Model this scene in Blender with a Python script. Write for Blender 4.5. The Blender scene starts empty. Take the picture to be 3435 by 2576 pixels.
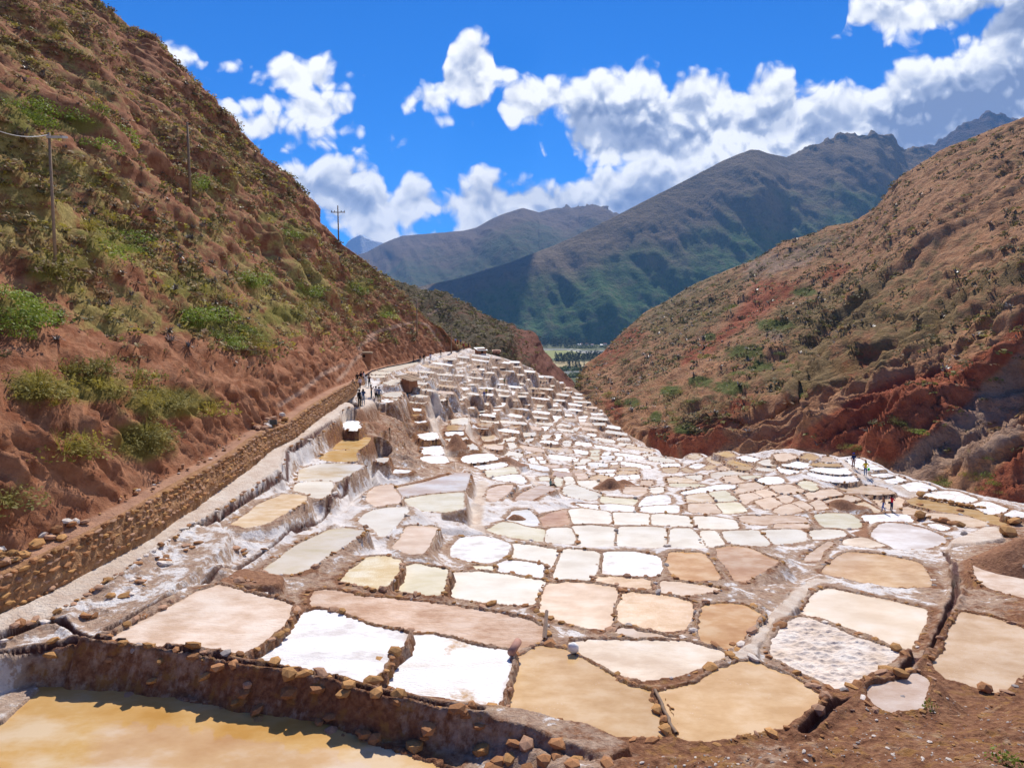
import bpy, bmesh, math, random
import numpy as np
from mathutils import Vector, Matrix, Quaternion

random.seed(7)
RNG = np.random.default_rng(11)
S = bpy.context.scene
COL = S.collection

# ---------------------------------------------------------------- camera
F_PX, CU, CV, HV = 2278.0, 1717.5, 1288.0, 1071.5     # focal length, centre and eye level in photograph pixels
PITCH = math.atan((CV - HV) / F_PX)
cam_d = bpy.data.cameras.new('camera')
cam_d.sensor_width = 36.0
cam_d.lens = 36.0 * F_PX / 3435.0
cam_d.clip_start = 0.2
cam_d.clip_end = 90000.0
cam = bpy.data.objects.new('camera', cam_d)
cam.location = (0, 0, 0)
cam.rotation_euler = (math.pi / 2 - PITCH, 0, 0)
COL.objects.link(cam)
S.camera = cam
CP, SP = math.cos(PITCH), math.sin(PITCH)

def ray(u, v):
    """direction (y = 1) of a photograph pixel, world axes; eye at the origin"""
    cx = (np.asarray(u, float) - CU) / F_PX
    cy = (CV - np.asarray(v, float)) / F_PX
    x = cx
    y = CP + SP * cy
    z = -SP + CP * cy
    return x / y, np.ones_like(x), z / y

def at_d(u, v, d):
    x, y, z = ray(u, v)
    return np.stack([x * d, y * d, z * d], -1)

def at_z(u, v, z0):
    x, y, z = ray(u, v)
    d = np.asarray(z0, float) / z
    return np.stack([x * d, d, z * d], -1)

def to_px(p):
    p = np.asarray(p, float)
    x, y, z = p[..., 0], p[..., 1], p[..., 2]
    f = y * CP - z * SP
    up = y * SP + z * CP
    f = np.where(np.abs(f) < 1e-6, 1e-6, f)
    return CU + F_PX * x / f, CV - F_PX * up / f

# ---------------------------------------------------------------- sun, sky, exposure
SUN_AZ, SUN_EL = math.radians(4.0), math.radians(49.0)     # azimuth from +Y, clockwise
SUN_DIR = Vector((math.sin(SUN_AZ) * math.cos(SUN_EL), math.cos(SUN_AZ) * math.cos(SUN_EL), math.sin(SUN_EL)))
sun_d = bpy.data.lights.new('sun', 'SUN')
sun_d.energy = 5.0
sun_d.angle = math.radians(0.53)
sun_d.color = (1.0, 0.93, 0.83)
sun = bpy.data.objects.new('sun', sun_d)
sun.rotation_euler = SUN_DIR.to_track_quat('Z', 'Y').to_euler()
sun.location = (0, 0, 400)
COL.objects.link(sun)
S.view_settings.view_transform = 'Standard'
S.view_settings.look = 'None'
S.view_settings.exposure = 0.28
S.view_settings.gamma = 1.0
S.render.engine = 'CYCLES'
S.cycles.max_bounces = 4
S.cycles.diffuse_bounces = 2
S.cycles.glossy_bounces = 2
S.cycles.volume_bounces = 0
S.cycles.use_denoising = True

# ---------------------------------------------------------------- node helpers
class NT:
    def __init__(self, tree):
        self.t = tree; self.n = tree.nodes; self.l = tree.links
    def node(self, typ, **kw):
        nd = self.n.new(typ)
        for k, v in kw.items(): setattr(nd, k, v)
        return nd
    def put(self, sock, val):
        if val is None: return
        if isinstance(val, bpy.types.NodeSocket): self.l.new(val, sock)
        elif isinstance(val, bpy.types.Node): self.l.new(val.outputs[0], sock)
        else:
            if sock.type == 'RGBA' and len(val) == 3: val = (*val, 1.0)
            sock.default_value = val
    def math(self, op, a, b=None, c=None, clamp=False):
        nd = self.node('ShaderNodeMath', operation=op); nd.use_clamp = clamp
        for i, x in enumerate((a, b, c)):
            if x is not None: self.put(nd.inputs[i], x)
        return nd.outputs[0]
    def vmath(self, op, a, b=None):
        nd = self.node('ShaderNodeVectorMath', operation=op)
        self.put(nd.inputs[0], a)
        if b is not None: self.put(nd.inputs[1], b)
        return nd.outputs[0]
    def mix(self, f, a, b, blend='MIX'):
        nd = self.node('ShaderNodeMix', data_type='RGBA', blend_type=blend)
        self.put(nd.inputs[0], f); self.put(nd.inputs[6], a); self.put(nd.inputs[7], b)
        return nd.outputs[2]
    def noise(self, vec, scale, detail=5.0, rough=0.55, dist=0.0, dim='3D'):
        nd = self.node('ShaderNodeTexNoise', noise_dimensions=dim)
        if vec is not None: self.put(nd.inputs['Vector'], vec)
        nd.inputs['Scale'].default_value = scale; nd.inputs['Detail'].default_value = detail
        nd.inputs['Roughness'].default_value = rough; nd.inputs['Distortion'].default_value = dist
        return nd.outputs[0]
    def vor(self, vec, scale, feature='F1', rand=1.0):
        nd = self.node('ShaderNodeTexVoronoi', feature=feature)
        self.put(nd.inputs['Vector'], vec); nd.inputs['Scale'].default_value = scale
        nd.inputs['Randomness'].default_value = rand
        return nd.outputs[0]
    def step(self, x, a, b, o0=0.0, o1=1.0):
        nd = self.node('ShaderNodeMapRange', interpolation_type='SMOOTHSTEP')
        self.put(nd.inputs[0], x)
        for i, v in zip((1, 2, 3, 4), (a, b, o0, o1)): self.put(nd.inputs[i], v)
        return nd.outputs[0]
    def ramp(self, x, stops):
        nd = self.node('ShaderNodeValToRGB')
        cr = nd.color_ramp
        while len(cr.elements) < len(stops): cr.elements.new(0.5)
        for e, (p, c) in zip(cr.elements, stops):
            e.position = p; e.color = (*c, 1.0)
        self.put(nd.inputs[0], x)
        return nd.outputs[0]
    def attr(self, name):
        nd = self.node('ShaderNodeAttribute', attribute_name=name)
        return nd.outputs['Fac']
    def pos(self):
        return self.node('ShaderNodeNewGeometry').outputs['Position']
    def scale(self, vec, s):
        return self.vmath('MULTIPLY', vec, s if not isinstance(s, (int, float)) else (s, s, s))

def material(name, fn, rough=0.9, spec=0.2):
    m = bpy.data.materials.new(name); m.use_nodes = True
    nt = NT(m.node_tree)
    b = m.node_tree.nodes['Principled BSDF']
    b.inputs['Roughness'].default_value = rough
    b.inputs['Specular IOR Level'].default_value = spec
    fn(nt, b)
    return m

def bump(nt, b, h, strength=0.5, dist=0.1):
    nd = nt.node('ShaderNodeBump')
    nd.inputs['Strength'].default_value = strength; nd.inputs['Distance'].default_value = dist
    nt.put(nd.inputs['Height'], h)
    nt.l.new(nd.outputs[0], b.inputs['Normal'])

def flat_mat(name, c, rough=0.8, spec=0.2, var=0.25, scale=8.0, metal=0.0):
    def fn(nt, b):
        tc = nt.node('ShaderNodeTexCoord')
        n = nt.noise(tc.outputs['Object'], scale, 4)
        oi = nt.node('ShaderNodeObjectInfo').outputs['Random']
        f = nt.math('MULTIPLY_ADD', nt.math('SUBTRACT', n, 0.5), var * 2.2, nt.math('MULTIPLY_ADD', oi, var, 1 - var * 0.5))
        col = nt.mix(1.0, c, nt.node('ShaderNodeCombineColor').outputs[0], 'MULTIPLY')
        mixn = col.node
        cc = nt.node('ShaderNodeCombineColor')
        for i in range(3): nt.put(cc.inputs[i], f)
        nt.put(mixn.inputs[7], cc.outputs[0])
        nt.put(b.inputs['Base Color'], col)
        b.inputs['Metallic'].default_value = metal
    return material(name, fn, rough, spec)

# ---------------------------------------------------------------- world: Nishita sky with cumulus
W = bpy.data.worlds.new('World'); S.world = W; W.use_nodes = True
def build_world():
    nt = NT(W.node_tree)
    bg = W.node_tree.nodes['Background']
    sky = nt.node('ShaderNodeTexSky', sky_type='NISHITA')
    sky.sun_disc = False
    sky.sun_elevation = SUN_EL
    sky.sun_rotation = SUN_AZ
    sky.altitude = 3200.0; sky.air_density = 0.9; sky.dust_density = 0.05; sky.ozone_density = 3.0
    hs = nt.node('ShaderNodeHueSaturation')
    hs.inputs['Saturation'].default_value = 1.95; hs.inputs['Hue'].default_value = 0.506
    nt.put(hs.inputs['Color'], sky.outputs[0])
    skyc = nt.mix(1.0, hs.outputs[0], (0.118, 0.128, 0.140), 'MULTIPLY')
    tc = nt.node('ShaderNodeTexCoord').outputs['Generated']
    sep = nt.node('ShaderNodeSeparateXYZ'); nt.put(sep.inputs[0], tc)
    ay = nt.math('MAXIMUM', nt.math('ABSOLUTE', sep.outputs[1]), 0.12)
    U = nt.math('DIVIDE', sep.outputs[0], ay)
    V = nt.math('DIVIDE', sep.outputs[2], ay)
    cmb = nt.node('ShaderNodeCombineXYZ'); nt.put(cmb.inputs[0], U); nt.put(cmb.inputs[1], V)
    P = cmb.outputs[0]
    def UV(dx, dy):
        x, y, z = ray(dx * 3435 / 2212, dy * 3435 / 2212)
        return float(x), float(z)
    # domain warp gives the cauliflower edges
    def height(Pv, oct):
        warp = nt.node('ShaderNodeTexNoise', noise_dimensions='2D')
        nt.put(warp.inputs['Vector'], Pv); warp.inputs['Scale'].default_value = 16.0; warp.inputs['Detail'].default_value = 2
        Pw = nt.vmath('ADD', Pv, nt.scale(nt.vmath('SUBTRACT', warp.outputs['Color'], (0.5, 0.5, 0.5)), 0.035))
        big = nt.noise(Pw, 9.0, oct, 0.58, dim='2D')
        def puff(sc, sm):
            v1 = nt.node('ShaderNodeTexVoronoi', feature='SMOOTH_F1', voronoi_dimensions='2D')
            nt.put(v1.inputs['Vector'], Pw); v1.inputs['Scale'].default_value = sc; v1.inputs['Smoothness'].default_value = sm
            return v1.outputs['Distance']
        h = nt.math('SUBTRACT', big, nt.math('MULTIPLY', puff(24.0, .22), 0.36))
        return nt.math('SUBTRACT', h, nt.math('MULTIPLY', puff(62.0, .2), 0.17))
    h0 = height(P, 9.0)
    h1 = height(nt.vmath('ADD', P, (-0.001, 0.015, 0)), 5.0)
    layers = [
      ([(585,420),(600,358),(640,345),(700,338),(745,333),(790,345),(815,372),(835,402),(850,412),(880,380),(915,392),(945,425),(990,395),(1035,362),(1060,378),(1100,392),(1150,372),(1200,385),(1260,378),(1330,372),(1390,320),(1430,230),(1460,175),(1500,165),(1545,162),(1590,188),(1640,160),(1690,132),(1715,150),(1722,192),(1780,186),(1830,190),(1880,182),(1905,160),(1940,125),(1990,100),(2040,104),(2100,60),(2160,15),(2212,-40)],
       [(585,430),(640,440),(700,468),(760,505),(800,522),(860,522),(900,500),(930,520),(960,700),(2212,700)]),
      ([(1080,225),(1090,190),(1120,172),(1160,162),(1205,160),(1270,150),(1305,150),(1345,138),(1390,128),(1425,150),(1440,190),(1480,230),(1520,300)],
       [(1080,228),(1100,262),(1150,284),(1195,268),(1180,352),(1240,350),(1310,345),(1400,372),(1520,380)]),
      ([(858,215),(870,195),(905,178),(940,198),(958,160),(972,112),(1000,84),(1040,74),(1066,92),(1072,132),(1100,150),(1118,168)],
       [(858,225),(875,258),(930,248),(960,236),(1000,234),(1040,222),(1070,192),(1100,182),(1118,170)]),
      ([(1795,84),(1822,60),(1830,10),(1850,-20),(1900,-80),(2212,-300)],
       [(1795,86),(1850,78),(1900,94),(1960,104),(2000,96),(2030,78),(2080,62),(2150,30),(2212,-10)]),
    ]
    x0, x1 = UV(560, 300)[0], UV(2240, 300)[0]
    VR = 0.75
    un = nt.math('DIVIDE', nt.math('SUBTRACT', U, x0), x1 - x0)
    dens = None
    def curve(pts, outside):
        fc = nt.node('ShaderNodeFloatCurve')
        c = fc.mapping.curves[0]
        xy = []
        for px, py in pts:
            a, b = UV(px, py)
            xy.append(((a - x0) / (x1 - x0), b / VR))
        while len(c.points) < len(xy): c.points.new(0.5, 0.5)
        for p, (a, b) in zip(c.points, xy):
            p.location = (min(max(a, 0), 1), min(max(b, 0.0), 1)); p.handle_type = 'VECTOR'
        fc.mapping.update()
        nt.put(fc.inputs['Value'], un)
        return nt.math('MULTIPLY', fc.outputs[0], VR), min(a for a, _ in xy), max(a for a, _ in xy)
    for top, bot in layers:
        t, a, b = curve(top, 0); bo, _, _ = curve(bot, 0)
        d = nt.math('MINIMUM', nt.math('SUBTRACT', t, V), nt.math('SUBTRACT', V, bo))
        left = nt.math('MULTIPLY', nt.math('SUBTRACT', un, a - 0.002), x1 - x0)
        d = nt.math('MINIMUM', d, left)
        if b < 0.9:
            d = nt.math('MINIMUM', d, nt.math('MULTIPLY', nt.math('SUBTRACT', b + 0.002, un), x1 - x0))
        dens = d if dens is None else nt.math('MAXIMUM', dens, d)
    blobs = [(366,128,34,18),(505,143,40,11),(640,158,88,30),(600,140,45,22),(695,172,34,16),(555,226,32,9),(485,222,40,24),
             (560,275,80,22),(690,245,62,40),(725,285,88,22),(680,312,70,12),(950,268,22,8),(505,295,24,10),(450,176,14,7),(790,275,50,10)]
    for px, py, rx, ry in blobs:
        a, b = UV(px, py); ru = rx / 1467.0; rv = ry / 1467.0
        du = nt.math('DIVIDE', nt.math('SUBTRACT', U, a), ru)
        dv = nt.math('DIVIDE', nt.math('SUBTRACT', V, b), rv)
        q = nt.math('SQRT', nt.math('MULTIPLY_ADD', du, du, nt.math('MULTIPLY', dv, dv)))
        d = nt.math('MULTIPLY', nt.math('SUBTRACT', 1.0, q), rv * 0.9)
        dens = nt.math('MAXIMUM', dens, d)
    holes = [(915,492,42,22),(985,262,10,4),(1252,362,45,16),(2030,92,34,16),(590,330,20,20),(1195,300,24,40)]
    for px, py, rx, ry in holes:
        a, b = UV(px, py); ru = rx / 1467.0; rv = ry / 1467.0
        du = nt.math('DIVIDE', nt.math('SUBTRACT', U, a), ru)
        dv = nt.math('DIVIDE', nt.math('SUBTRACT', V, b), rv)
        q = nt.math('SQRT', nt.math('MULTIPLY_ADD', du, du, nt.math('MULTIPLY', dv, dv)))
        d = nt.math('MULTIPLY', nt.math('SUBTRACT', q, 1.0), rv * 1.2)
        dens = nt.math('MINIMUM', dens, d)
    amp = 0.080
    off = 0.262
    dn = nt.math('MULTIPLY_ADD', nt.math('SUBTRACT', h0, off), nt.step(dens, -0.032, -0.004, 0.0, amp), dens)
    alpha = nt.step(dn, -0.005, 0.0145)
    upper = nt.math('SUBTRACT', h1, h0)
    shade_e = nt.math('MULTIPLY_ADD', upper, 2.5, 0.10)                 # lumps turned from the sun
    thick = nt.step(dn, 0.014, 0.075)                                     # thick, backlit hearts of the clouds
    soft = nt.step(nt.noise(P, 4.2, 3.0, 0.5, dim='2D'), 0.42, 0.62)
    shade = nt.math('ADD', nt.math('MULTIPLY', shade_e, nt.math('MULTIPLY_ADD', thick, 0.45, 0.55)),
                    nt.math('MULTIPLY', thick, nt.math('MULTIPLY_ADD', soft, 0.70, 0.08)), clamp=True)
    for px, py, rx, ry, w in [(1335,285,115,62,.62),(2160,35,110,50,.5),(1690,262,90,40,.32),(700,420,80,40,.25),(1500,215,45,60,.3),(2050,250,160,45,.35),(1180,425,120,30,.22)]:
        a, b = UV(px, py)                                                # heavy grey hearts
        du = nt.math('DIVIDE', nt.math('SUBTRACT', U, a), rx / 1467.0)
        dv = nt.math('DIVIDE', nt.math('SUBTRACT', V, b), ry / 1467.0)
        q = nt.math('ADD', nt.math('SQRT', nt.math('MULTIPLY_ADD', du, du, nt.math('MULTIPLY', dv, dv))), nt.math('MULTIPLY', nt.math('SUBTRACT', h0, off), 2.2))
        shade = nt.math('ADD', shade, nt.step(q, 1.25, 0.2, 0.0, w), clamp=True)
    ccol = nt.ramp(shade, [(0.0, (1.06, 1.06, 1.06)), (0.20, (0.84, 0.86, 0.90)), (0.50, (0.45, 0.51, 0.65)), (1.0, (0.20, 0.26, 0.42))])
    up = nt.step(sep.outputs[2], -0.02, 0.0)
    fin = nt.mix(nt.math('MULTIPLY', alpha, up), skyc, ccol)
    nt.put(bg.inputs['Color'], fin)
    bg.inputs['Strength'].default_value = 1.0
build_world()
W.cycles.sampling_method = 'NONE'

# ---------------------------------------------------------------- object helpers
def new_obj(name, me, mat=None, parent=None, label=None, cat=None, group=None, kind=None):
    o = bpy.data.objects.new(name, me)
    COL.objects.link(o)
    if mat is not None and me is not None:
        for m in (mat if isinstance(mat, (list, tuple)) else [mat]): me.materials.append(m)
    tag(o, parent, label, cat, group, kind)
    return o

def tag(o, parent=None, label=None, cat=None, group=None, kind=None):
    if parent is not None: o.parent = parent
    if label: o['label'] = label
    if cat: o['category'] = cat
    if group: o['group'] = group
    if kind: o['kind'] = kind
    return o

def mesh_np(name, V, Fq=None, smooth=True, attrs=None, midx=None):
    """mesh from a vertex array and a face array (n,3) or (n,4)"""
    me = bpy.data.meshes.new(name)
    V = np.ascontiguousarray(V, np.float32); Fq = np.ascontiguousarray(Fq, np.int32)
    k = Fq.shape[1]; n = Fq.shape[0]
    me.vertices.add(len(V)); me.vertices.foreach_set('co', V.ravel())
    me.loops.add(n * k); me.loops.foreach_set('vertex_index', Fq.ravel())
    me.polygons.add(n)
    me.polygons.foreach_set('loop_start', np.arange(0, n * k, k, dtype=np.int32))
    me.polygons.foreach_set('loop_total', np.full(n, k, np.int32))
    if midx is not None: me.polygons.foreach_set('material_index', np.ascontiguousarray(midx, np.int32))
    me.update(calc_edges=True)
    me.polygons.foreach_set('use_smooth', np.full(n, bool(smooth)))
    for an, av in (attrs or {}).items():
        a = me.attributes.new(an, 'FLOAT', 'POINT'); a.data.foreach_set('value', np.ascontiguousarray(av, np.float32))
    return me

def grid_faces(nr, nc):
    i = np.arange(nr * nc).reshape(nr, nc)
    return np.stack([i[:-1, :-1], i[:-1, 1:], i[1:, 1:], i[1:, :-1]], -1).reshape(-1, 4)

# value noise
def _h(ix, iy, s):
    h = (ix.astype(np.int64) * 374761393 + iy.astype(np.int64) * 668265263 + s * 974634777) & 0xffffffff
    h = ((h ^ (h >> 13)) * 1274126177) & 0xffffffff
    return ((h ^ (h >> 16)) & 0xffff) / 65535.0
def vnoise(x, y, s=0):
    x = np.asarray(x, float); y = np.asarray(y, float)
    ix = np.floor(x); iy = np.floor(y); fx = x - ix; fy = y - iy
    fx = fx * fx * (3 - 2 * fx); fy = fy * fy * (3 - 2 * fy)
    a = _h(ix, iy, s); b = _h(ix + 1, iy, s); c = _h(ix, iy + 1, s); d = _h(ix + 1, iy + 1, s)
    return (a * (1 - fx) + b * fx) * (1 - fy) + (c * (1 - fx) + d * fx) * fy
def fbm(x, y, s=0, o=4, g=0.5):
    t = 0.0; a = 1.0; n = 0.0; f = 1.0
    for k in range(o):
        t = t + a * vnoise(x * f + 17.3 * k, y * f - 9.1 * k, s + k); n += a; a *= g; f *= 2.03
    return t / n
def ridged(x, y, s=0, o=4, g=0.5):
    t = 0.0; a = 1.0; n = 0.0; f = 1.0
    for k in range(o):
        t = t + a * (1 - np.abs(2 * vnoise(x * f + 5.7 * k, y * f + 3.1 * k, s + k) - 1)); n += a; a *= g; f *= 2.07
    return t / n
def sstep(x, a, b):
    t = np.clip((x - a) / (b - a), 0, 1); return t * t * (3 - 2 * t)

def in_poly(px, py, poly):
    px = np.asarray(px, float); py = np.asarray(py, float)
    ins = np.zeros(px.shape, bool)
    n = len(poly)
    for i in range(n):
        x1, y1 = poly[i]; x2, y2 = poly[(i + 1) % n]
        if y1 == y2: continue
        c = ((y1 > py) != (y2 > py)) & (px < (x2 - x1) * (py - y1) / (y2 - y1) + x1)
        ins ^= c
    return ins
def seg_dist(px, py, pts, closed):
    d2 = np.full(np.shape(px), 1e18); n = len(pts)
    for i in range(n if closed else n - 1):
        ax, ay = pts[i]; bx, by = pts[(i + 1) % n]
        dx, dy = bx - ax, by - ay
        L = dx * dx + dy * dy + 1e-12
        t = np.clip(((px - ax) * dx + (py - ay) * dy) / L, 0, 1)
        d2 = np.minimum(d2, (px - ax - t * dx) ** 2 + (py - ay - t * dy) ** 2)
    return np.sqrt(d2)
def chaikin(p, closed=True):
    p = np.asarray(p, float)
    q = np.roll(p, -1, 0)
    a = 0.87 * p + 0.13 * q; b = 0.13 * p + 0.87 * q
    return np.stack([a, b], 1).reshape(-1, p.shape[1])
def offset_poly(p, w):
    """push the corners of a plan polygon outwards by w"""
    p = np.asarray(p, float); n = len(p)
    area = 0.5 * np.sum(p[:, 0] * np.roll(p[:, 1], -1) - np.roll(p[:, 0], -1) * p[:, 1])
    s = 1.0 if area > 0 else -1.0
    e = np.roll(p, -1, 0) - p
    L = np.linalg.norm(e, axis=1, keepdims=True) + 1e-9
    nrm = s * np.stack([e[:, 1], -e[:, 0]], -1) / L
    m = nrm + np.roll(nrm, 1, 0)
    m /= np.maximum(np.linalg.norm(m, axis=1, keepdims=True), 0.3)
    return p + m * w
# ---------------------------------------------------------------- survey of the terraces
# outlines read off enlarged tiles of the photograph: letter = tile, numbers = tile pixels
TILES = {'A': (0, 1716, 1.9235), 'B': (1150, 1716, 1.9235), 'C': (2285, 1716, 1.9235), 'D': (0, 860, 1.9235),
         'E': (1150, 860, 1.9235), 'F': (2285, 860, 1.9235), 'G': (950, 1380, 3.847), 'H': (1500, 1380, 3.847),
         'K': (2050, 1470, 3.847), 'L': (2600, 1470, 3.847), 'M': (2860, 1600, 3.847), 'P': (1150, 1130, 3.847),
         'Q': (1700, 1180, 3.847), 'R': (1100, 1716, 2.765), 'S': (0, 0, 1.0)}
def T(s):
    out = []; tl = None
    for w in s.split():
        if w in TILES: tl = TILES[w]; continue
        x, y = w.split(',')
        if tl == TILES['B'] and x == '2212' and ' C ' in s: continue        # tiles B and C overlap
        out.append((tl[0] + float(x) / tl[2], tl[1] + float(y) / tl[2]))
    return np.array(out)

# height of the ground (eye = 0) where each pixel meets it
ZC = [(-300,2300,-9.65),(0,2080,-9.4),(0,2225,-9.75),(120,2205,-9.65),(300,1950,-9.25),(600,1790,-9.1),(800,1640,-9.05),(950,1520,-8.9),(1080,1430,-8.7),(1200,1368,-8.5),(1200,1290,-8.3),(1300,1235,-8.2),
      (1400,1212,-8.1),(1480,1195,-7.6),(1560,1170,-7.2),(350,2080,-9.45),(560,2100,-9.5),(730,2200,-9.5),(900,2150,-9.6),(1250,2200,-9.75),(1300,2330,-9.6),(1490,2300,-9.9),
      (1700,2350,-10.05),(2000,2400,-10.2),(2400,2400,-10.2),(2700,2330,-10.3),(2900,2450,-9.4),(2300,2540,-9.2),(3300,2350,-10.0),(3400,2560,-7.5),
      (2800,2150,-11.3),(2950,1950,-13.4),(3250,2120,-11.6),(3300,1950,-13.0),(3420,1850,-14.2),(3150,1840,-15.0),
      (900,1880,-10.0),(1100,1800,-10.7),(1250,1780,-11.2),(1200,1640,-10.9),(1050,1640,-10.3),(1000,1720,-10.2),(1300,1880,-10.8),(1550,1880,-11.9),(1750,1900,-12.0),(1600,2000,-11.3),
      (1300,2030,-10.6),(2000,2050,-11.1),(2300,2000,-11.5),(2500,2050,-11.3),(2500,1870,-12.9),(2100,1850,-13.1),
      (1350,1640,-12.0),(1180,1500,-10.5),(1250,1450,-10.9),(1330,1500,-12.6),(1430,1520,-14.0),(1500,1365,-13.3),(1620,1340,-13.4),
      (1450,1650,-12.6),(1560,1680,-12.9),(1640,1690,-14.0),(1800,1680,-14.2),(1640,1600,-15.2),(1530,1500,-14.8),(2100,1750,-14.6),(1750,1760,-14.0),(2400,1780,-14.2),(2700,1760,-15.0),
      (2250,1650,-16.2),(2000,1650,-16.4),(2500,1650,-16.4),(2800,1700,-16.4),(2990,1716,-17.0),(3200,1770,-16.0),(3350,1720,-16.4),
      (1850,1560,-17.4),(2100,1560,-18.2),(2300,1560,-17.6),(2450,1530,-16.6),(2650,1495,-14.9),(2760,1530,-15.6),(2870,1575,-15.8),(3100,1640,-16.4),(2600,1580,-16.2),
      (1300,1330,-9.3),(1400,1300,-9.9),(1380,1380,-11.8),(1450,1280,-10.2),(1560,1220,-9.0),(1600,1250,-10.4),(1700,1225,-10.2),(1750,1330,-14.6),(1700,1430,-16.0),(1850,1300,-15.2),(1930,1300,-18.0),
      (1800,1240,-12.0),(1900,1420,-18.6),(2000,1400,-19.6),(2050,1480,-19.6),(2150,1520,-19.8),(1620,1450,-15.2)]
_zc = np.array(ZC)
def _w(u, v): return np.stack([np.asarray(u, float) / 900.0, 1.35 * np.log(np.maximum(np.asarray(v, float) - 1071.5, 30.0))], -1)
def rbf_fit(X, z, lin=True, smooth=1e-3):
    n = len(X); D = np.linalg.norm(X[:, None] - X[None], axis=-1)
    Pm = np.concatenate([np.ones((n, 1)), X], 1); k = Pm.shape[1]
    A = np.zeros((n + k, n + k)); A[:n, :n] = D - smooth * np.eye(n); A[:n, n:] = Pm; A[n:, :n] = Pm.T
    return np.linalg.solve(A, np.concatenate([z, np.zeros(k)]))
def rbf_eval(X, c, Y):
    n = len(X); out = np.empty(len(Y))
    for s in range(0, len(Y), 60000):
        y = Y[s:s + 60000]
        D = np.sqrt(((y[:, None, :] - X[None]) ** 2).sum(-1))
        out[s:s + 60000] = D @ c[:n] + c[n] + y @ c[n + 1:]
    return out
_zx = _w(_zc[:, 0], _zc[:, 1]); _zk = rbf_fit(_zx, _zc[:, 2])
def zmap(u, v):
    return rbf_eval(_zx, _zk, _w(np.atleast_1d(u), np.atleast_1d(v)))

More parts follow.
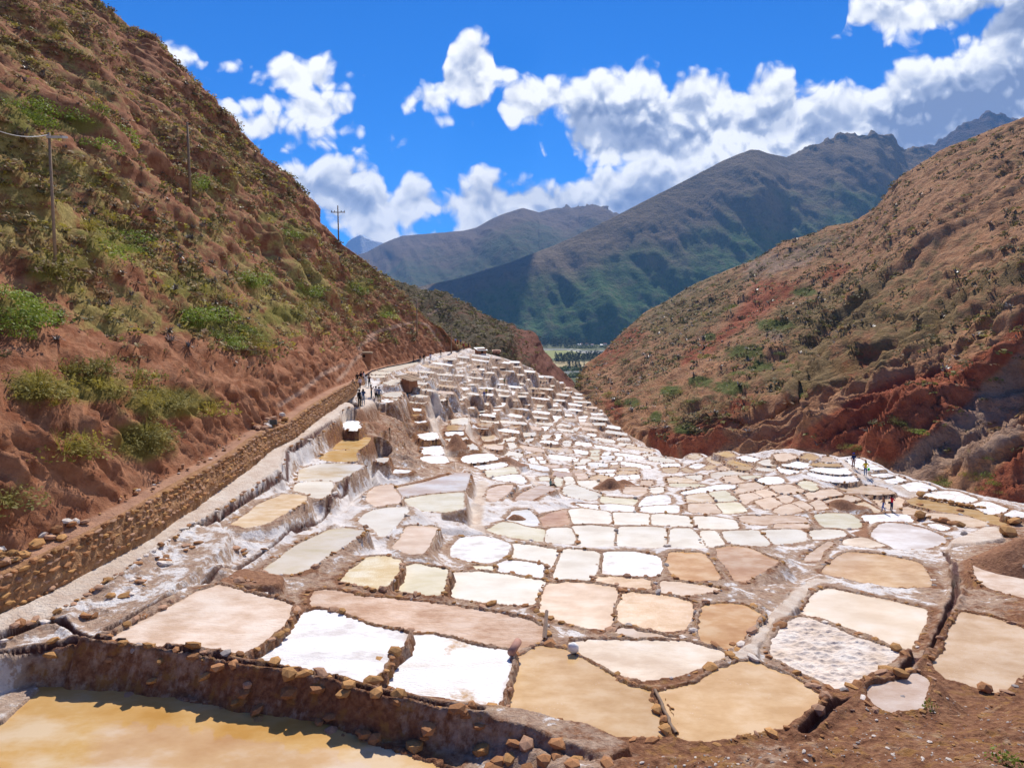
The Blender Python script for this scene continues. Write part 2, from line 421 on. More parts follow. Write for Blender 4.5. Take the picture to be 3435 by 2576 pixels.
# colour ; level offset ; outline ; label
PANS_TXT = '''
P;0;A 700,830 1380,475 1600,535 1870,600 1850,690 1780,770 1640,870 1560,915 1300,888 1000,865 770,835;wide dry pinkish pan above the long brown bank at lower left
O3;z-10.55;A -700,1900 -700,1450 0,1350 60,1300 180,1200 270,1130 400,1112 560,1125 700,1160 860,1172 1100,1205 1240,1250 1400,1262 1600,1275 1750,1300 1900,1340 2100,1390 2212,1430 B 120,1480 250,1540 400,1590 560,1640 700,1690 900,1900;large amber pond reflecting sky in the bottom left corner
P2;0.05;A 2030,522 R 0,735 300,800 700,832 1080,882 1500,945 1850,1012 1990,1080 1955,1200 1720,1285 1500,1230 1200,1165 900,1112 720,1105 560,1050 300,1000 60,925 A 2010,600;long dry brown-pink mud pan crossing the front terraces
W;0;A 1630,935 1850,800 1960,665 2040,640 R 100,965 350,1070 600,1115 710,1135 670,1230 555,1310 475,1480 395,1540 350,1590 0,1500 A 2000,1015 1780,972;bright white salt pan right of the wide dry pinkish pan
WT;0;R 780,1165 1000,1165 1250,1235 1500,1285 1680,1315 1670,1450 1630,1560 B 985,1262 700,1228 480,1168 210,1090 R 445,1590 600,1400 700,1265;white salt pan with wet tan patches beside the big amber pan
T;0;B 1090,1280 1115,1060 1140,960 1285,875 1340,885 1450,915 1560,975 1700,1055 1790,1115 1900,1155 2005,1170 2055,1255 2115,1385 2135,1440 1900,1448 1720,1445 1600,1395 1420,1338 1200,1298;big amber pan left of the thin wooden divider
T;0;B 2030,1172 2212,1155 C 0,1155 120,1115 235,1035 400,980 470,978 560,1018 680,1068 800,1138 895,1205 850,1275 720,1355 600,1395 400,1428 200,1465 60,1475 B 2165,1445;big amber pan right of the thin wooden divider
KD;0.05;B 1455,850 1600,838 1900,846 2212,856 C 0,848 120,875 240,905 290,925 200,958 60,1028 0,1055 B 2190,1058 2050,1078 1960,1085 1850,1065 1700,995 1600,945 1500,890;half dry beige pan behind the two amber pans
H;0.1;B 1760,772 1810,758 2212,800 C 100,848 -10,840 B 1900,828;thin tan puddle strip above the half dry beige pan
HP;0;B 1335,472 1450,463 1600,474 1770,502 1752,620 1732,720 1695,765 1600,752 1480,715 1380,685 1275,640 1295,560;peach coloured square pan right of the long cream pan
BU;0;B 1825,525 2100,556 2212,585 C 65,590 55,680 25,755 B 2212,782 2100,772 1900,735 1795,715 1785,620;tan pan flecked with white salt crystals beside the peach pan
O;0;C 155,610 300,605 420,618 510,665 455,720 375,830 305,885 220,885 145,830 125,780 135,690;small orange pan with a white corner beside the stony footpath
C;0;B 725,405 900,396 1100,426 1305,455 1275,530 1235,600 1000,588 800,560 665,538 645,480 680,425;long milky cream pan in the second stone-edged row
Y;0;B 395,365 480,345 685,385 648,440 628,540 480,526 300,496 345,440;milky yellow-green pan left of the long cream pan
YC;0;R 390,425 560,430 655,462 640,540 575,640 475,715 350,688 140,648 205,560;yellow pan crusted with salt crystals left of the yellow-green pan
W;0;R 1245,250 1420,235 1540,255 1680,303 1645,390 1595,455 1450,460 1290,445 1150,405 1165,330;brilliant white pan partly shaded by the tall stone bank
C;0;R 1725,305 1900,325 2130,365 2110,440 2065,510 2010,465 1850,435 1690,415 1705,350;cream pan directly right of the brilliant white shaded pan
W;0;R 1645,465 1800,475 1995,505 1975,605 1850,586 1700,566 1575,546 1585,490;small white pan between the cream pan and the long cream pan
Y;0;R 1355,505 1520,522 1525,556 1400,530;tiny yellow puddle pan left of the small white pan
C;0;B 1435,245 1645,265 1633,350 1605,438 1500,446 1365,426 1402,330;cream pan with salt film right of the small white pan
W;0;B 1690,270 1850,265 2035,295 2052,360 2032,410 1850,406 1720,396 1658,394 1668,330;white pan with grey specks left of the square orange pan
BU;0;B 1645,425 1975,445 1985,505 1820,486 1645,450;narrow crystal-flecked pan under the white speckled pan
HP;0;B 2065,455 2212,462 C 0,468 130,483 250,502 120,522 0,536 B 2100,536 2048,500;narrow peach pan under the square orange pan
O;0;B 2115,270 2212,265 C 0,270 135,275 195,350 243,435 100,445 0,436 B 2135,400 2097,340;square orange pan left of the round orange pan
OW;0;C 235,240 330,230 440,245 540,293 628,322 555,358 465,415 400,452 355,435 297,350 247,290;round orange pan with a white salt tongue on its edge
HP;0;R 745,140 1005,150 955,230 915,320 875,392 760,382 610,338 685,250;pale pinkish pan between two tall salt-crusted banks
C;0;G 1150,1295 1350,1258 1585,1248 1595,1285 1495,1400 1395,1500 1315,1595 1250,1600 1185,1498 1065,1455 990,1425 1055,1350;tall cream pan stepping down above the pale pinkish pan
CY;0;R 345,182 150,165 20,175 A 2130,125 1900,235 1705,380 1760,400 1900,395 1990,365 2100,285 R 230,250;long cream pan along the foot of the stone-faced bank at left
O2;0;G 795,375 1000,350 1120,342 1055,420 955,486 800,486 650,486 705,430;vivid orange pan, upper one of the orange pair
O2;0;G 645,520 800,515 945,510 905,570 945,632 750,634 560,625 480,603 565,550;lighter orange pan, lower one of the orange pair
CO;0;G 235,755 450,697 700,686 1030,696 955,740 825,820 715,885 600,886 400,895 200,896 217,830;large cream pan with orange corner below the orange pair
C;0;G 215,935 400,920 600,916 615,960 585,1060 515,1105 380,1095 300,1045 160,1015 175,960;cream pan with wavy edge under the large orange-cornered pan
TL;0;A 1495,85 1600,22 D 1690,1598 1820,1550 G 0,1085 150,1086 278,1104 262,1150 148,1225 0,1312 A 1720,72 1600,102;tan pan beside the channel below the pale footway
HP;0;G 1105,1062 1205,985 1385,952 1412,1010 1492,1110 1482,1175 1300,1194 1200,1222 1155,1196 1097,1130;rounded pale pan enclosed by thick white salt banks
CT;0;G 1475,990 1800,936 2150,836 H 110,818 275,796 255,880 215,1005 G 2212,1025 1900,1054 1560,1094 1532,1050;long cream and tan pan under the high white bank
Y;0;G 1570,1135 1850,1096 2212,1066 H 195,1056 185,1180 200,1245 0,1282 G 2000,1278 1800,1272 1655,1206;yellowish pan in front of the long cream and tan pan
W;-1.3;G 805,172 870,127 955,136 980,200 955,244 835,216;
C;0.5;G 1215,612 1345,604 1325,638 1225,636;
W;0;G 1745,305 1955,276 2010,348 1850,355 1785,345;
W;0;G 1815,446 2015,436 2062,555 1797,558;
W;0;G 1797,596 2075,586 2122,664 1770,664;
W;0;G 1705,95 1795,86 1832,138 1735,146;
T;0;G 1585,24 1765,15 1783,56 1605,38;
W;0;G 1395,755 1635,765 1600,774 1388,783;
HT;0;H 547,1015 702,968 842,952 795,1020 695,1098 645,1134 580,1143 518,1116;pinkish tan pan sunk behind white banks
HT;0;H 1125,995 1220,962 1335,990 1380,1004 1195,1068 1098,1126 1000,1150 890,1136 955,1080;greyish pan in front of the seated woman in green
CW;0;H 865,1295 1055,1286 1115,1352 1180,1462 1080,1472 950,1434 835,1404 782,1388;pale pan holding a small brown earth heap
T2;0;H 1198,1382 1350,1326 1515,1278 1543,1370 1560,1445 1400,1464 1225,1472;brown-orange pan half shaded by a tall white bank
Y;0;H 705,1442 850,1456 1000,1506 1240,1536 1232,1600 1208,1650 B 1285,192 1150,168 1000,138 938,118 H 568,1520;greenish cream pan curving beside the pale footpath bend
C;0;H 1318,1520 1572,1515 1612,1600 1630,1650 B 1475,202 1318,196 H 1297,1600;
C;0;H 1596,1276 1750,1266 2082,1306 2110,1436 1900,1454 1616,1444 1587,1350;
C;0;H 1622,1486 1900,1486 2140,1506 2130,1600 2120,1650 B 1735,226 1600,230 1515,212 H 1668,1640;
C;0;H 1536,976 1620,956 1795,1014 1978,1082 1950,1116 1870,1134 1700,1114 1566,1076 1508,1040;
C;0;H 1696,905 1935,905 1952,1015 1900,1024 1725,948;
Y;0;H 1997,1106 K 20,786 332,796 295,846 100,854 H 2080,1184 1997,1154;
W;0;H 1648,1190 1932,1215 1922,1254 1830,1235;
W;0;H 1978,1214 K 0,866 284,886 272,934 0,940 H 1994,1244;
W;0;H 188,602 300,576 556,556 646,612 478,634 282,653 218,638;
W;0;H 310,692 480,656 685,641 776,697 600,724 476,738;
Y;0;H 487,774 650,746 845,726 908,786 750,804 545,842 528,800;
W;0;H 568,862 780,836 925,826 1008,896 975,922 780,894 644,868;
C;0;H 90,398 256,381 370,468 388,493 186,474 138,440;
C;0;H 0,325 216,316 260,357 85,379 0,365;
W;0;H 0,260 186,255 194,296 0,306;
T;0;H 24,190 214,186 204,231 4,235;
C;0;H 66,114 244,86 254,165 58,156;
T;0.5;H 396,163 574,154 556,186 434,181;
TL;0;H 477,314 558,301 668,362 504,375 462,349;
C;0;H 506,395 714,386 730,410 648,425 524,425;
C;0;H 738,353 880,326 855,365 764,371;
C;0;H 776,404 836,400 898,465 804,470;
T;0;H 777,218 930,186 846,226 768,231;
T;0;H 726,244 794,244 766,294 726,286;
C;0;H 1066,324 1174,305 1155,337 1084,345;
C;0;H 1166,318 1360,300 1276,346 1186,355;
C;0;H 988,372 1112,350 1066,390 1004,386;
O2;0;H 1028,568 1214,535 1204,560 1044,570;
W;0;H 698,580 920,595 895,634 784,607;
W;0;H 1056,624 1108,606 1170,685 1142,694;
W;0;H 1128,595 1224,586 1214,616 1154,616;
W;0;H 1206,644 1254,636 1262,666 1214,670;
HT;0;H 1216,695 1434,695 1424,715 1234,715;
T;0;H 1456,704 1590,709 1564,721 1454,720;
W;0;H 1318,745 1552,745 1570,784 1404,766;
T;0;H 1228,770 1300,766 1418,796 1582,806 1600,835 1444,844 1344,798;
Y;0;H 1188,854 1314,845 1304,884 1214,876;
Y;0;H 1406,855 1462,874 1452,953 1406,962;
C;0;H 1516,855 1594,855 1630,926 1544,952;
C;0;H 1648,625 1842,625 1822,694 1648,685;
W;0;H 1646,715 1774,710 1800,745 1684,741;
T;0;H 1626,760 1742,760 1724,790 1626,790;
HT;0;H 1666,805 1774,815 1790,856 1704,872;
T;0;H 1838,872 1960,828 2112,864 2120,884 1856,884;
Y;0;H 1836,513 1962,506 1952,531 1836,535;
Y;0;H 1826,554 1952,550 1942,576 1826,576;
Y;0;H 1826,594 1942,594 1950,616 1892,620;
T;0;H 1968,705 2190,705 2162,739 2004,726;
C;0;H 1910,750 2170,760 2150,789 1954,780;
W;0;H 1966,804 2140,805 2124,845;
W;0;H 1208,204 1320,200 1256,245 1236,230;
W;0;H 1386,313 1462,310 1434,365 1394,365;
W;0;H 1496,384 1612,389 1586,406 1496,401;
W;0;H 1496,419 1592,424 1576,445 1524,436;
C;0;K 28,970 300,976 482,990 490,1102 300,1104 114,1104 36,1094;
C;0;K 538,990 700,991 1000,1024 1040,1100 1056,1140 900,1122 700,1113 548,1104;
C;0;K 1078,1016 1300,1026 1582,1066 1626,1150 1606,1162 1400,1158 1118,1144;
HT;0;K 1648,1012 2100,1012 L 362,1026 418,1082 200,1088 K 2100,1093 1765,1088 1708,1066;
C;0;K 118,1157 400,1157 672,1167 710,1250 700,1392 400,1402 90,1402 88,1280;
C;0;K 788,1177 1000,1177 1052,1204 1140,1320 1204,1414 1155,1430 900,1412 772,1392 780,1260;
C;0;K 1172,1206 1342,1207 1446,1374 1340,1390 1250,1390 1190,1290;
C;0;K 1442,1208 1872,1197 1950,1280 2024,1354 1974,1380 1700,1372 1568,1352 1490,1290;
C;0;K 1945,1197 2200,1192 L 322,1197 378,1234 396,1302 200,1350 0,1358 K 2085,1358 2000,1256;
W;0;K 958,705 1200,648 1450,608 1620,603 1554,634 1300,663 1120,713 974,733 904,710;
TL;0;K 978,752 1214,712 1326,813 1180,822 1008,822;
Y;0;K 1252,712 1456,688 1530,724 1614,793 1450,807 1376,807;
HP;0;K 1008,852 1304,852 1405,957 1200,957 1018,934;
Y;0;K 1342,847 1632,838 1742,934 1600,952 1438,957;
W;0;K 448,776 600,748 732,748 760,826 700,846 500,861 384,880 370,868;
W;0;K 408,905 560,888 860,873 860,951 600,951 390,938;
TL;0;K 747,517 850,517 1000,541 1098,561 1000,564 850,568 747,564;
Y;0;K 777,596 1190,606 1190,615 1000,619 768,614;
C;0;K 970,494 1162,482 1152,523 1060,523 1004,508;
T;0;K 688,395 826,386 850,402 824,433 722,433 688,416;
CT;0;K 1298,462 1500,437 1676,418 1782,467 1560,474 1430,483 1380,510 1324,496;
HP;0;K 1458,506 1636,497 1705,540 1646,563 1504,563;
Y;0;K 1664,490 1928,486 1894,497 1742,514;
W;0;K 1894,541 2000,512 2150,512 2205,542 L 112,569 0,572 K 2000,573;
HP;0;K 1560,642 1702,597 1896,582 1994,611 1942,643 1796,682 1642,702 1622,688;
HP;0;K 2062,624 2212,612 L 198,617 374,678 200,702 K 2212,712 2138,667;
HP;0;K 1660,735 1828,717 1934,763 1794,793 1756,822 1722,846;
HP;0;K 1864,693 1998,673 2142,731 2036,747 1962,756;
HP;0;K 1864,813 2050,778 2086,787 2194,843 2028,910 1992,894;
HP;0;K 2100,940 2212,890 L 200,858 352,926 248,943 100,972 K 2212,980;
TL;0;K 988,234 1100,217 1160,249 1082,260;
O2;0.4;K 1350,203 1500,182 1578,218 1546,234 1440,213;
TL;0;K 1240,264 1350,256 1436,298 1378,323 1304,314;
O2;0;K 1500,303 1620,282 1815,315 1794,338 1660,338 1562,334;
W;0;K 1632,252 1720,236 1922,275 1856,294 1760,284;
C;0;K 1892,312 2040,282 2170,302 2134,343 2000,334;
HT;0;K 1362,388 1520,351 1580,362 1526,403 1424,403;
T;0;K 1622,387 1690,361 1806,371 1794,385 1700,394;
C;0;K 1874,398 1980,357 2110,372 2092,404 2000,413;
T;0;K 1200,391 1290,361 1350,361 1276,395;
W;0;K 1008,366 1130,336 1208,351 1146,388 1060,374;
T;0;K 920,409 962,396 1066,431 1000,434;
T;0;K 98,395 334,395 342,420 98,415;
T;0;K 88,434 334,440 342,460 88,455;
W;0;K 78,484 342,480 342,515 242,515;
W;0;K 66,505 196,500 212,534 66,535;
HT;0;K 188,635 460,641 440,705 378,727 180,695;
HT;0;K 396,555 522,555 514,594 406,594;
W;0;K 648,345 872,332 872,354 658,370;
C;0;K 508,653 652,636 652,685 560,703 526,677;
HP;0;L 6,213 150,207 276,240 138,279 24,275;
T;0;L 360,240 430,211 546,250 498,269 372,255;
HT;0;L 602,270 680,247 786,288 698,294 614,285;
T;0;L 478,315 650,326 840,345 830,350 600,345 470,340;
W;0;L 110,322 250,307 422,325 430,347 330,373 108,345;
W;0;L 50,380 122,367 326,392 276,434 180,453 80,427;
W;0;L 452,408 600,382 758,377 920,403 974,453 800,449 600,424;
W;0;L 414,460 522,447 800,477 1000,487 1052,545 900,558 700,544 544,505;
W;0;L 934,283 1048,267 1195,335 1396,395 1250,394 1064,375 968,310;
W;0;L 1230,464 1400,460 1546,480 1400,486 1284,476;
W;0;L 1412,511 1556,496 1682,543 1556,569 1446,556;
W;0;L 1616,601 1858,577 2080,647 1948,659 1850,674 1744,665 1690,620;
WC;0;M 926,230 1100,197 1328,197 1600,289 1456,323 1300,328 1104,285 1004,265;wide white cracked pan near the ravine edge at far right
WC;0;M 1534,359 1720,322 2010,418 1894,454 1762,463 1708,438;white cracked pan beyond the row of ochre boulders
WC;0;M 1974,488 2080,438 2212,474 M 2400,500 2212,505 2054,496;last white cracked pan at the right edge of the terraces
T;0;M 706,301 858,277 1000,317 1200,357 1438,417 1598,447 1716,467 1874,536 2012,590 1898,612 1702,573 1502,473 1284,448 1144,433 964,384 784,344;long tan brine strip in front of the ochre boulder row
HT;0;L 834,628 1000,622 1296,637 1444,670 1520,707 1300,713 1100,693 964,693 878,658;shallow pinkish pan curled under a white bank behind the two women
HP;0;L 1244,770 1322,743 1498,738 1632,803 1742,858 1638,873 1560,883 1452,890 1366,856;pinkish pan directly behind the woman in red
TL;0;L 822,823 1000,817 1156,837 1254,894 1345,940 1300,944 1192,898 1000,903 884,866;tan pan left of the woman in the brown cardigan
HP;0;L 604,791 762,747 956,747 1104,788 938,804 800,803 644,823;
HP;0;L 384,710 640,677 758,672 864,718 700,733 558,768 446,773;
HP;0;L 40,762 158,747 222,780 204,804 140,823 84,805;
HP;0;L 232,840 328,818 474,890 388,922;
HP;0;L 444,850 558,808 632,853 682,905 500,922;
Y;0;L 300,583 400,562 522,594 530,643 478,662 384,634;
Y;0;L 510,994 700,982 946,987 1052,1044 1098,1110 1080,1142 850,1152 644,1142 588,1087;pale greenish oval pan left of the white crescent pan
W;0;L 1124,1004 1400,1002 1452,982 1714,1006 1786,1076 1550,1053 1420,1063 1196,1092;white crescent pan just in front of the two women
GW;0;L 1252,1258 1290,1193 1366,1127 1480,1102 1700,1127 1946,1187 2190,1290 2170,1335 1994,1392 1780,1440 1604,1420 1456,1390 1350,1315;large round greyish white pan below the white crescent pan
C;0;L 460,1204 650,1192 854,1202 908,1248 698,1282 488,1301 478,1250;
HT;0;L 0,1120 412,1116 420,1145 250,1153 0,1153;
HT;0;M 670,402 898,396 1050,404 1098,438 898,453 722,472 660,464;small tan pan right of the women's stony ledge
HP;0;M 848,480 1000,481 1298,496 1474,526 1704,592 1722,616 1598,633 1502,623 1304,584 1034,534 908,490;broad pinkish pan behind the ochre boulders at right
W;0;M 984,613 1098,621 1270,663 1150,678 1046,646;narrow white pan tucked under the ochre boulders
O4;0;C 938,365 1003,308 1082,268 1300,288 1498,328 1552,354 1592,440 1608,482 1450,483 1252,472 1104,433 1004,413 922,390;round amber pan enclosed by a stone rim at right
KC;0;C 890,516 962,507 1160,547 1398,597 1578,638 1570,700 1520,800 1472,880 1352,852 1204,782 1004,712 884,672 792,654 830,585;large pale beige pan in front of the round amber pan
BM;0.02;C 704,706 800,697 976,757 1096,817 1296,877 1406,922 1296,1003 1098,1092 1000,1130 884,1082 764,1012 628,954 590,908 608,832;dried pan of lumpy raked salt mud
BU;0;C 1808,658 2000,690 2212,768 2330,850 2330,1000 2212,1040 2098,1120 2000,1160 1854,1112 1706,1062 1630,1008 1708,900 1748,782;wide crystal-flecked pan at the right edge
PW;0;C 1220,1134 1450,1098 1518,1050 1590,1094 1572,1180 1550,1270 1304,1290 1238,1226;small damp pinkish pan beside the bushy weed at lower right
P;0.1;C 1895,335 2000,320 2212,428 2300,470 2300,580 2212,550 1985,492 1910,418;dry pinkish mud pan behind the brown earth mound at right
KD;0;L 912,1314 1150,1297 1424,1387 1200,1392 898,1365;dry beige patch pan above the round amber pan
HT;0;L 392,1584 438,1523 604,1407 702,1347 750,1355 594,1450 550,1560;narrow water pan beside the footpath fork
W;0;P 0,1140 50,1090 170,1080 215,1160 170,1200 60,1190;
C;0;P 520,600 600,560 740,560 700,600 600,612;
C;0;P 930,555 1010,535 1190,512 1130,540 1010,560;
C;0;P 1240,455 1390,435 1420,436 1330,462;
C;0;P 910,620 990,612 985,640 920,650;
C;0;P 515,755 620,730 740,725 770,745 700,765 580,768;
C;0;P 510,790 600,775 740,775 700,800 600,806;
W;0;P 500,825 560,808 650,830 560,835;
C;0;P 880,760 950,735 1080,730 1085,760 1000,775;
C;0;P 1110,745 1250,735 1255,752 1150,780;
C;0;P 840,840 900,815 1080,815 1070,840 1000,850;
W;0;P 850,905 1010,900 1000,950 850,950;
TL;0;P 815,995 950,980 1005,985 1005,1025 920,1020;
W;0;P 945,1060 1040,1050 1070,1100 960,1110;
C;0;P 1380,800 1480,770 1590,765 1560,790 1440,830;
C;0;P 1310,612 1440,604 1390,618;
W;0;P 1515,650 1660,640 1580,680;
TL;0;P 1720,665 1830,660 1790,690;
C;0;P 1510,555 1640,548 1620,575 1520,575;
C;0;P 1455,325 1620,306 1600,318 1480,345;
C;0;P 1530,362 1660,345 1620,362;
C;0;P 1440,390 1580,378 1560,392 1450,405;
C;0;P 1440,420 1560,405 1530,440;
TL;0;P 1640,425 1740,408 1700,425;
C;0;P 1750,530 1880,495 1960,498 1900,520 1780,548;
C;0;P 1670,575 1800,570 1810,600 1700,605;
C;0;P 1650,940 1850,925 1830,950 1670,968;
W;0;P 1895,880 1940,862 2090,858 2060,890 1900,890;
W;0;P 1880,910 2050,905 2020,940 1880,945;
W;0;P 1880,960 2000,955 1960,990 1890,985;
C;0;P 405,430 700,370 900,335 980,340 760,400 640,432;
C;0;P 370,470 480,445 640,442 600,470 400,478;
C;0;P 345,500 430,486 590,488 540,508 370,512;
W;0;Q 0,520 100,513 78,550 0,552;
W;0;Q 112,792 180,765 246,763 180,803;
C;0;Q 400,672 520,672 460,700 400,705;
C;0;Q 395,715 450,712 430,735 395,735;
C;0;Q 450,572 500,568 560,595 460,595;
W;0;Q 594,838 715,838 650,860 594,860;
W;0;Q 594,872 660,868 620,895 594,900;
TL;0;Q 920,772 980,770 1050,790 940,792;
W;0;Q 942,830 1020,826 1020,850 942,850;
W;0;Q 945,860 1010,858 1000,895 950,890;
W;0;Q 435,968 560,964 500,1000;
W;0;Q 620,1070 690,1066 690,1130 640,1140;
C;0;Q 720,1150 830,1150 820,1175 720,1172;
C;0;Q 720,1185 820,1185 800,1215 740,1205;
W;0;Q 1055,1034 1150,1036 1140,1048 1055,1050;
W;0;Q 1055,1062 1150,1064 1130,1085 1055,1080;
C;0;Q 800,990 930,985 900,1010 810,1012;
W;0;Q 1230,1310 1330,1300 1300,1330 1230,1335;
C;0;Q 1770,1330 1880,1326 1870,1360 1760,1365;
W;0;Q 1380,1370 1480,1362 1470,1400 1400,1400;
W;0;Q 1320,1440 1500,1430 1480,1470 1340,1465;
W;0;Q 1120,1530 1400,1520 1400,1560 1180,1558;
'''
COLS = {}
PANS = []
for ln in PANS_TXT.strip().splitlines():
    c, dz, pts, lab = ln.split(';')
    PANS.append(dict(c=c, dz=0.0 if dz[0] == 'z' else float(dz), zabs=float(dz[1:]) if dz[0] == 'z' else None, px=T(pts), label=lab.strip()))

# footpaths, ledges and other level earth, same survey
LEDGES = [dict(px=T(p), tone=t, dz=0.0 if isinstance(z, str) else z, zabs=float(z[1:]) if isinstance(z, str) else None) for t, z, p in [
    ('path', 0.0, 'A -300,1050 -300,880 -50,730 400,480 700,290 980,130 1150,0 D 1230,1620 1480,1440 1700,1300 1740,1235 1900,1180 2040,1040 2180,950 P 0,840 130,820 150,930 0,1000 G 860,8 640,155 600,205 350,352 60,492 D 1800,1405 1700,1455 A 1330,25 1000,235 720,425 270,705 0,835'),
    ('path', 0.15, 'C 300,935 400,880 470,795 540,705 620,612 700,525 860,432 990,440 880,482 790,560 705,642 605,722 505,850 462,945 350,960'),
    ('mud', 0.0, 'A 1395,450 1560,362 1700,392 1830,412 1800,465 1600,475'),
    ('path', 0.1, 'M 1260,820 1520,725 1700,645 1850,625 1915,700 1950,785 1600,845 1300,865'),
    ('path', 0.0, 'P 160,830 330,800 420,850 330,880 250,920 160,960'),
    ('path', 0.0, 'P 170,620 380,640 420,760 330,800 200,700'),
    ('path', 0.0, 'P 860,345 1200,300 1330,240 1500,190 1560,190 1400,245 1290,285 1010,350'),
    ('dirt', 0.0, 'L 980,1215 1110,1190 1180,1120 1110,1005 1180,1110 1190,1280 1120,1275'),
    ('salt', 'z-10.46', 'A -500,1090 0,1092 180,1100 255,1130 180,1200 60,1300 0,1350 -500,1420'),
    ('bank', 0.0, 'A -300,1060 -300,960 0,850 270,730 700,472 1390,35 1500,200 1000,590 690,832 500,865 300,882 120,925 0,980'),
    ('bank', 0.0, 'A 500,870 690,835 1000,872 1300,895 1570,930 1800,980 B 0,1070 200,1100 500,1180 1000,1275 1200,1310 1600,1410 1850,1470 1700,1560 1400,1480 1180,1400 1000,1360 800,1310 620,1275 430,1225 300,1200 100,1140 A 2150,1075 1800,1025 1560,995 1370,945 950,888 700,880'),
]]
# brine channels (px line, width m, depth m)
CHANNELS = [(T('A -100,985 0,960 150,912 330,872 500,852 700,860 950,872 1370,932 1560,976 1800,1003 2150,1055 B 100,1120 300,1182 430,1205 620,1262 800,1292 900,1312'), 0.17, 0.12),
            (T('C 800,1345 870,1290 1000,1210 1100,1150 1300,1080 1500,960 1600,850 1680,740 1755,600 1785,500 1765,400 1700,285'), 0.24, 0.22),
            (T('A 0,855 270,722 390,705 540,825 600,835'), 0.17, 0.15),
            (T('A 670,475 780,402 980,242 1200,92 1400,0 D 1850,1390 G 60,505 350,365 640,165'), 0.15, 0.18),
            (T('A 700,760 1000,590 1250,442 1500,302 1700,205 2000,45 G 60,1480 500,1270 800,980 960,830 1150,770'), 0.15, 0.16)]
# narrow trodden paths: px line, width m
PATHS = [(T('P 1850,802 1700,842 1500,893 1320,905 1230,955 1155,1035 1180,1150 1240,1270 1290,1370 1330,1480 1400,1600 1440,1654'), 0.9),
         (T('H 480,925 430,990 400,1150 345,1300 385,1450 470,1550 620,1610 B 1000,160 1150,190'), 0.7),
         (T('H 285,120 260,200 290,330 440,460 640,570 830,680 980,800 1130,890 1190,950'), 0.7),
         (T('L 905,275 980,380 1080,450 1150,520 1400,570 1560,620 1800,750'), 0.7)]
# ---------------------------------------------------------------- fill the far terraces with more pans of true size
def area2(p):
    return 0.5 * abs(np.sum(p[:, 0] * np.roll(p[:, 1], -1) - np.roll(p[:, 0], -1) * p[:, 1]))
def filler():
    R = random.Random(5)
    sc = 1.0                                   # occupancy raster, one cell per photograph pixel
    u0, v0, nu, nv = 1200, 1150, 1350, 620
    occ = np.zeros((nv, nu), bool)
    gu, gv = np.meshgrid(np.arange(nu) + u0, np.arange(nv) + v0)
    for p in PANS:
        q = p['px']
        if q[:, 0].max() < u0 or q[:, 0].min() > u0 + nu or q[:, 1].max() < v0 or q[:, 1].min() > v0 + nv: continue
        a, b = int(max(q[:, 0].min() - u0 - 3, 0)), int(min(q[:, 0].max() - u0 + 4, nu))
        c, d = int(max(q[:, 1].min() - v0 - 3, 0)), int(min(q[:, 1].max() - v0 + 4, nv))
        if b <= a or d <= c: continue
        occ[c:d, a:b] |= in_poly(gu[c:d, a:b], gv[c:d, a:b], offset_poly(q, 2.0))
        m = int(3 + 0.3 * (d - c))
        occ[d - 4:min(d - 4 + m // 2, nv), a:b] = True
    for ln, w in PATHS:
        for i in range(len(ln) - 1):
            for t in np.linspace(0, 1, 40):
                x, y = ln[i] * (1 - t) + ln[i + 1] * t
                a, b = int(x - u0), int(y - v0)
                if 3 < a < nu - 4 and 2 < b < nv - 3: occ[b - 2:b + 2, a - 4:a + 4] = True
    field = T('P 640,540 760,440 1000,380 1320,280 1500,250 1640,230 1800,215 1900,230 Q 30,95 140,110 260,230 420,260 650,340 800,450 960,510 1100,620 1250,780 1400,950 1560,1030 1700,1190 1850,1260 2060,1380 K 900,290 640,400 600,480 H 1500,1000 1400,850 1190,900 900,720 660,560 420,420 250,150 P 1620,990 1290,880 1200,900 1110,770 950,770 860,700 800,600')
    fin = in_poly(gu, gv, field)
    out = []
    v = 1188.0
    while v < 1640:
        z = float(zmap(1700, v)[0])
        dd = -z * F_PX / (v - HV + 1e-6)
        u = 1240.0
        while u < 2330:
            zz = float(zmap(u, v)[0]); d = -zz * F_PX / max(v - HV, 20)
            ppm = F_PX / d
            wm = R.uniform(2.0, 4.8); hm = R.uniform(1.7, 3.0)
            wp = wm * ppm; hp = max(hm * (-zz / d) * ppm, 4.0)
            tilt = R.uniform(-0.10, 0.16) * wp
            sk = R.uniform(-0.35, 0.45) * hp
            q = np.array([(u + R.uniform(0, .1) * wp, v), (u + wp * .5, v - R.uniform(0, .12) * hp + tilt * .5), (u + wp, v + tilt), (u + wp + sk, v + hp + tilt),
                          (u + wp * .5 + sk, v + hp * R.uniform(.95, 1.1) + tilt * .5), (u + sk, v + hp)])
            a, b = int(q[:, 0].min() - u0), int(q[:, 0].max() - u0 + 1); c, e = int(q[:, 1].min() - v0), int(q[:, 1].max() - v0 + 1)
            if a > 2 and b < nu - 2 and c > 2 and e < nv - 2:
                m = in_poly(gu[c:e, a:b], gv[c:e, a:b], q)
                o = occ[c:e, a:b]
                if m.sum() and (o & m).sum() < 0.20 * m.sum() and (fin[c:e, a:b] & m).sum() > 0.97 * m.sum() and R.random() < 0.95:
                    out.append(dict(c=R.choice(['W', 'C', 'C', 'W', 'CW', 'TL', 'C', 'HP']), dz=R.uniform(-.12, .22), zabs=None, px=q, label='', far=True))
                    wall = int(R.uniform(0.35, 0.95) * ppm * 0.6)
                    occ[c:min(e + wall, nv), max(a - 2, 0):b + 2] |= True
                    u += wp * R.uniform(1.06, 1.3)
                    continue
            u += 7
        v += 3.0
    return out
FAR = filler()
PANS += FAR

